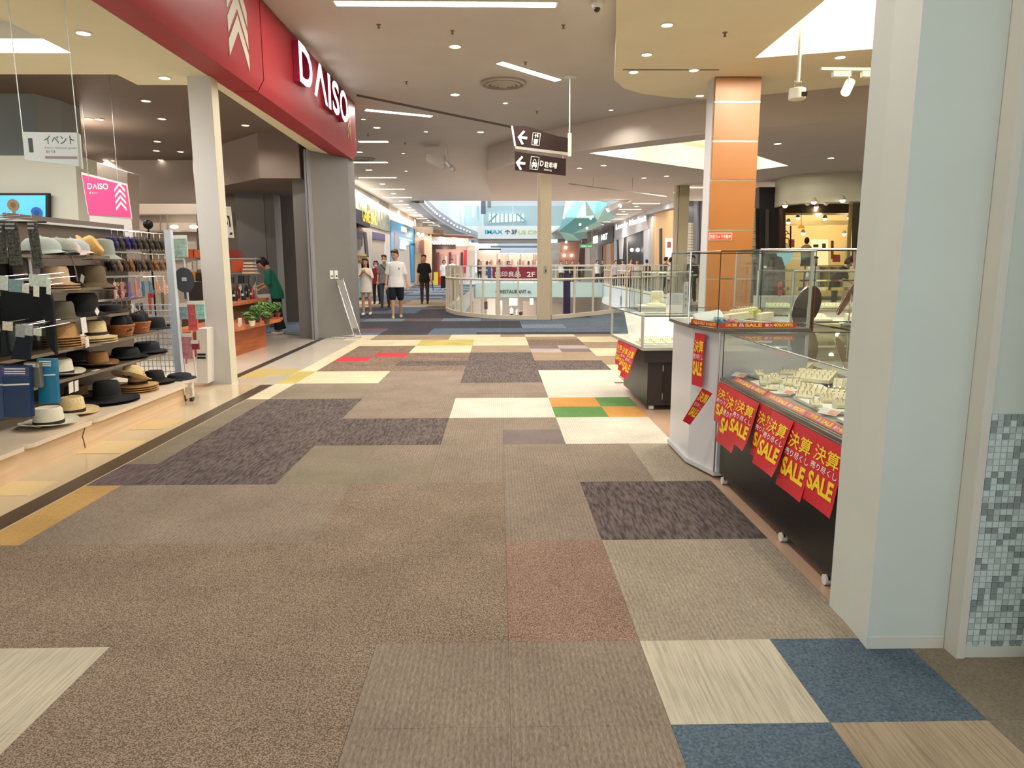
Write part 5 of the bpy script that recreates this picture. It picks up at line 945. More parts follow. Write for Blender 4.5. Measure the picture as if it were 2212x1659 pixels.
# ---- pillars, monitor and signs deeper in the shop
MB().prism([(-9.5, 10.6), (-6.52, 10.6), (-6.40, 11.0), (-6.40, 11.5), (-9.5, 11.5)], 0, 3.8).build('column', M((150, 156, 158), .6), None, 'broad blue-grey pillar at the left inside the shop', cat='pillar')
MB().slab([at(0-120, 336, 9.6), at(162, 336, 9.6), at(172, 500, 9.6), at(172, 640, 9.6), at(-120, 640, 9.6)], .5).build('partition', M((176, 176, 166), .6), None, 'beige partition panel carrying the screen behind the caps', cat='panel')
mo = thing('monitor', at(50, 480, 9.4), 'wall screen showing two handheld fans on blue, behind the caps', 'screen')
MB().slab([at(-60, 417, 9.5), at(104, 417, 9.5), at(104, 480, 9.5), at(-60, 480, 9.5)], .06).build('bezel', BLACK, mo); MB().slab([at(-60, 422, 9.495), at(98, 422, 9.495), at(98, 480, 9.495), at(-60, 480, 9.495)], .004).build('display', M((84, 168, 214), .3, emit=.5, noise=.1, scale=2), mo)
for x, y, c in ((28, 443, (120, 98, 70)), (79, 460, (36, 84, 150))):
    p = at(x, y, 9.485); MB().cyl(p, p+Vector((0, .004, 0)), .075, 24).build('fan_picture', M(c, .4, emit=.25), mo); MB().cyl(p-Vector((0, .002, 0)), p, .035, 20).build('fan_picture', M(tuple(int(v*.8) for v in c), .4, emit=.2), mo); MB().obox(p+Vector((0, .002, -.12)), .04, .003, .12).build('fan_picture', M(c, .4, emit=.25), mo)
# hanging department sign
s1 = tframe('department_sign', at(57, 346, 6.0), (1, 0, -.01), (0, 0, 1), 'white hanging shop sign with a number 1 and Japanese lettering', 'sign')
w = .43; h = .215; shape([(0, 0), (w*.99, -.045), (w, h), (0, h)], M((222, 228, 228), .4), s1, z=0, t=.02, name='board'); shape([(w*.99, -.045), (w*1.03, -.065), (w*1.04, h-.015), (w, h)], M((206, 206, 196), .4), s1, z=-.01, t=.02, name='side'); z_ = .021
GT_ = M((76, 82, 84), .5); text('1', GT_, s1, (.045, .06, .075, .165), z=z_, bold=.03); text('イベント', GT_, s1, (.17, .125, .405, .19), z=z_, bold=.01); text('Event / Seasonal goods', M((120, 120, 120), .5), s1, (.17, .085, .42, .103), z=z_); text('節分 行事', M((120, 120, 120), .5), s1, (.175, .055, .25, .075), z=z_)
shape(rect(.165, .012, .42, .030), M((160, 140, 150), .5), s1, z=z_, t=.001, name='stripe')
for dx in (-.005, .43):
    a = at(57, 346, 6.0)+Vector((dx, 0, h)); MB().cyl(a, (a.x, 6.0, 3.75), .0035, 5).build('hanging_wire', M((200, 210, 208), .3, .4), None, 'clear cord holding the %s side of the white department sign' % ('left' if dx < 0 else 'right'), cat='cord', group='cords of the department sign')
# pink sign
a = at(190, 463, 9.0); ps_ = tframe('hanging_banner', a, (1, .15, 0), (0, 0, 1), 'pink hanging banner with white lettering and arrows inside the shop', 'banner')
PK = M((206, 66, 126), .5); shape([(0, .0), (.50, -.05), (.48, .37), (-.03, .50)], M((206, 200, 196), .5), ps_, z=-.01, t=.01, name='frame'); shape([(.01, .0), (.49, -.035), (.465, .35), (-.02, .47)], PK, ps_, z=0, t=.006, name='board')
text('D∧ISO', PAPER, ps_, (.03, .30, .26, .37), z=.008, bold=.03); text('ダイソー', PAPER, ps_, (.04, .24, .14, .27), z=.008, bold=.02)
for i in range(4): shape(chevron(.39, .08+i*.075, .12, .08, .035), PAPER, ps_, z=.008, name='chevron')
shape([(.01, -.30), (.49, -.30), (.49, -.05), (.01, -.0)], M((190, 184, 182), .6), ps_, z=-.01, t=.004, name='lower_panel')
for dx in (.05, .40): MB().cyl(a+Vector((dx, 0, .4)), (a.x+dx, 9.03, 3.8), .003, 5).build('hanging_wire', STEEL, None, 'thin wire over the pink banner, %s one' % ('left' if dx < .2 else 'right'), cat='wire', group='wires of the pink banner')
MB().slab([at(168, 340, 12.5), at(200, 348, 12.5), at(275, 372, 12.5), at(277, 640, 12.5), at(168, 640, 12.5)], .4).build('partition', M((178, 166, 158), .7), None, 'beige wall end behind the pink banner', cat='panel')
struct(MB().box(-14, -5.6, 17.0, 17.3, 0, 3.8), 'wall_back', M((142, 130, 122), .7))
# brown ceiling boxes over the shop mouth
struct(MB().prism([(-6.6, 16.0), (-4.4, 13.6), (-3.66, 13.6), (-3.66, 17), (-6.6, 17)], 3.0, 3.8), 'ceiling', M((124, 110, 100), .8))
# grey wall leaves
w1 = thing('shutter_pocket', (-5.6, 16.5, 0), 'tall grey shutter pocket behind the shopper in green', 'panel')
a, b_ = at(525, 700, 16.4), at(606, 700, 16.4); MB().box(a.x, b_.x-.22, 16.4, 16.9, 0, 3.0).build('leaf', GREYP, w1); MB().box(b_.x-.21, b_.x, 16.4, 16.9, 0, 3.05).build('jamb', M((112, 110, 108), .6), w1); MB().cyl((b_.x-.26, 16.39, 1.45), (b_.x-.26, 16.4, 1.45), .02, 10).build('lock', BLACK, w1)
a, b_ = at(612, 690, 18.0), at(650, 690, 18.0); MB().box(a.x, b_.x, 18.0, 18.4, 0, 3.5).build('shutter_pocket', M((104, 98, 94), .6), None, 'second grey wall leaf, right of the shopper in green', cat='panel')
# shop ceiling downlights
for i, (x, y, w) in enumerate([(215, 257, 60), (192, 256, 0), (340, 305, 60), (315, 217, 0), (350, 256, 0), (228, 345, 60), (245, 346, 0), (338, 325, 0), (390, 327, 40), (347, 345, 0), (530, 270, 40), (588, 300, 0), (505, 320, 0), (623, 338, 30)]):
    p = on(x, y, 3.8)
    if x > 460: p.z = 3.8
    downlight(p.x, p.y, 3.799, w, 'shop ceiling downlight %s' % ['brightest, beside the blue-grey pillar', 'just left of the brightest one', 'bright one in the middle between pillar and column', 'at the edge of the cream soffit', 'left of the slim white column, upper', 'bright one above the pink banner', 'dim one right of the banner lamp', 'small one below the middle lamp', 'nearest the slim white column', 'small one low in the middle', 'double one right of the slim column', 'small one near the track', 'small one left in the column gap', 'far right one by the grey post'][i], 'downlights in the shop ceiling', r=.06)
for x, y in ((180, 70), (355, 167)):
    p = on(x, y, 3.52); downlight(p.x, p.y, 3.519, 30, 'recessed lamp in the cream soffit, %s' % ('near one' if y < 100 else 'by the slim column'), r=.06)
a, b_ = on(-200, 112, 3.62), on(158, 112, 3.62)
t = thing('tube_light', (-5.2, 7.5, 3.6), 'long glowing light tube at the edge of the recess, upper left', 'light'); MB().box(-9, -4.32, 7.46, 7.60, 3.56, 3.60).build('diffuser', GLOWS, t); MB().box(-9.02, -4.30, 7.44, 7.61, 3.60, 3.75).build('housing', WHITE, t); area((-6.4, 7.53, 3.54), 110, 4.4, .12, (1, .95, .88), 0, t)
for y in (1.5, 4.5): area((-6.5, y, 3.7), 60, 3.0, .15, (1, .95, .88), 0, t)
# back displays
bd = thing('wall_display', (-8.6, 16.5, 0), 'long pale wall display with small round lamps far inside the shop', 'shelf')
MB().slab([at(283, 440, 16.3), at(425, 440, 16.3), at(425, 700, 16.3), at(283, 700, 16.3)], .4).build('back_panel', M((214, 200, 186), .6), bd)
for y in (462, 498, 540): MB().slab([at(283, y, 16.1), at(425, y, 16.1), at(425, y+3, 16.1), at(283, y+3, 16.1)], .2).build('shelf_board', M((150, 140, 130), .5), bd)
for x in (345, 360): MB().slab([at(x, 462, 16.05), at(x+1.5, 462, 16.05), at(x+1.5, 498, 16.05), at(x, 498, 16.05)], .03).build('upright', M((140, 132, 124), .5), bd)
for x, y in ((376, 490), (418, 490)): p = at(x, y, 16.0); MB().ball(p, .09, .09, .04, n=12).build('small_lamp', GLOWS, bd)
p = at(320, 485, 15.8); t = thing('globe_display', p, 'black round object with white marks on the far shop display', 'ornament'); MB().ball(p, .10, n=16).build('ball', BLACK, t, smooth=60); MB().cyl((p.x, p.y, .0), p, .02, 8).build('stem', BLACK, t)
def goods(x0, x1, y0, y1, Y_, n_, cols, lab, nm='product_box', grp=None):
    for i in range(n_):
        xa = x0+(x1-x0)*i/n_; xb = xa+(x1-x0)/n_*.86; dy = rg.random()*(y1-y0)*.3; c = cols[i % len(cols)]
        t = MB().slab([at(xa, y0+dy, Y_), at(xb, y0+dy, Y_), at(xb, y1, Y_), at(xa, y1, Y_)], .12).build(nm, M(c, .6, noise=.15, scale=20), None, lab % ORD[i], cat='box', group=grp)
goods(405, 448, 535, 557, 15.4, 3, [(206, 90, 50), (214, 110, 60), (190, 70, 40)], 'orange pot on the far shelf left of the slim column, %s from the left', 'orange_pot', 'orange pots far in the shop'); goods(405, 448, 560, 582, 15.4, 4, [(226, 220, 210), (200, 190, 180)], 'pale boxed goods under the orange pots, %s from the left', 'product_box', 'pale boxes far in the shop'); goods(412, 448, 585, 607, 15.3, 3, [(206, 140, 60), (60, 50, 44)], 'amber and dark goods on the lower far shelf, %s from the left', 'product_box', 'amber boxes far in the shop')
MB().slab([at(404, 610, 15.2), at(449, 610, 15.2), at(449, 735, 15.2), at(404, 735, 15.2)], .4).build('display_unit', M((60, 54, 50), .6), None, 'dark low display unit seen between end stand and column', cat='shelf')
# poster
MB().cyl((at(485, 445, 12.6).x, 12.62, at(485, 447, 12.6).z), (at(485, 445, 12.6).x, 12.62, 3.8), .004, 5).build('hanging_wire', STEEL, None, 'thin wire holding the black ink poster', cat='wire')
pt_ = tframe('hanging_poster', at(485, 514, 12.6), (1, 0, 0), (0, 0, 1), 'white hanging poster with black ink drawing right of the slim column', 'poster')
s = (at(495, 514, 12.6).x-at(485, 514, 12.6).x)/10; shape([(x*s, y*s) for x, y in [(-12, 2), (21, 0), (18, 66), (-14, 68)]], PAPER, pt_, z=0, t=.01, name='sheet')
for pts in ([(2, 40), (5, 44), (4, 20), (1, 22)], [(8, 48), (14, 46), (16, 24), (13, 22), (12, 38)], [(-6, 30), (0, 34), (0, 31)], [(12, 6), (18, 7), (18, 12), (13, 11)], [(4, 30), (9, 36), (10, 28)]): shape([(x*s, y*s) for x, y in pts], M((40, 38, 36), .6), pt_, z=.011, name='print')
# wooden planter tables
WD = M((178, 98, 52), .5, noise=.25, scale=7, stretch=(1, .3, 3), rgb2=(146, 74, 36)); tb = thing('display_bench', (-4.6, 12.4, 0), 'two-tier orange wooden bench carrying potted plants and jars', 'table')
a, b_ = on(508, 770, 0), on(576, 748, 0)
MB().prism([(a.x-.9, a.y), (a.x, a.y), (b_.x, b_.y), (b_.x-.9, b_.y+.3)], .0, .42).build('lower_box', WD, tb); f0_, f1_ = on(512, 709, .47), on(605, 689, .47)
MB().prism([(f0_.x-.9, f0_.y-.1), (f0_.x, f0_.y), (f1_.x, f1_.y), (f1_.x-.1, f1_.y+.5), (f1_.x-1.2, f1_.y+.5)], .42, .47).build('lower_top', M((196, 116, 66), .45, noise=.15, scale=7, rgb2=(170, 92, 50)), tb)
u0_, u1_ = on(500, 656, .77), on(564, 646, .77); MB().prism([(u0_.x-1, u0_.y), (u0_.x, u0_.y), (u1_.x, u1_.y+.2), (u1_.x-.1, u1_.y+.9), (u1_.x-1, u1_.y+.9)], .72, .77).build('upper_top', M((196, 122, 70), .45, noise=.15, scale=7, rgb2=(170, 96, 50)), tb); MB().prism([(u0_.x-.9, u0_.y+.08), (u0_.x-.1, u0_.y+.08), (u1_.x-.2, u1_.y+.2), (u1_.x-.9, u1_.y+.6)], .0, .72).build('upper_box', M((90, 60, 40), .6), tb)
LF = [M((70, 112, 50), .6, noise=.3, scale=20), M((112, 150, 76), .6, noise=.3, scale=20)]
def plant(x, y, z, r, hh, label, pot=(120, 66, 46), pale=0):
    p = on(x, y, z); t = thing('potted_plant', p, label, 'plant', 'potted plants on the bench'); MB().lathe([(.001, 0), (.036, 0), (.05, .07), (.054, .07), (.054, .085), (.044, .085), (.042, .07), (.001, .07)], p, 16).build('pot', M(pot, .6), t, smooth=40)
    rr_ = random.Random(int(x*7+y))
    for part in range(2):
        mb = MB()
        for i in range(32):
            a_ = rr_.random()*6.28; L = r*(.6+rr_.random()*.6); H_ = hh*(.4+rr_.random()*.7); d_ = Vector((math.cos(a_), math.sin(a_), 0)); s_ = Vector((-d_.y, d_.x, 0)); p0 = p+Vector((0, 0, .075)); p1 = p0+d_*L*.5+Vector((0, 0, H_)); p2 = p0+d_*L+Vector((0, 0, H_*.75)); w_ = .014+.012*rr_.random()
            mb.add([p0-s_*.002, p0+s_*.002, p1+s_*w_, p1-s_*w_, p2], [(0, 1, 2, 3), (3, 2, 4)])
        mb.build('foliage', LF[(part+pale) % 2], t, kind='stuff')
for i, (x, y, r, hh, lb, pc) in enumerate([(536, 700, .11, .10, 'small leafy pot plant at the left of the bench', (90, 70, 56)), (556, 696, .15, .17, 'bushy pot plant second from the left on the bench', (70, 56, 48)), (571, 692, .16, .20, 'tallest pot plant in the middle of the bench', (70, 54, 46)), (585, 688, .14, .18, 'pot plant second from the right on the bench', (120, 66, 50)), (600, 685, .12, .16, 'rightmost pot plant on the bench', (128, 70, 52)), (577, 700, .10, .10, 'low pot plant in front of the tallest one', (90, 60, 46)), (545, 704, .07, .06, 'pale yellow-green seedling in a cream pot on the bench', (210, 200, 170))]): plant(x, y, .472, r*1.15, hh*1.15, lb, pc, i == 6)
a = on(519, 703, .472); MB().obox(a+Vector((0, 0, .06)), .05, .02, .12).build('price_stand', M((222, 216, 204), .5), None, 'white price stand at the front of the bench', cat='sign')
a = on(516, 706, .472); MB().lathe([(.001, 0), (.03, 0), (.034, .05), (.028, .05), (.001, .045)], a, 14).build('glass_jar', M((190, 180, 176), .2, spec=.8), None, 'little clear glass jar at the bench corner', cat='jar', smooth=40)
for i in range(9):
    x = 508+i*6.2; p = on(x, 650-(i % 3)*5-i*.7, .772); c = [(34, 32, 34), (40, 44, 52), (150, 44, 36), (30, 28, 30), (206, 200, 190)][(i*2) % 5]
    t = thing('bottle', p, 'dark bottle with a white label on the upper bench, %s from the column' % ORD[i], 'bottle', 'bottles on the upper bench'); MB().lathe([(.001, 0), (.045, 0), (.048, .16), (.02, .20), (.018, .24), (.001, .24)], p, 14).build('body', M(c, .3), t, smooth=40); MB().obox(p+Vector((.0, -.048, .10)), .045, .004, .04).build('label', PAPER, t)
bs = thing('book_rack', at(520, 600, 13.8), 'tiered rack with an orange board and stacked trays behind the bench', 'rack')
MB().slab([at(500, 562, 13.9), at(527, 562, 13.9), at(527, 588, 13.9), at(500, 588, 13.9)], .05).build('orange_board', M((196, 84, 50), .6), bs)
for i, y in enumerate((566, 573, 580, 587)): MB().slab([at(526-i, y, 13.7), at(545+i*2, y, 13.7), at(545+i*2, y+4, 13.7), at(526-i, y+4, 13.7)], .2).build('tray', M((220, 190, 160), .5), bs)
for y in (558, 590): MB().slab([at(492, y, 13.95), at(552, y, 13.95), at(552, y+2, 13.95), at(492, y+2, 13.95)], .3).build('shelf_board', M((206, 200, 190), .5), bs)
for x in (493, 551): MB().slab([at(x, 556, 13.9), at(x+1.5, 556, 13.9), at(x+1.5, 660, 13.9), at(x, 660, 13.9)], .02).build('upright', STEEL, bs)
MB().slab([at(490, 540, 14.2), at(512, 540, 14.2), at(522, 556, 14.2), at(490, 556, 14.2)], .2).build('flower_pot', M((140, 50, 36), .6), None, 'dark red pot on top of the tiered rack', cat='pot')
goods(495, 548, 594, 612, 13.6, 5, [(60, 70, 70), (90, 90, 88), (40, 40, 42)], 'dark picture box on the lower tier of the rack, %s from the left', 'product_box', 'dark boxes on the tiered rack')
# leaning steel frame by the grey pillar
lf = thing('folded_stand', (-2.95, 13.9, 0), 'folded chrome sign stand leaning beside the grey pillar', 'stand')
a, b_ = on(778, 730, 0), at(727, 603, 14.0); A = Vector((a.x-.05, 13.9, .06)); B_ = Vector((b_.x, 14.25, b_.z)); wv = Vector((.16, -.12, 0))
for k in (-1, 1): MB().tube([A+wv*k*.5+Vector((.02, 0, -.04)), A+wv*k*.5, B_+wv*k*.5], .012, 8).build('tube', CHROME, lf, smooth=60)
MB().tube([B_-wv*.5, B_+wv*.5], .012, 8).build('tube', CHROME, lf); MB().slab([A+wv*.4+(B_-A)*.12, A-wv*.4+(B_-A)*.12, B_-wv*.4, B_+wv*.4], .012).build('panel', M((206, 206, 202), .5), lf)
MB().tube([A+wv*.5+Vector((.02, 0, -.04)), A-wv*.5+Vector((-.5, -.1, -.04)), A-wv*.5+Vector((-.55, .1, -.04)), A-wv*.5+Vector((.02, 0, -.04))], .011, 8).build('foot', CHROME, lf, smooth=60)

hf = thing('garment_rail', (-4.2, 4.65, 0), 'dark wire frame holding the hanging garments and cards at the left', 'rack')
for y in (478, 596, 700, 786): a, b_ = at(-80, y, 4.62), at(100, y+2, 4.62); MB().tube([a, b_], .006, 6).build('frame_bar', M((60, 58, 56), .4, .6), hf)
for x in (-60,): a = at(x, 600, 4.64); MB().cyl((a.x, 4.64, 0), (a.x, 4.64, 1.70), .012, 8).build('frame_post', M((60, 58, 56), .4, .6), hf)
# ------------------------------------------------ left corridor shops
XL = -5.8
def lp(x, y): return ax(x, y, XL)
def onwall(pts, t=.05, X=XL): return MB().slab([ax(x, y, X) for x, y in pts], t)
struct(MB().box(-6.4, XL-.05, 18.6, 96, 0, 4.62), 'wall_left', M((196, 180, 166), .7))
gl = thing('storefront', (XL, 30, 0), 'colourful comic-style game shop front with a yellow sign past the grey pillar', 'shop')
DZ = [lp(760, 470).y, lp(842, 500).y]; ya, yb = 23.0, DZ[1]
MB().box(XL-.05, XL, ya, yb, 3.15, 4.5).build('upper_panel', M((150, 150, 130), .5, noise=.4, scale=1.6, rgb2=(92, 98, 84)), gl)
rg = random.Random(5)
for i in range(16):
    y = ya+1+(yb-ya-1)*i/16; h_ = .3+rg.random()*.6; z = 3.3+rg.random()*.5; MB().slab([(XL+.012, y, z), (XL+.012, y+.35+rg.random()*.5, z+.1), (XL+.012, y+.3+rg.random()*.4, z+h_), (XL+.012, y+.05, z+h_*.8)], .01).build('collage_piece', M(rg.choice([(120, 140, 120), (176, 168, 140), (96, 80, 60), (140, 150, 150), (170, 120, 90)]), .5), gl)
P = MB().slab
def art(pts, c, k=0, rough=.5, emit=0, nm='poster_print'): return onwall(pts, .01, XL+.015+.012*k).build(nm, M(c, rough, emit=emit), gl)
onwall([(756, 488), (800, 500), (800, 640), (756, 648)], .04, XL+.004).build('poster_panel', M((206, 190, 180), .5), gl)
art([(756, 488), (776, 493), (776, 510), (756, 508)], (150, 30, 60)); art([(760, 495), (782, 500), (782, 520), (760, 516)], (70, 60, 120), 1); art([(757, 508), (768, 510), (775, 540), (757, 545)], (40, 34, 60), 1)
art([(764, 498), (784, 502), (783, 532), (765, 530)], (36, 28, 48), 2); art([(768, 516), (781, 518), (779, 540), (770, 541)], (98, 82, 80), 3); art([(786, 500), (792, 502), (797, 556), (791, 556)], (34, 28, 40), 2)
art([(757, 552), (800, 556), (800, 590), (757, 592)], (228, 220, 210), 1); art([(757, 578), (800, 590), (800, 612), (757, 608)], (196, 90, 150), 2); art([(757, 600), (800, 604), (800, 640), (757, 646)], (150, 196, 214), 2)
bz = [(762, 548), (768, 553), (776, 547), (782, 553), (792, 548), (791, 556), (800, 556), (794, 562), (800, 568), (790, 566), (786, 574), (778, 566), (770, 570), (766, 563), (758, 562), (764, 556)]
art(bz, (236, 190, 50), 3)
def ltext(body, x0, x1, y0, y1, c, k, par, emit=0, bold=.03, X=XL):
    a, b_ = ax(x0, (y0+y1)/2, X), ax(x1, (y0+y1)/2, X); zt, zb = ax((x0+x1)/2, y0, X).z, ax((x0+x1)/2, y1, X).z
    f = tframe('frame', (X+k, a.y, zb), (0, 1, 0), (0, 0, 1), None, None); o = text(body, M(c, .5, emit=emit), f, (0, 0, b_.y-a.y, zt-zb), z=0, bold=bold)
    mw = f.matrix_world.copy(); o.parent = None; o.matrix_world = mw; o.parent = par; o.matrix_parent_inverse = Matrix.Translation(-wl(par)); bpy.data.objects.remove(f); return o
ltext('BOOM!!', 767, 789, 552, 559, (40, 24, 30), .075, gl); ltext('BOOM!!', 770, 793, 561, 568, (40, 24, 30), .075, gl)
onwall([(800, 497), (842, 507), (842, 628), (800, 640)], .3, XL-.3).build('entrance_recess', M((206, 196, 190), .6), gl)
onwall([(803, 500), (840, 508), (840, 520), (803, 516)], .05, XL+.0).build('lintel', M((60, 44, 100), .5), gl); onwall([(803, 520), (825, 522), (825, 548), (803, 548)], .03, XL-.22).build('poster_print', M((196, 60, 60), .5), gl); onwall([(820, 517), (840, 520), (840, 548), (820, 548)], .03, XL-.20).build('poster_print', M((232, 196, 60), .5), gl)
onwall([(800, 497), (804, 498), (804, 640), (800, 641)], .3, XL+.02).build('jamb', M((196, 190, 196), .5), gl); onwall([(833, 505), (843, 507), (843, 626), (833, 628)], .2, XL+.02).build('jamb', M((214, 206, 200), .5), gl); onwall([(806, 546), (836, 548), (836, 612), (806, 618)], .25, XL-.15).build('game_cabinet', M((236, 236, 240), .4, emit=.25), gl); onwall([(809, 552), (833, 554), (833, 574), (809, 574)], .02, XL-.13).build('game_screen', M((150, 200, 220), .3, emit=.6), gl); onwall([(809, 585), (833, 585), (833, 610), (809, 612)], .02, XL-.13).build('poster_print', M((206, 60, 90), .4), gl)
sb_ = thing('shop_sign', lp(783, 470)+Vector((.5, 0, 0)), 'yellow block-lettered game shop sign on a dark board', 'sign')
onwall([(761, 447), (800, 463), (800, 492), (761, 478)], .33, XL+.32).build('board', M((24, 22, 44), .5), sb_); ltext('GAME LAND', 765, 799, 455, 483, (252, 216, 60), .34, sb_, emit=.5, bold=.012)
# light cove along the top of the wall
cv = thing('cove_light', (XL+.1, 36, 4.3), 'long glowing light cove above the left corridor shops', 'light')
MB().slab([ax(752, 400, XL+.06), ax(842, 455, XL+.06), ax(842, 464, XL+.06), ax(752, 418, XL+.06)], .05).build('light_band', GLOWS, cv); MB().slab([ax(845, 458, XL+.06), ax(894, 480, XL+.06), ax(894, 487, XL+.06), ax(845, 468, XL+.06)], .05).build('light_band', GLOWS, cv); area((XL+.5, 32, 4.35), 150, .3, 12, WARM, 0, cv)
# blue shop
bsx = thing('storefront', (XL, 43, 0), 'bright blue shop front with a cyan lit arch on the left corridor', 'shop'); BLU = M((56, 140, 190), .4)
onwall([(845, 475), (896, 494), (896, 530), (845, 530)], .1, XL+.01).build('fascia', BLU, bsx); onwall([(845, 530), (853, 530), (853, 622), (845, 624)], .1, XL+.01).build('side_panel', BLU, bsx); onwall([(886, 526), (896, 526), (896, 607), (889, 608)], .1, XL+.01).build('side_panel', BLU, bsx)
onwall([(853, 526), (888, 530), (888, 610), (853, 622)], .1, XL-.2).build('interior_panel', M((232, 206, 180), .6), bsx); onwall([(864, 513), (890, 519), (890, 521), (864, 516)], .04, XL+.06).build('neon_strip', M((90, 226, 236), .4, emit=2), bsx); onwall([(865, 518), (877, 520), (877, 539), (865, 537)], .04, XL+.04).build('screen', M((150, 206, 230), .4, emit=1.2), bsx); onwall([(852, 501), (863, 504), (863, 538), (852, 538)], .04, XL+.03).build('side_sign', M((150, 150, 160), .5), bsx)
for i in range(4): onwall([(857+i*7, 545), (861+i*7, 545), (861+i*7, 605), (857+i*7, 607)], .05, XL-.08).build('display_column', M([(222, 190, 160), (206, 214, 214), (226, 200, 180), (190, 170, 150)][i], .6), bsx)
t = thing('shop_sign', lp(875, 496), 'small pale square sign on the blue shop fascia', 'sign'); onwall([(870, 489), (879, 492), (879, 503), (870, 500)], .09, XL+.1).build('board', M((236, 226, 190), .5, emit=.3), t)
t = MB().slab([lp(888, 583)+Vector((1.1, 0, 0)), lp(893, 582)+Vector((1.1, 0, 0)), lp(899, 612)+Vector((1.0, 0, 0)), lp(893, 614)+Vector((1.0, 0, 0))], .08).build('leaning_board', M((206, 216, 226), .5), None, 'white leaning board at the foot of the blue shop', cat='sign')
# farther shops
def pbox(x0, y0, x1, y1, Y_, t_, mat, name, label=None, cat=None, parent=None, group=None): return MB().slab([at(x0, y0, Y_), at(x1, y0, Y_), at(x1, y1, Y_), at(x0, y1, Y_)], t_).build(name, mat, parent, label, cat=cat, group=group)
wm = thing('storefront', at(915, 600, 50), 'warm lit shop with hanging posters after the blue one', 'shop'); pbox(896, 500, 932, 614, 50, .4, M((232, 206, 170), .6), 'interior_panel', parent=wm); pbox(896, 490, 935, 505, 49.8, .4, M((150, 130, 112), .6), 'fascia', parent=wm)
for x, c in ((899, (206, 150, 120)), (905, (120, 130, 160)), (911, (190, 96, 60))): pbox(x, 520, x+4, 545, 49.6, .05, M(c, .5), 'poster', parent=wm)
pbox(909, 518, 915, 608, 49.4, .3, M((150, 72, 42), .5), 'pilaster', parent=wm)
for x, y in ((903, 505), (907, 510), (913, 507), (919, 514)): MB().ball(at(x, y, 49), .10, n=8).build('lamp', GLOW, wm)
cn = thing('cornice', at(980, 508, 52), 'brown curved canopy over the food shop on the left corridor', 'canopy'); MB().tube([at(925, 506, 50), at(950, 508, 51), at(985, 510, 53), at(1019, 512, 55)], .12, 8).build('edge', M((130, 74, 50), .5), cn); pbox(922, 496, 958, 508, 51, 2, M((120, 96, 74), .6), 'soffit', parent=cn)
fd = thing('storefront', at(970, 610, 56), 'pinkish food shop with a white lettered sign on the left corridor', 'shop')
pbox(921, 512, 1012, 532, 55.5, .4, M((214, 196, 186), .5), 'fascia', parent=fd); pbox(940, 532, 1008, 606, 56.4, .4, M((240, 196, 184), .6), 'interior_panel', parent=fd); pbox(921, 530, 941, 606, 55.4, .5, M((74, 48, 40), .6), 'dark_pilaster', parent=fd); pbox(1002, 540, 1008, 590, 55.3, .3, M((190, 32, 44), .5), 'red_pilaster', parent=fd); pbox(1008, 530, 1026, 590, 56, .4, M((206, 190, 170), .5), 'cream_pilaster', parent=fd)
for i in range(7): x = 944+i*8.5; pbox(x, 545+i % 3*4, x+5, 590, 56.2, .1, M([(150, 90, 90), (226, 170, 160), (240, 220, 214), (120, 60, 60), (206, 150, 150), (236, 206, 196), (90, 60, 56)][i], .6), 'goods_rack', parent=fd)
a, b_ = at(931, 528, 55), at(984, 523, 55); f = tframe('shop_sign', (a.x, 55.2, a.z), (1, 0, .0), (0, 0, 1), 'white glowing lettered sign over the pinkish food shop', 'sign'); w = b_.x-a.x; text('FOOD MARKET', M((250, 250, 245), .5, emit=1.6), f, (0, 0, w, .26), bold=.03); MB().box(0, w, -.35, 0, -.03, 0).build('board', M((54, 34, 32), .5), f, local=True); shape(ell(w*.42, .5, .2, .2), M((250, 250, 250), .5, emit=1.5), f, name='round_logo')
# planters and bins by the far left floor
pbox(937, 588, 945, 616, 48, .4, M((226, 196, 60), .6), 'yellow_stand', 'yellow box stand on the left corridor floor behind the man in black', 'box'); pbox(946, 580, 953, 615, 49, .4, M((190, 44, 44), .6), 'red_stand', 'red box stand right of the yellow one', 'box')
# ------------------------------------------------ atrium: upper storey
BW = M((214, 222, 230), .6); BW2 = M((176, 188, 202), .6)
bd_ = [Vector((p.x, p.y)) for p in Lc]; path = [(-3.75, 37.0)]+[(p.x, p.y) for p in bd_]
mb = MB(); mg = MB()
for i in range(len(path)-1):
    (xa, ya_), (xb, yb_) = path[i], path[i+1]
    mg.add([(xa, ya_, 4.5), (xb, yb_, 4.5), (xb, yb_, 5.2), (xa, ya_, 5.2), (xa-.6, ya_, 4.5), (xb-.6, yb_, 4.5)], [(0, 1, 2, 3), (0, 4, 5, 1)]); mb.add([(xa-.3, ya_, 5.2), (xb-.3, yb_, 5.2), (xb-.3, yb_, 12), (xa-.3, ya_, 12)], [(0, 1, 2, 3)])
ub_ = thing('upper_balcony', (path[0][0], path[0][1], 4.5), 'pale blue-white upper balcony curving along the left side of the atrium', 'balcony'); mg.build('slab_edge', M((150, 152, 162), .6), ub_); mb.build('parapet', BW, ub_)
for i in range(1, 26):
    t_ = i/26*(len(path)-2); k = int(t_); fr = t_-k; x = path[k][0]*(1-fr)+path[k+1][0]*fr; y = path[k][1]*(1-fr)+path[k+1][1]*fr; MB().ball((x+.05, y, 4.85), (.03+.0015*i), n=6).build('edge_lamp', GLOWS, ub_)
for x0, x1 in ((1000, 1003), (1020, 1024)): pbox(x0, 434, x1, 470, 72, .3, M((226, 230, 236), .5), 'pilaster', parent=ub_)
struct(MB().box(-14, 24, 100, 101, 4.6, 14), 'wall_far', M((186, 194, 200), .6)); struct(MB().box(14, 14.4, 30, 100, 4.8, 14), 'wall_right', M((170, 176, 184), .7))
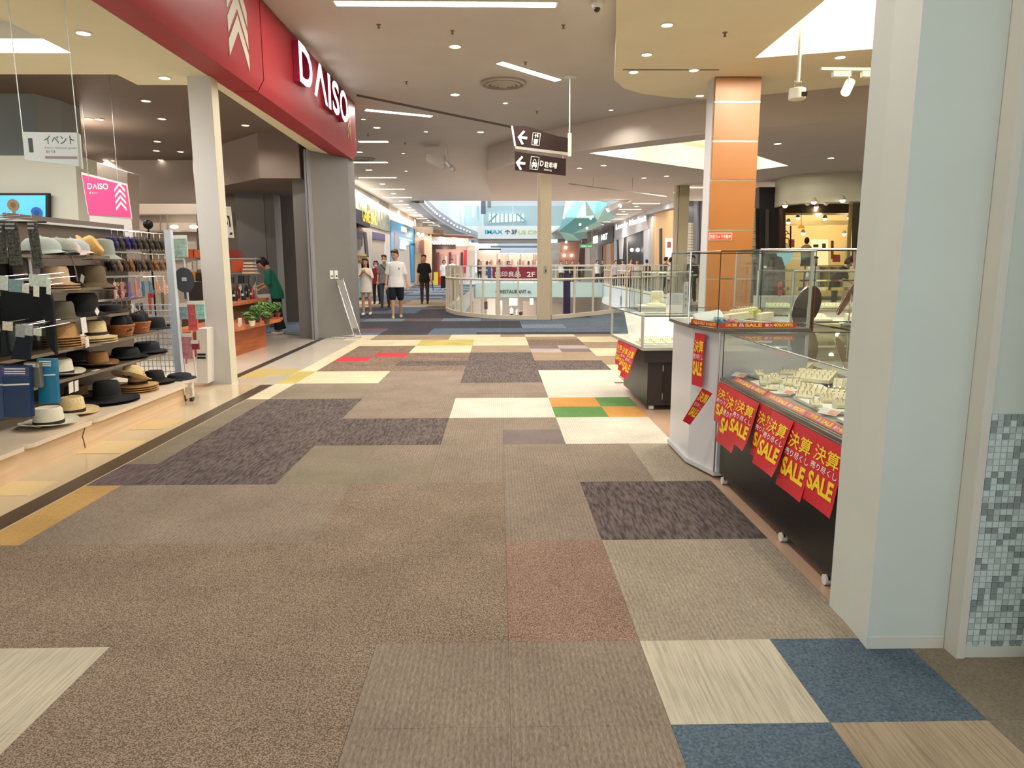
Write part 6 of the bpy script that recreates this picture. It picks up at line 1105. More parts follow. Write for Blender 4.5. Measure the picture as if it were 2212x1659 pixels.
br = thing('upper_bridge', at(1120, 515, 75), 'white upper bridge with cinema lettering crossing the atrium', 'bridge')
a, b_ = at(1042, 488, 75), at(1250, 488, 75); zt, zm, zb = a.z, at(1100, 512, 75).z, at(1100, 516, 75).z
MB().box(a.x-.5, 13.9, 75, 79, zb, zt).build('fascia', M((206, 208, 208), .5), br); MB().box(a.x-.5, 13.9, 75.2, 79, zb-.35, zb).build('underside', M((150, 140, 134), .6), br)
for i in range(6): x = a.x-3+i*3.1; pane(MB(), [(x, 75, zt), (x+3, 75, zt), (x+3, 75, zt+2.0), (x, 75, zt+2.0)]).build('glass_panel', glass((214, 232, 230), .8), br)
def ftext(body, x0, x1, y0, y1, Y_, c, par, emit=0, bold=.03, sp=1.0):
    p = at(x0, y1, Y_); q = at(x1, y0, Y_); f = tframe('frame', (p.x, Y_, p.z), (1, 0, 0), (0, 0, 1), None, None); o = text(body, M(c, .5, emit=emit), f, (0, 0, q.x-p.x, q.z-p.z), z=0, bold=bold, spacing=sp)
    mw = f.matrix_world.copy(); o.parent = None; o.matrix_world = mw; o.parent = par; o.matrix_parent_inverse = Matrix.Translation(-wl(par)); bpy.data.objects.remove(f); return o
ftext('IMAX', 1048, 1086, 496.5, 505, 74.95, (0, 150, 180), br, bold=.02); ftext('3F', 1105, 1117, 496, 506, 74.95, (70, 74, 80), br); ftext('US CINE', 1120, 1172, 497, 506, 74.95, (176, 190, 80), br, bold=.015)
MB().slab([at(x, y, 74.95) for x, y in [(1095, 506), (1095, 499), (1091, 502), (1090, 501), (1096, 496), (1102, 501), (1101, 502), (1097, 499), (1097, 506)]], .01).build('arrow_symbol', M((70, 74, 80), .5), br)
wn = thing('skylight_window', at(1095, 475, 99.8), 'bright upper window with slanting white bars beyond the upper bridge', 'window'); SKY = M((214, 236, 244), .5, emit=.9)
pts = [(1056, 462), (1136, 463), (1136, 477), (1100, 479), (1056, 481)]; MB().slab([at(x, y, 99.7) for x, y in pts], .32).build('pane', SKY, wn)
for i in range(9): x = 1062+i*9; MB().tube([at(x, 461, 99.5), at(x, 481, 99.5)], .10, 4).build('bar', M((170, 186, 190), .5), wn)
for (xa, ya2, xb, yb2) in ((1056, 480, 1074, 462), (1118, 462, 1136, 478)): MB().tube([at(xa, ya2, 99.4), at(xb, yb2, 99.4)], .12, 4).build('bar', M((160, 176, 180), .5), wn)
pbox(1039, 434, 1049, 462, 88, .5, M((96, 92, 104), .6), 'dark_column', 'dark upper column hanging left of the bright upper window', 'pillar'); pbox(1053, 434, 1061, 448, 88, .5, M((110, 108, 116), .6), 'dark_column', 'short grey upper block beside the dark upper column', 'pillar')
skl = thing('skylight', (3, 60, 13), 'long skylight over the atrium, seen only by its daylight', 'window') if 0 else None
area((2.5, 42, 13.5), 2600, 9, 22, (.93, .97, 1)); area((2.5, 78, 13.5), 3200, 12, 34, (.93, .97, 1))
# teal paper sculpture
sc = thing('hanging_sculpture', at(1270, 520, 34), 'faceted translucent teal sculpture hanging in the atrium', 'sculpture'); TL = [M((110, 176, 176), .45, alpha=.92), M((140, 200, 196), .4), M((86, 156, 160), .45), M((206, 220, 220), .4), M((176, 214, 208), .4)]
def tri(pts, k, dz=0.): P = [at(x, y, Y_) for x, y, Y_ in pts]; MB().slab(P, .04).build('facet', TL[k], sc)
tri([(1216, 470, 34), (1240, 434, 35), (1262, 434, 33), (1244, 470, 32)], 0); tri([(1206, 500, 34), (1216, 470, 34), (1244, 470, 32), (1236, 505, 33)], 2); tri([(1262, 434, 33), (1290, 434, 34), (1284, 470, 31), (1244, 470, 32)], 1); tri([(1266, 434, 31), (1284, 464, 31), (1278, 472, 30.5), (1268, 466, 31)], 3)
tri([(1206, 500, 34), (1236, 505, 33), (1252, 520, 34), (1222, 520, 35)], 0); tri([(1236, 505, 33), (1244, 470, 32), (1284, 470, 31), (1290, 478, 31)], 2); tri([(1236, 505, 33), (1290, 478, 31), (1300, 486, 32), (1268, 500, 33)], 1); tri([(1290, 434, 34), (1314, 438, 34), (1306, 450, 33), (1284, 464, 31)], 0); tri([(1284, 464, 31), (1306, 450, 33), (1332, 470, 34), (1300, 480, 33), (1290, 478, 31)], 4); tri([(1252, 520, 34), (1236, 505, 33), (1268, 500, 33)], 2); tri([(1222, 434, 36), (1240, 434, 35), (1216, 470, 34), (1222, 450, 36)], 4)
for x, y in ((1218, 470), (1253, 485), (1276, 472), (1223, 523), (1268, 493)): MB().ball(at(x, y, 30.5), .05, n=8).build('spark_lamp', GLOW, sc)
for x in (1230, 1275, 1310): MB().cyl(at(x, 436, 34), (at(x, 436, 34).x, 34, 4.7), .012, 5).build('hanging_wire', STEEL, sc)
hb = thing('ceiling_box', at(1335, 450, 30), 'white angled box with two small lamps at the edge of the atrium opening', 'box'); MB().slab([at(1310, 446, 29.8), at(1340, 434, 29.8), at(1360, 434, 29.8), at(1322, 455, 29.8)], .4).build('box', M((196, 196, 200), .5), hb)
for x, y in ((1312, 453), (1338, 443)): MB().cyl(at(x, y, 29.6), at(x+3, y+3, 29.5), .05, 10).build('lamp', GLOW, hb)
# ------------------------------------------------ bridge and banners seen through the railing
b2 = thing('lower_bridge_signs', (3, 49.8, -.9), 'pale green lettered beam and red banner of the far bridge, seen through the railing', 'sign')
def gz(y): return at(1110, y, 49.5).z
MB().box(-1.6, 7.2, 49.3, 49.5, gz(642), gz(611)).build('beam', M((176, 196, 190), .5), b2); MB().slab([at(1064, 577, 49.6), at(1160, 577, 49.6), at(1160, 606, 49.6), at(1064, 606, 49.6)], .05).build('banner', M((120, 24, 44), .5), b2)
ftext('←', 1070, 1077, 627, 633, 49.25, (40, 50, 56), b2); ftext('RESTAURANT st.', 1080, 1148, 626, 634, 49.25, (40, 50, 56), b2, bold=.02); ftext('無印良品', 1069, 1124, 586, 598, 49.55, (214, 200, 196), b2, bold=.02); ftext('2F', 1138, 1156, 587, 598, 49.55, (206, 196, 190), b2, bold=.02)
pbox(1053, 577, 1061, 606, 49.6, .05, M((52, 70, 130), .5), 'blue_banner', 'blue banner left of the red one on the far bridge', 'banner'); pbox(1007, 575, 1025, 600, 49.4, .05, M((206, 212, 210), .5), 'white_banner', 'white banner with a small black mark on the far bridge, at the left', 'banner'); pbox(1217, 590, 1232, 678, 26, .05, M((52, 40, 96), .6, noise=.3, scale=3), 'purple_banner', 'long purple banner hanging in the atrium right of the cream column', 'banner')
MB().tube([at(1217, 590, 26), at(1224.5, 580, 26), at(1232, 590, 26)], .01, 4)
# lower storey pieces
for k, (x0, y0, x1, y1, Y_, c, e, lb) in enumerate([(1022, 640, 1038, 682, 70, (232, 228, 222), 0, 'white screen wall on the lower storey, left'), (1052, 645, 1070, 684, 68, (240, 232, 226), 0, 'tall white board on the lower storey behind the railing'), (1042, 652, 1053, 668, 66, (60, 52, 50), 0, 'dark notice board on the lower storey'), (1145, 645, 1152, 658, 66, (226, 240, 240), 1.5, 'small glowing screen on the lower storey'), (1130, 650, 1158, 686, 80, (150, 138, 126), 0, 'brown shop front on the lower storey'), (985, 650, 998, 684, 72, (120, 114, 106), 0, 'grey shop front on the lower storey, far left'), (1192, 655, 1215, 684, 64, (96, 86, 74), .0, 'dark planting bed on the lower storey right of the column'), (1075, 650, 1085, 684, 84, (206, 196, 186), .2, 'pale pillar on the lower storey'), (1100, 644, 1118, 660, 90, (236, 220, 206), 0, 'lit shop on the lower storey in the middle')]):
    pbox(x0, y0, x1, y1, Y_, .5, M(c, .6, emit=e), 'lower_display', lb, 'panel')
for x, c in ((1240, (200, 206, 206)), (1320, (196, 204, 206))): pass
dec = thing('slab_decoration', (7.28, 34, -.9), 'white fascia boards with dark star decorations along the right side of the atrium', 'panel')
for i in range(6): MB().box(7.24, 7.285, 26+i*4, 29.8+i*4, -1.25, -.05).build('board', M((206, 214, 216), .5), dec)
for i, y in enumerate((31, 36, 42)):
    for k in range(6): a_ = k*pi/6; MB().obox((7.23, y, -.7), .01, .62, .05, Matrix.Rotation(a_, 3, 'X')).build('star_stroke', M((110, 112, 112), .5), dec)
for y in (27.5, 34, 44): area((10.2, y, -1.0), 60, 1, 4, (1, .9, .8)); 
for p_ in ((0, 30, -1.0), (-5, 45, -1.0), (5, 60, -1.2), (0, 75, -1.2), (0, 88, -1.5)):  # lamps added to brighten the lower storey
    l_ = thing('fill_lamp', p_, 'added lamp brightening the lower storey over %s' % ['the near void', 'the left shops', 'the middle', 'the far part', 'the far wall'][[0, -5, 5, 0.1, 0.2].index(p_[0]) if p_[0] else (0 if p_[1] == 30 else (3 if p_[1] == 75 else 4))], 'light'); MB().box(p_[0]-.8, p_[0]+.8, p_[1]-.1, p_[1]+.1, p_[2], p_[2]+.05).build('diffuser', GLOWS, l_); area((p_[0], p_[1], p_[2]-.05), 700, 2, 2, (1, .92, .86), 0, l_)
# far end of the mall
fe = thing('storefront', at(1095, 600, 93), 'brightly lit clothing store at the far end of the mall', 'shop')
pbox(1030, 548, 1165, 596, 93, .4, M((250, 222, 200), .6), 'interior_panel', parent=fe); pbox(1030, 540, 1170, 549, 92, .4, M((206, 190, 176), .6), 'fascia', parent=fe)
for i in range(15): x = 1032+i*9; pbox(x, 560+(i*7) % 5, x+4, 594, 92.5, .2, M([(120, 80, 76), (206, 180, 170), (60, 48, 50), (190, 120, 116), (236, 214, 200)][i % 5], .6), 'goods_rack', parent=fe)
for x in (1073, 1097, 1124, 1152): pbox(x, 548, x+2, 596, 91.9, .3, M((150, 110, 100), .6), 'mullion', parent=fe)
for k, (x0, y0, x1, y1, Y_, c) in enumerate([(1018, 519, 1170, 524, 84, (160, 166, 176)), (1075, 524, 1170, 531, 86, (190, 200, 212)), (1060, 531, 1170, 535, 87, (130, 134, 144)), (1080, 535, 1170, 546, 89, (196, 204, 214)), (1034, 537, 1082, 540, 86, (40, 38, 42))]): pbox(x0, y0, x1, y1, Y_, .5, M(c, .6), 'ceiling_band', 'far bulkhead %s at the end of the atrium' % ['grey, topmost', 'pale blue, second', 'dark grey, third', 'pale blue, widest', 'thin black, at the left'][k], 'beam')
bw = thing('brown_wall', at(1235, 600, 60), 'slanting reddish-brown wall with round white lamps across the atrium', 'wall'); MB().slab([at(1213, 522, 60), at(1252, 522, 60), at(1244, 600, 60), at(1204, 600, 60)], .4).build('panel', M((150, 104, 86), .6), bw); MB().slab([at(1254, 524, 62), at(1264, 524, 62), at(1262, 600, 62), at(1247, 600, 62)], .4).build('panel', M((112, 84, 72), .6), bw)
for x, y in ((1222, 535), (1219, 552), (1235, 552)): MB().ball(at(x, y, 59.8), .12, n=8).build('lamp', GLOW, bw)
gs = tframe('exit_sign', at(1253, 536, 44), (1, 0, 0), (0, 0, 1), 'green hanging guide sign over the right corridor', 'sign'); w = at(1281, 528, 44).x-at(1253, 536, 44).x; shape(rect(0, 0, w, .24), M((60, 130, 80), .5, emit=.2), gs, z=0, t=.06, name='board'); [MB().box(q_-.01, q_+.01, .24, 4.6-at(1253, 536, 44).z, .02, .04).build('rod', STEEL, gs, local=True) for q_ in (.08, w-.08)]; text('非常口 EXIT', M((214, 236, 214), .5, emit=.3), gs, (.06, .06, w-.06, .18), z=.065)
pbox(1190, 517, 1204, 524, 52, .1, M((250, 250, 245), .5, emit=1.5), 'lit_sign', 'small glowing white sign at the far left of the right corridor', 'sign'); pbox(1190, 524, 1212, 600, 66, .4, M((176, 164, 152), .6, noise=.2, scale=1), 'cream_wall', 'cream shop wall beside the slanting brown wall', 'wall')
# ------------------------------------------------ right corridor shops (wall plane x = 9.2)
XR = 9.2
def rw(pts, t=.1, X=XR): return MB().slab([ax(x, y, X) for x, y in pts], t)
struct(MB().box(XR+.05, XR+.6, 26, 98, 0, 4.62), 'wall_right', M((150, 138, 128), .7))
s1_ = thing('storefront', ax(1430, 600, XR), 'shop with a white blank fascia and warm cream interior, next to the slimmer cream column', 'shop')
rw([(1390, 455), (1458, 430), (1458, 600), (1390, 600)], .1, XR+.03).build('frame', M((150, 150, 156), .5), s1_); rw([(1397, 421), (1443, 407), (1458, 404), (1458, 447), (1397, 463)], .3, XR-.2).build('fascia', M((206, 206, 210), .5), s1_); rw([(1412, 462), (1458, 452), (1458, 600), (1412, 600)], .05, XR+.0).build('interior_panel', M((222, 178, 122), .6), s1_); rw([(1437, 515), (1458, 515), (1458, 560), (1437, 560)], .05, XR-.04).build('lit_poster', M((250, 240, 214), .5, emit=.8), s1_); rw([(1441, 522), (1449, 522), (1449, 535), (1441, 536)], .03, XR-.06).build('poster_print', M((170, 60, 50), .5), s1_); rw([(1424, 494), (1429, 493), (1429, 600), (1424, 600)], .1, XR-.04).build('dark_post', BLACK, s1_); rw([(1396, 470), (1412, 466), (1412, 600), (1396, 600)], .1, XR-.02).build('pilaster', M((176, 164, 150), .5), s1_)
s2_ = thing('storefront', ax(1355, 600, XR), 'shop with glowing handwritten-style white sign on pale panels', 'shop')
rw([(1327, 482), (1397, 452), (1397, 495), (1327, 520)], .2, XR-.1).build('fascia', M((190, 184, 186), .5), s2_); rw([(1327, 515), (1397, 495), (1397, 600), (1327, 600)], .1, XR+.0).build('dark_interior', M((34, 28, 30), .6), s2_); rw([(1354, 522), (1356, 521), (1356, 600), (1354, 600)], .05, XR-.03).build('mullion', M((190, 180, 170), .4), s2_); rw([(1390, 498), (1400, 495), (1400, 600), (1390, 600)], .12, XR-.12).build('pilaster', M((190, 190, 196), .5), s2_); rw([(1326, 515), (1330, 514), (1330, 600), (1326, 600)], .12, XR-.12).build('pilaster', M((190, 190, 196), .5), s2_); rw([(1336, 515), (1346, 512), (1344, 560), (1338, 560)], .05, XR-.05).build('white_figure', M((206, 204, 204), .6), s2_)
for x, y in ((1365, 540), (1378, 540)): MB().ball(ax(x, y, XR-.2), .12, n=8).build('lamp', GLOW, s2_)
def rtext(body, x0, x1, y0, y1, c, par, emit=0, X=XR-.12, bold=.03, tz=0):
    a, b_ = ax(x0, y0, X), ax(x1, y1, X); f = tframe('frame', (X, a.y, (ax(x0, y0+9, X).z+ax(x1, y1+9, X).z)/2), (0, -1, 0), (0, 0, 1), None, None); o = text(body, M(c, .5, emit=emit), f, (0, 0, a.y-b_.y, .5), z=0, bold=bold)
    mw = f.matrix_world.copy(); o.parent = None; o.matrix_world = mw; o.parent = par; o.matrix_parent_inverse = Matrix.Translation(-wl(par)); bpy.data.objects.remove(f)
ss = thing('shop_sign', ax(1360, 480, XR-.35), 'row of glowing white letters above the dark shop on the right', 'sign'); rtext('Lovely Market', 1330, 1395, 494, 468, (255, 246, 235), ss, emit=2.2)
s3_ = thing('storefront', ax(1305, 600, XR), 'shop with a dark fascia, glowing logo and orange interior on the right corridor', 'shop'); rw([(1292, 502), (1325, 488), (1325, 522), (1292, 532)], .2, XR-.1).build('fascia', M((60, 52, 56), .5), s3_); rw([(1294, 530), (1325, 522), (1325, 600), (1294, 600)], .1, XR).build('interior_panel', M((196, 132, 82), .6), s3_); rw([(1293, 534), (1301, 532), (1301, 600), (1293, 600)], .1, XR-.05).build('dark_post', BLACK, s3_); rw([(1310, 528), (1319, 525), (1319, 575), (1310, 575)], .05, XR-.05).build('hung_clothes', M((214, 180, 156), .7), s3_)
t = thing('shop_sign', ax(1305, 510, XR-.35), 'small glowing white letter sign on the dark fascia', 'sign'); rtext('N&T', 1299, 1312, 512, 506, (255, 250, 250), t, emit=2.5, X=XR-.12)
s4_ = thing('storefront', ax(1280, 600, XR), 'narrow pale shop front with posters at the far right corridor', 'shop'); rw([(1262, 530), (1291, 515), (1291, 600), (1262, 600)], .1, XR-.02).build('panel', M((190, 174, 156), .6, noise=.2, scale=1.2), s4_); rw([(1265, 535), (1274, 532), (1274, 580), (1265, 582)], .05, XR-.06).build('poster', M((226, 196, 190), .5), s4_); rw([(1281, 512), (1287, 509), (1287, 524), (1281, 526)], .2, XR-.5).build('lit_box', M((250, 244, 236), .5, emit=1.4), s4_)
s5_ = thing('storefront', ax(1500, 600, XR), 'dark columns and stacked white stone strip between the two right columns', 'shop'); rw([(1487, 430), (1523, 418), (1523, 640), (1487, 630)], .1, XR-.02).build('dark_panel', M((44, 38, 40), .5), s5_); rw([(1499, 428), (1506, 426), (1506, 630), (1499, 630)], .1, XR-.1).build('grey_post', M((110, 106, 112), .5), s5_)
for i in range(18): y = 481+i*6; rw([(1484, y), (1493, y), (1493, y+5.2), (1484, y+5.2)], .12+(i % 3)*.02, XR-.14).build('stone_strip', M((206, 196, 176), .7), s5_)
for y in (30, 36, 43, 52): area((8.6, y, 4.2), 60, .4, 3, WARM, pi/2)
# near right shop with the curved cream fascia
YF = 20.6
ns = thing('storefront', at(1780, 700, YF), 'shop on the right with a curved cream fascia and pendant lamps behind glass', 'shop')
cv_ = [(at(1692, 400, 22.0).x, 22.6), (at(1700, 400, 21.6).x, 21.6), (at(1740, 400, 21.0).x, 21.0), (at(1810, 400, 20.6).x, 20.6), (at(1920, 400, 20.3).x, 20.3), (at(2100, 400, 20.1).x, 20.1)]
zl = at(1780, 437, 20.8).z; MB().prism(cv_+[(x+.15, y+.45) for x, y in cv_[::-1]], zl, 4.0).build('fascia', M((196, 194, 172), .5), ns, smooth=50)
pbox(1640, 404, 1696, 700, 22.8, .5, M((34, 28, 28), .5), 'dark_panel', parent=ns); pbox(1655, 452, 1661, 560, 22.6, .1, M((74, 70, 72), .5), 'grey_strip', parent=ns)
pbox(1690, 445, 1905, 640, 28, .3, M((222, 198, 146), .6), 'rear_wall', parent=ns); pbox(1690, 440, 1905, 460, 24, 1.0, M((52, 38, 32), .5), 'ceiling_band', parent=ns); pbox(1690, 476, 1840, 486, 26, .3, M((240, 224, 180), .6), 'light_band', parent=ns)
pbox(1858, 430, 1886, 560, 21.2, .5, M((50, 40, 36), .5), 'dark_column', parent=ns); pbox(1690, 449, 1697, 560, 22, .3, M((70, 48, 40), .5), 'door_post', parent=ns)
mb = MB(); x = 1840
MB().slab([at(1838, 430, 21), at(1843, 430, 21), at(1835, 590, 21), at(1830, 590, 21)], .1).build('glass_mullion', M((206, 190, 150), .4), ns); pbox(1690, 440, 1905, 700, 20.9, .02, glass((240, 236, 220), .6), 'shop_glass', parent=ns)
for i, (x, y, Y_) in enumerate([(1696, 444, 21.3), (1758, 436, 20.7), (1820, 432, 20.4), (1763, 447, 24), (1812, 453, 24.5), (1703, 480, 24), (1724, 470, 25), (1767, 464, 25), (1782, 472, 24.5), (1835, 470, 24), (1824, 505, 26), (1850, 449, 24), (1735, 503, 24)]):
    t = thing('ceiling_spot', at(x, y, Y_), 'warm lamp of the right-hand shop, %s' % ['first under the fascia from the left', 'second under the fascia', 'third under the fascia', 'inside below the second fascia lamp', 'star-like pair near the mullion', 'lowest left', 'upper left inside', 'centre inside', 'right of the centre one', 'by the mullion', 'low by the mullion', 'near the dark column', 'over the wrought iron rack'][i], 'light', 'warm lamps of the right-hand shop'); MB().ball(at(x, y, Y_), .075, n=10).build('bulb', GLOW, t); MB().lathe([(.09, 0), (.05, .1), (.02, .12)], at(x, y, Y_), 12).build('shade', M((206, 190, 160), .5), t)
    if i in (3, 7, 10): point(at(x, y+6, Y_), 40)
t = thing('pendant_lamp', at(1731, 490, 23.5), 'amber glass pendant lamp on thin chains in the right-hand shop', 'light'); MB().lathe([(.13, 0), (.10, .06), (.04, .10), (.001, .11)], at(1731, 493, 23.5), 16).build('shade', M((226, 150, 50), .4, emit=.8), t); MB().cyl(at(1731, 488, 23.5), at(1731, 450, 23.5), .008, 5).build('chain', BLACK, t)
ir = thing('iron_rack', at(1700, 535, 23.2), 'dark wrought-iron rack at the left of the right-hand shop window', 'rack')
for x in (1691, 1708): MB().tube([at(x, 488, 23.2), at(x-1, 560, 23.2)], .025, 5).build('post', BLACK, ir)
for x, y in ((1697, 505), (1702, 510), (1699, 520)): p = at(x, y, 23.2); MB().tube([p+Vector((math.cos(a*pi/4)*.09, 0, math.sin(a*pi/4)*.09)) for a in range(7)], .012, 4).build('scroll', BLACK, ir)
for k, (x0, y0, x1, y1, Y_, c, e, lb) in enumerate([(1752, 517, 1789, 575, 26, (250, 240, 210), .8, 'glowing white poster panel inside the right-hand shop'), (1758, 528, 1768, 534, 25.9, (60, 52, 40), 0, 'dark print on the glowing panel'), (1777, 526, 1784, 536, 25.9, (80, 60, 50), 0, 'small print on the right of the glowing panel'), (1704, 517, 1716, 534, 24, (206, 110, 90), .1, 'salmon poster by the iron rack'), (1800, 550, 1815, 566, 24, (190, 40, 40), .1, 'red sale card left of the price board'), (1830, 552, 1848, 568, 23.6, (190, 34, 36), .1, 'red price board reading nineteen at the shop front'), (1690, 525, 1704, 536, 24, (236, 220, 190), .3, 'pile of pale goods behind the iron rack'), (1796, 520, 1801, 560, 25, (160, 110, 60), 0, 'brown wooden post inside the right-hand shop')]):
    t = pbox(x0, y0, x1, y1, Y_, .05, M(c, .5, emit=e), 'shop_card', lb, 'poster')
    if k == 5: ftext('19', 1835, 1846, 555, 565, Y_-.01, (240, 230, 220), t, bold=.02)
rl = thing('clothes_rail', at(1785, 585, 21.2), 'row of shirts on golden hangers at the shop front on the right', 'rack')
MB().tube([at(1758, 574, 21.2), at(1840, 574, 21.2)], .012, 6).build('rail', STEEL, rl)
for i in range(9): x = 1762+i*7; MB().slab([at(x, 576, 21.2), at(x+4, 579, 21.2), at(x+2, 620, 21.2), at(x-3, 620, 21.2)], .25).build('shirt', M([(206, 190, 150), (226, 214, 190), (150, 140, 120)][i % 3], .7), rl); MB().tube([at(x, 576, 21.1), at(x+5, 580, 21.1)], .01, 4).build('hanger', M((206, 180, 110), .4), rl)
pbox(1615, 449, 1632, 560, 23, .3, M((120, 112, 104), .6), 'stone_backing', 'grey backing of the stacked stone pier right of the orange column', 'wall')
sp_ = thing('stone_pier', at(1624, 560, 22.8), 'stacked pale stone pier beside the orange column', 'pillar')
for i in range(20): y = 449+i*5.6; pbox(1622+(i % 2), y, 1632, y+4.8, 22.8-(i % 3)*.03, .2, M((196, 184, 160), .7, noise=.1, scale=5), 'stone', parent=sp_)
# white service door and shelf things behind the orange column base
pbox(1640, 640, 1760, 745, 12.5, .3, M((206, 208, 206), .5), 'white_cabinet', 'white low cabinet behind the tall glass case', 'cabinet')
# game area seen between the grey wall leaves
ga = thing('crane_game', at(660, 650, 24), 'purple and white crane game seen in the gap left of the grey post', 'machine')
pbox(653, 563, 690, 612, 23, .8, M((150, 96, 170), .3, noise=.4, scale=3, rgb2=(220, 170, 214)), 'window', parent=ga); pbox(653, 558, 690, 563, 22.9, .8, M((90, 210, 220), .4, emit=1.), 'light_strip', parent=ga); pbox(655, 612, 690, 652, 22.9, .8, M((214, 208, 208), .5), 'base', parent=ga); pbox(663, 622, 668, 632, 22.85, .05, BLACK, 'coin_slot', parent=ga); pbox(652, 563, 655, 612, 22.8, .1, M((96, 84, 150), .4), 'edge', parent=ga)
pbox(645, 400, 700, 470, 27, .2, M((196, 190, 184), .6, noise=.3, scale=2), 'white_wall_print', 'white printed upper wall in the gap left of the grey post', 'panel'); pbox(645, 470, 700, 505, 26.8, .2, M((206, 202, 198), .6, noise=.25, scale=3, rgb2=(150, 146, 142)), 'scribbled_wall', 'white wall with scribbled drawings in the gap', 'panel'); pbox(645, 505, 700, 509, 26.5, .3, M((50, 46, 48), .6), 'dark_beam', 'dark thin beam under the scribbled wall', 'beam'); pbox(645, 509, 700, 545, 26.7, .2, M((214, 208, 204), .6, noise=.1, scale=3), 'pale_wall', 'pale wall below the dark thin beam', 'panel'); pbox(653, 545, 690, 558, 25, .3, M((190, 140, 90), .6, noise=.5, scale=6, rgb2=(90, 60, 60)), 'prize_shelf', 'shelf of small prizes above the crane game', 'shelf')
point((-6.6, 21, 3.4), 60); point((-9, 15, 3.3), 50); point((-7, 12.5, 3.3), 40)
struct(MB().box(-14, -5.85, 30, 30.3, 0, 3.8), 'wall_back', M((190, 180, 174), .7))

# added point lights without fixtures, brightening the panels of the lit shops
for q, w in (((8.6, 31.5, 3.4), 60), ((8.6, 52, 3.2), 50), ((-4.6, 40, 3.4), 12), ((-4.8, 43.5, 3.2), 12), (tuple(at(915, 525, 48.0)), 25), (tuple(at(960, 538, 54.6)), 30), (tuple(at(990, 538, 54.6)), 30), (tuple(at(1055, 551, 90.5)), 90), (tuple(at(1105, 551, 90.5)), 90), (tuple(at(1145, 551, 90.5)), 90), (tuple(at(1740, 465, 26.3)), 60), (tuple(at(1830, 465, 26.3)), 60)):
    point(q, w, (1, .9, .78), .1)
for q in ((-1, 62, -3.2), (3, 66, -3.2), (0, 84, -3.0), (5, 84, -3.0), (2, 75, -2.0)): point(q, 260, (1, .92, .86), .15)  # bare lights added in the open to lift the lower storey
# ------------------------------------------------ people
def remeshed(mb, voxel, sm=2):
    me = bpy.data.meshes.new('t'); me.from_pydata([tuple(v) for v in mb.v], [], mb.f); o = bpy.data.objects.new('t', me); C.objects.link(o)
    r = o.modifiers.new('r', 'REMESH'); r.mode = 'VOXEL'; r.voxel_size = voxel; r.use_smooth_shade = True
    s = o.modifiers.new('s', 'SMOOTH'); s.factor = .5; s.iterations = sm
    dg = bpy.context.evaluated_depsgraph_get(); dg.update(); out = bpy.data.meshes.new_from_object(o.evaluated_get(dg)); bpy.data.objects.remove(o); bpy.data.meshes.remove(me); return out
def loft(mb, rings, n=20):
    vs_ = []; k = len(rings)
    for (x, y, z, rx, ry) in rings: vs_ += [(x+rx*math.cos(2*pi*j/n), y+ry*math.sin(2*pi*j/n), z) for j in range(n)]
    fs = [(i*n+j, i*n+(j+1) % n, (i+1)*n+(j+1) % n, (i+1)*n+j) for i in range(k-1) for j in range(n)]+[tuple(range(n))[::-1], tuple((k-1)*n+j for j in range(n))]
    return mb.add(vs_, fs)
def limb(mb, pts, rs, n=12):
    mb.tube(pts, rs, n)
    for p, r in zip(pts, rs): mb.ball(p, r, n=10)
SKIN = M((214, 160, 130), .55, noise=.03, scale=10)
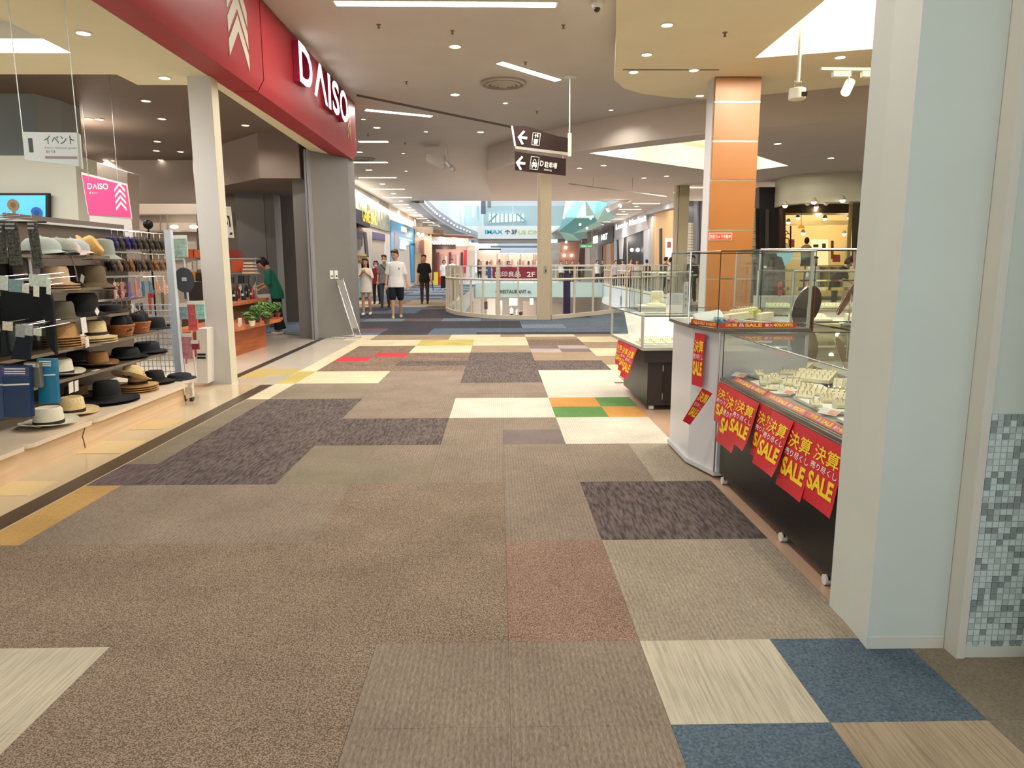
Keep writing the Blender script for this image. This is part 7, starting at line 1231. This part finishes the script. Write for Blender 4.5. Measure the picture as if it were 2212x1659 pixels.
def person(loc, label, h=1.7, rz=0., top=(230, 228, 224), bottom=(24, 24, 28), leg='shorts', hair=(30, 24, 22), hairlen=0, stride=.1, armL=None, armR=None, lean=0., hy=0., hp=0., voxel=.012, shoes=(220, 214, 206), sleeve=.9, dress=False, mask=False, skin=None, hem=.90, extra=None, slim=1., group=None, neckline=None):
    s = h/1.75; t = thing('person', loc, label, 'person', group, rz); sk = M(skin, .55) if skin else SKIN; V = Vector
    J = dict(hL=V((-.09, 0, .92)), kL=V((-.10, -.5*stride, .50)), aL=V((-.10, -.9*stride+.04, .09)), hR=V((.09, 0, .92)), kR=V((.10, .1*stride-.02, .50)), aR=V((.10, .9*stride+.02, .10)))
    SL_, SR_ = V((-.162*slim, 0, 1.405)), V((.162*slim, 0, 1.405))
    AL = [SL_]+[V(p) for p in (armL or [(-.215, .01, 1.13), (-.235, -.05, .87)])]; AR = [SR_]+[V(p) for p in (armR or [(.215, .01, 1.13), (.235, -.05, .87)])]
    HC = V((0, -.015, 1.625)); HM = Matrix.Rotation(hy, 3, 'Z') @ Matrix.Rotation(hp, 3, 'X'); piv = V((0, 0, 1.50))
    hd = lambda v: piv+HM @ ((V(v)-piv)*1.10)+V((0, 0, -.012))
    t_body = []; last = []
    def bend(me):
        for v in me.vertices:
            p = v.co.copy()
            if lean and p.z > .85:
                a = lean*min(1, (p.z-.85)/.35); c0 = V((0, 0, .93)); p = c0+Matrix.Rotation(a, 3, 'X') @ (p-c0)
            v.co = p*s
        return me
    def put(name, mb, mat, vox=None, sm=2, label=None):
        if vox: me = remeshed(mb, vox, sm)
        else: me = bpy.data.meshes.new(name); me.from_pydata([tuple(v) for v in mb.v], [], mb.f); me.polygons.foreach_set('use_smooth', [True]*len(me.polygons))
        me.name = name; bend(me); me.materials.clear(); me.materials.append(mat); me.update(); o = bpy.data.objects.new(name, me); C.objects.link(o); o.parent = t
        if name == 'body': t_body.append(o)
        elif name in ('eyes', 'eyebrows', 'mouth'): o.parent = t_body[0]
        elif name in ('bag_strap', 'bag_handles') and last: o.parent = last[0]
        if name in ('shoulder_bag', 'tote_bag'): last.append(o)
        if label: o['label'] = label
        return o
    # body: one surface
    b = MB(); loft(b, [(0, 0, z, rx*slim, ry) for z, rx, ry in ((.84, .12, .09), (.92, .150, .10), (1.0, .145, .10), (1.10, .128, .09), (1.22, .140, .10), (1.34, .150, .10), (1.41, .12, .075), (1.46, .06, .06))])
    limb(b, [V((0, 0, 1.40)), V((0, -.005, 1.50)), HC+V((0, .01, -.05))], [.062, .054, .055])
    for q in 'LR':
        limb(b, [J['h'+q], J['k'+q], J['a'+q]], [.085*slim, .055, .036]); f = J['a'+q]; b.tube([f+V((0, .045, -.05)), f+V((0, -.05, -.055)), f+V((0, -.13, -.068)), f+V((0, -.17, -.07))], [.030, .036, .032, .018], 10)
        b.ball((J['k'+q]+J['a'+q])/2+V((0, .018, .06)), .045, .045, .10, n=10)
    for A_, sd in ((AL, -1), (AR, 1)):
        limb(b, A_, [.036*slim, .036, .026]); w = A_[2]; d = (A_[2]-A_[1]).normalized(); side = d.cross(V((0, 1, 0))).normalized() if abs(d.y) < .8 else V((1, 0, 0)); fr = d.cross(side)
        b.obox(w+d*.045, .07, .03, .08, Matrix((side, fr, d)).transposed())
        for i in range(4):
            o_ = side*(.027-.018*i)*1.0; L = (.060, .072, .068, .052)[i]; p0 = w+d*.08+o_; b.tube([p0, p0+d*L*.5+fr*.004*sd, p0+d*L*.85+fr*.018*sd], [.0095, .009, .0075], 6)
        p0 = w+d*.03+side*.034; b.tube([p0, p0+side*.02+d*.025, p0+side*.026+d*.055], [.012, .010, .008], 6)
    prof = [(.0, -.118), (.035, -.112), (.052, -.09), (.064, -.05), (.071, -.01), (.075, .03), (.074, .06), (.062, .09), (.036, .115), (.0, .123)]
    n = 20; vs_ = []
    for r, z in prof:
        for j in range(n):
            a = 2*pi*j/n; x, y = max(r, .002)*math.cos(a), max(r, .002)*1.22*math.sin(a)
            if y < 0 and z < -.03: y *= .93
            vs_.append(hd(HC+V((x, y, z))))
    fs = [(i*n+j, i*n+(j+1) % n, (i+1)*n+(j+1) % n, (i+1)*n+j) for i in range(len(prof)-1) for j in range(n)]+[tuple(range(n))[::-1], tuple((len(prof)-1)*n+j for j in range(n))]
    b.add(vs_, fs)
    b.ball(hd(HC+V((0, -.088, -.022))), .014, .020, .022, n=8); b.ball(hd(HC+V((0, -.078, .035))), .03, .014, .014, n=8)
    for q in (-1, 1): b.ball(hd(HC+V((q*.076, .008, -.015))), .009, .018, .028, n=8)
    put('body', b, sk, voxel*.8 if voxel < .015 else voxel)
    e = MB(); [e.ball(hd(HC+V((q*.028, -.080, .004))), .011, .007, .006, n=8) for q in (-1, 1)]; put('eyes', e, M((28, 22, 20), .3))
    e = MB(); [e.ball(hd(HC+V((q*.030, -.083, .024))), .017, .005, .0035, n=6) for q in (-1, 1)]; put('eyebrows', e, M(hair, .8))
    if mask: e = MB(); e.ball(hd(HC+V((0, -.048, -.058))), .062, .050, .046, n=14); put('face_mask', e, M((232, 234, 236), .7))
    else: e = MB(); e.ball(hd(HC+V((0, -.078, -.066))), .020, .006, .006, n=8); put('mouth', e, M((168, 84, 76), .5))
    # hair
    hm = MB()
    def hh(v): return hd(HC+V(v))
    for x, y, z, rx, ry, rz_ in ((0, .015, .055, .083, .098, .082), (0, .035, .01, .080, .078, .09), (.035, -.045, .088, .05, .05, .032), (-.035, -.045, .088, .05, .05, .032)):
        mbx = MB().ball((0, 0, 0), rx, ry, rz_, n=14); mbx.v = [tuple(hh((v[0]+x, v[1]+y, v[2]+z))) for v in mbx.v]; hm.add(mbx.v, mbx.f)
    if hairlen > 0:
        for q in (-1, 1): hm.tube([hh((q*.066, .0, .03)), hh((q*.078, .0, -.08)), hh((q*.085, .0, -.08-hairlen))], [.030, .036, .02], 10)
        hm.tube([hh((0, .07, .03)), hh((0, .085, -.08)), hh((0, .09, -.08-hairlen))], [.07, .075, .045], 12)
    elif hairlen < 0:     # short bob
        for q in (-1, 1): hm.tube([hh((q*.060, .01, .05)), hh((q*.078, .01, -.02)), hh((q*.074, .0, -.07))], [.04, .036, .025], 10)
        hm.tube([hh((0, .05, .04)), hh((0, .06, -.03)), hh((0, .055, -.08))], [.075, .07, .05], 12)
    put('hair', hm, M(hair, .6, noise=.2, scale=60), voxel, 2)
    # garments
    TM = M(top, .8, noise=.03, scale=12); g_ = MB(); e_ = .022
    if dress: rg_ = ((.70, .225, .17), (.85, .21, .155), (1.0, .185, .135), (1.12, .165, .12), (1.25, .165, .125), (1.36, .175, .115), (1.43, .160, .095), (1.465, .09, .072))
    else: rg_ = ((hem-.10, .205, .160), (hem-.04, .20, .155), (.98, .187, .14), (1.08, .168, .125), (1.22, .168, .128), (1.34, .175, .12), (1.42, .165, .098), (1.455, .12, .085), (1.468, .075, .070))
    loft(g_, [(0, 0, z, rx*slim, ry) for z, rx, ry in rg_])
    for A_ in (AL, AR):
        sh_, el, wr = A_; 
        if sleeve <= 1: limb(g_, [sh_+V((0, 0, -.01)), sh_+(el-sh_)*sleeve], [.058, .062])
        else: limb(g_, [sh_+V((0, 0, -.01)), el, el+(wr-el)*(sleeve-1)], [.060, .050, .042])
    put('shirt' if not dress else 'dress', g_, TM, voxel, 3)
    BM_ = M(bottom, .8, noise=.05, scale=12); p_ = MB(); loft(p_, [(0, 0, z, rx*slim, ry) for z, rx, ry in ((.80, .15, .115), (.88, .165, .12), (.96, .158, .115), (1.0, .15, .108))])
    for q in 'LR':
        hq, kq, aq = J['h'+q], J['k'+q], J['a'+q]
        if leg == 'shorts': limb(p_, [hq, hq+(kq-hq)*.9], [.105*slim, .092])
        elif leg == 'mini': limb(p_, [hq, hq+(kq-hq)*.45], [.10*slim, .095])
        elif leg == 'wide': p_.tube([hq, kq, aq+V((0, 0, .02))], [.10, .105, .125], 14)
        else: limb(p_, [hq, kq, aq+V((0, 0, .01))], [.098*slim, .070, .052])
    put('shorts' if leg in ('shorts', 'mini') else 'trousers', p_, BM_, voxel, 2)
    sh_ = MB()
    for q in 'LR': f = J['a'+q]; sh_.tube([f+V((0, .055, -.055)), f+V((0, .0, -.05)), f+V((0, -.08, -.062)), f+V((0, -.16, -.072)), f+V((0, -.20, -.078))], [.034, .042, .044, .038, .02], 12)
    o = put('shoes', sh_, M(shoes, .6), voxel, 1)
    if extra: extra(t, put, s, J, AL, AR, hd, HC)
    return t
V3 = Vector
def ex_tee(t, put, s, J, AL, AR, hd, HC): e = MB().ball((.085, -.128, 1.28), .016, .006, .024, n=8); put('chest_print', e, M((60, 60, 66), .6))
person(on(858, 687), 'man in a white t-shirt, black shorts and sandals, walking and looking aside', 1.80, .12, (238, 236, 232), (22, 24, 34), 'shorts', (60, 42, 34), 0, .16, armL=[(-.235, .03, 1.13), (-.26, -.03, .87)], armR=[(.235, .0, 1.13), (.28, -.04, .86)], hy=-.55, hp=.1, voxel=.011, shoes=(190, 180, 172), sleeve=.9, slim=1.1, extra=ex_tee)
def ex_girl(t, put, s, J, AL, AR, hd, HC): e = MB().ball((.0, -.235, 1.38), .05, .035, .045, n=14); put('yellow_treat', e, M((240, 216, 40), .6))
person(on(793, 680), 'young woman with long black hair in a white dress, holding something yellow to her mouth', 1.60, -.05, (236, 226, 216), (226, 216, 206), 'mini', (18, 16, 18), .26, .07, armL=[(-.21, -.05, 1.16), (-.045, -.20, 1.32)], armR=[(.21, -.05, 1.16), (.045, -.20, 1.31)], voxel=.011, shoes=(236, 234, 230), sleeve=.95, dress=True, hp=.12, hy=.1, slim=.9, extra=ex_girl)
def ex_bag(t, put, s, J, AL, AR, hd, HC):
    e = MB().obox((.21, -.06, .93), .10, .20, .30, rz=.1); put('shoulder_bag', e, M((18, 18, 20), .6)); e = MB().tube([(.21, -.05, 1.06), (.06, -.14, 1.25), (-.10, -.09, 1.44), (-.12, .06, 1.42)], .014, 6); put('bag_strap', e, M((18, 18, 20), .6))
person(on(833, 664), 'man in a grey polo shirt with a face mask and a black shoulder bag', 1.74, .0, (136, 138, 134), (70, 78, 86), 'trousers', (26, 22, 22), 0, .14, mask=True, voxel=.013, shoes=(34, 32, 34), extra=ex_bag)
person(on(815, 656), 'child-sized person in a red top and face mask behind the white-dressed woman', 1.56, 0, (146, 44, 56), (36, 36, 44), 'trousers', (34, 24, 22), -1, .08, mask=True, voxel=.015, shoes=(40, 38, 40), slim=.9)
def ex_umb(t, put, s, J, AL, AR, hd, HC): e = MB().tube([(.27, 0, .86), (.31, .02, .45)], [.022, .010], 8); put('folded_umbrella', e, M((20, 20, 24), .6))
person(on(918, 656), 'man in a black polo shirt and brown trousers carrying a folded umbrella', 1.77, .05, (24, 22, 22), (74, 54, 46), 'trousers', (24, 20, 20), 0, .05, voxel=.013, shoes=(40, 30, 28), extra=ex_umb)
person(on(960, 626), 'distant woman in white blouse and wide black trousers at the left railing end', 1.68, .1, (226, 226, 228), (24, 22, 26), 'wide', (30, 24, 24), -1, .04, voxel=.022)
person(on(974, 622)+V3((0, 1.5, 0)), 'distant person in white behind the left end of the railing, with tall dark hair', 1.76, 0, (232, 230, 228), (40, 40, 46), 'trousers', (24, 20, 22), 0, .04, voxel=.022)
def ex_tote(t, put, s, J, AL, AR, hd, HC):
    e = MB(); loft(e, [(.14, -.26, .62, .06, .16), (.14, -.26, .92, .05, .14)], 14); put('tote_bag', e, M((196, 186, 184), .8)); e = MB().tube([(.14, -.36, .91), (.13, -.30, 1.05), (.13, -.22, 1.05), (.14, -.16, .91)], .008, 6); put('bag_handles', e, M((110, 90, 84), .7))
def gbag(t, put, s, J, AL, AR, hd, HC): ex_tote(t, put, s, J, AL, AR, hd, HC)
gp_ = on(603, 722); person(gp_, 'shopper with bobbed black hair in a green top and black trousers, bending over the bench', 1.62, -1.35, (28, 112, 88), (26, 26, 34), 'wide', (26, 16, 16), -1, .03, armL=[(-.22, -.16, 1.20), (-.14, -.38, 1.17)], armR=[(.22, -.10, 1.15), (.10, -.34, 1.06)], lean=.30, hp=.35, voxel=.012, shoes=(226, 220, 212), sleeve=.95, extra=ex_tote)
g = 'distant shoppers beyond the railing'
FARP = [((1397, 38), (24, 24, 28), (30, 30, 34), pi, 'shopper in a black vest with a white print seen from behind on the right corridor'), ((1290, 50), (226, 226, 224), (60, 60, 66), .4, 'shopper in white by the orange-lit shop on the right corridor'), ((1302, 52), (90, 80, 76), (40, 40, 44), 0, 'dim shopper just right of the one in white'), ((1330, 44), (176, 170, 180), (90, 90, 96), .2, 'shopper in pale grey before the dark shop'), ((1345, 46), (200, 190, 190), (60, 60, 60), -.5, 'shopper in pinkish grey before the dark shop'),
    ((1362, 42), (206, 150, 140), (60, 50, 50), .5, 'shopper in salmon pink before the white-lettered shop'), ((1376, 43), (206, 200, 196), (120, 116, 110), 0, 'shopper in off-white left of the black vest'), ((1450, 30), (220, 220, 220), (34, 30, 30), 1.2, 'shopper in white bending by the cream shop interior'), ((1438, 33), (60, 44, 40), (30, 30, 30), 2.0, 'shopper in dark brown by the cream shop interior'),
    ((1250, 58), (30, 30, 34), (30, 30, 30), 0, 'shopper in black at the right before the slanting brown wall'), ((1236, 55), (60, 40, 40), (30, 30, 30), .3, 'shopper in maroon before the slanting brown wall'), ((1224, 56), (26, 26, 28), (40, 40, 40), 0, 'shopper in black before the slanting brown wall, middle one'), ((1212, 57), (206, 206, 206), (40, 40, 40), 0, 'shopper in light grey before the slanting brown wall'),
    ((1006, 60), (30, 26, 30), (30, 30, 30), 0, 'long-haired shopper in black at the pink shop end'), ((1036, 62), (80, 60, 60), (30, 30, 30), 0, 'far shopper under the bright clothing store, first from the left'), ((1058, 64), (34, 34, 40), (30, 30, 30), 0, 'far shopper under the bright clothing store, second'), ((1078, 63), (120, 90, 90), (30, 30, 30), 0, 'far shopper under the bright clothing store, third'), ((1100, 66), (34, 30, 34), (30, 30, 30), 0, 'far shopper under the bright clothing store, fourth')]
protos = {}
for i, ((px_, Y_), tc, bc, rz, lb) in enumerate(FARP):
    x = at(px_, 570, Y_).x; person((x, Y_, 0), lb, 1.66+.04*(i % 3), rz, tc, bc, 'trousers', (26, 20, 20), -1 if i % 2 else 0, .06, voxel=.035, group=g)
p = at(1496, 570, 25.3); person((p.x, 25.3, 0), 'man in dark clothes with a mask standing by the slimmer cream column', 1.72, -.8, (36, 36, 34), (40, 36, 34), 'trousers', (16, 14, 16), 0, .05, voxel=.018, mask=True, sleeve=1.6)
p = at(1806, 570, 20.0); person((p.x, 20.0, 0), 'shopper with dark hair leaning over the clothes rail of the right-hand shop', 1.66, 1.2, (34, 24, 30), (40, 40, 44), 'trousers', (26, 18, 14), -1, .05, lean=.5, voxel=.018, armR=[(.22, -.2, 1.2), (.1, -.4, 1.1)], armL=[(-.22, -.2, 1.2), (-.1, -.4, 1.1)])
p = at(1758, 570, 20.2); person((p.x, 20.2, 0), 'shopper with long brown hair behind the clothes rail, in white', 1.62, .4, (230, 226, 220), (60, 60, 66), 'trousers', (50, 26, 16), .15, .05, voxel=.02)
mq = at(1743, 520, 22.5)
t = thing('mannequin', (mq.x, 22.5, 0), 'mannequin in a dark bodice and white blouse under the pendant lamp', 'mannequin'); mb = MB(); loft(mb, [(mq.x, 22.5, z, rx, ry) for z, rx, ry in ((1.35, .16, .12), (1.5, .14, .1), (1.62, .15, .11))]); mb.build('skirt', M((44, 20, 24), .7), t, smooth=60); mb = MB(); loft(mb, [(mq.x, 22.5, z, rx, ry) for z, rx, ry in ((1.62, .15, .11), (1.8, .17, .12), (1.95, .16, .09), (2.02, .06, .06))]); mb.build('blouse', M((206, 198, 206), .7), t, smooth=60); MB().ball((mq.x, 22.5, 2.14), .075, .09, .11, n=12).build('head', M((60, 44, 36), .5), t, smooth=60); MB().cyl((mq.x, 22.5, 0), (mq.x, 22.5, 1.4), .03, 10).build('pole', STEEL, t)
for i, (x, Y_, c) in enumerate(((1118, 88, (206, 206, 206)), (1105, 90, (226, 226, 226)), (1076, 86, (160, 60, 66)), (1125, 84, (60, 60, 66)), (1208, 80, (230, 230, 230)))):
    q = at(x, 600, Y_); person((q.x, Y_, -5.5), 'walker on the lower storey %s' % ['in light grey, seen between two railing posts', 'in white, left of the one in light grey', 'in dull red, far left of the group', 'in dark clothes beside the light grey one', 'in white, by the dark planting bed'][i], 1.7, 0, c, (40, 40, 50), 'trousers', (26, 20, 20), 0, .12, voxel=.04, group='walkers on the lower storey')
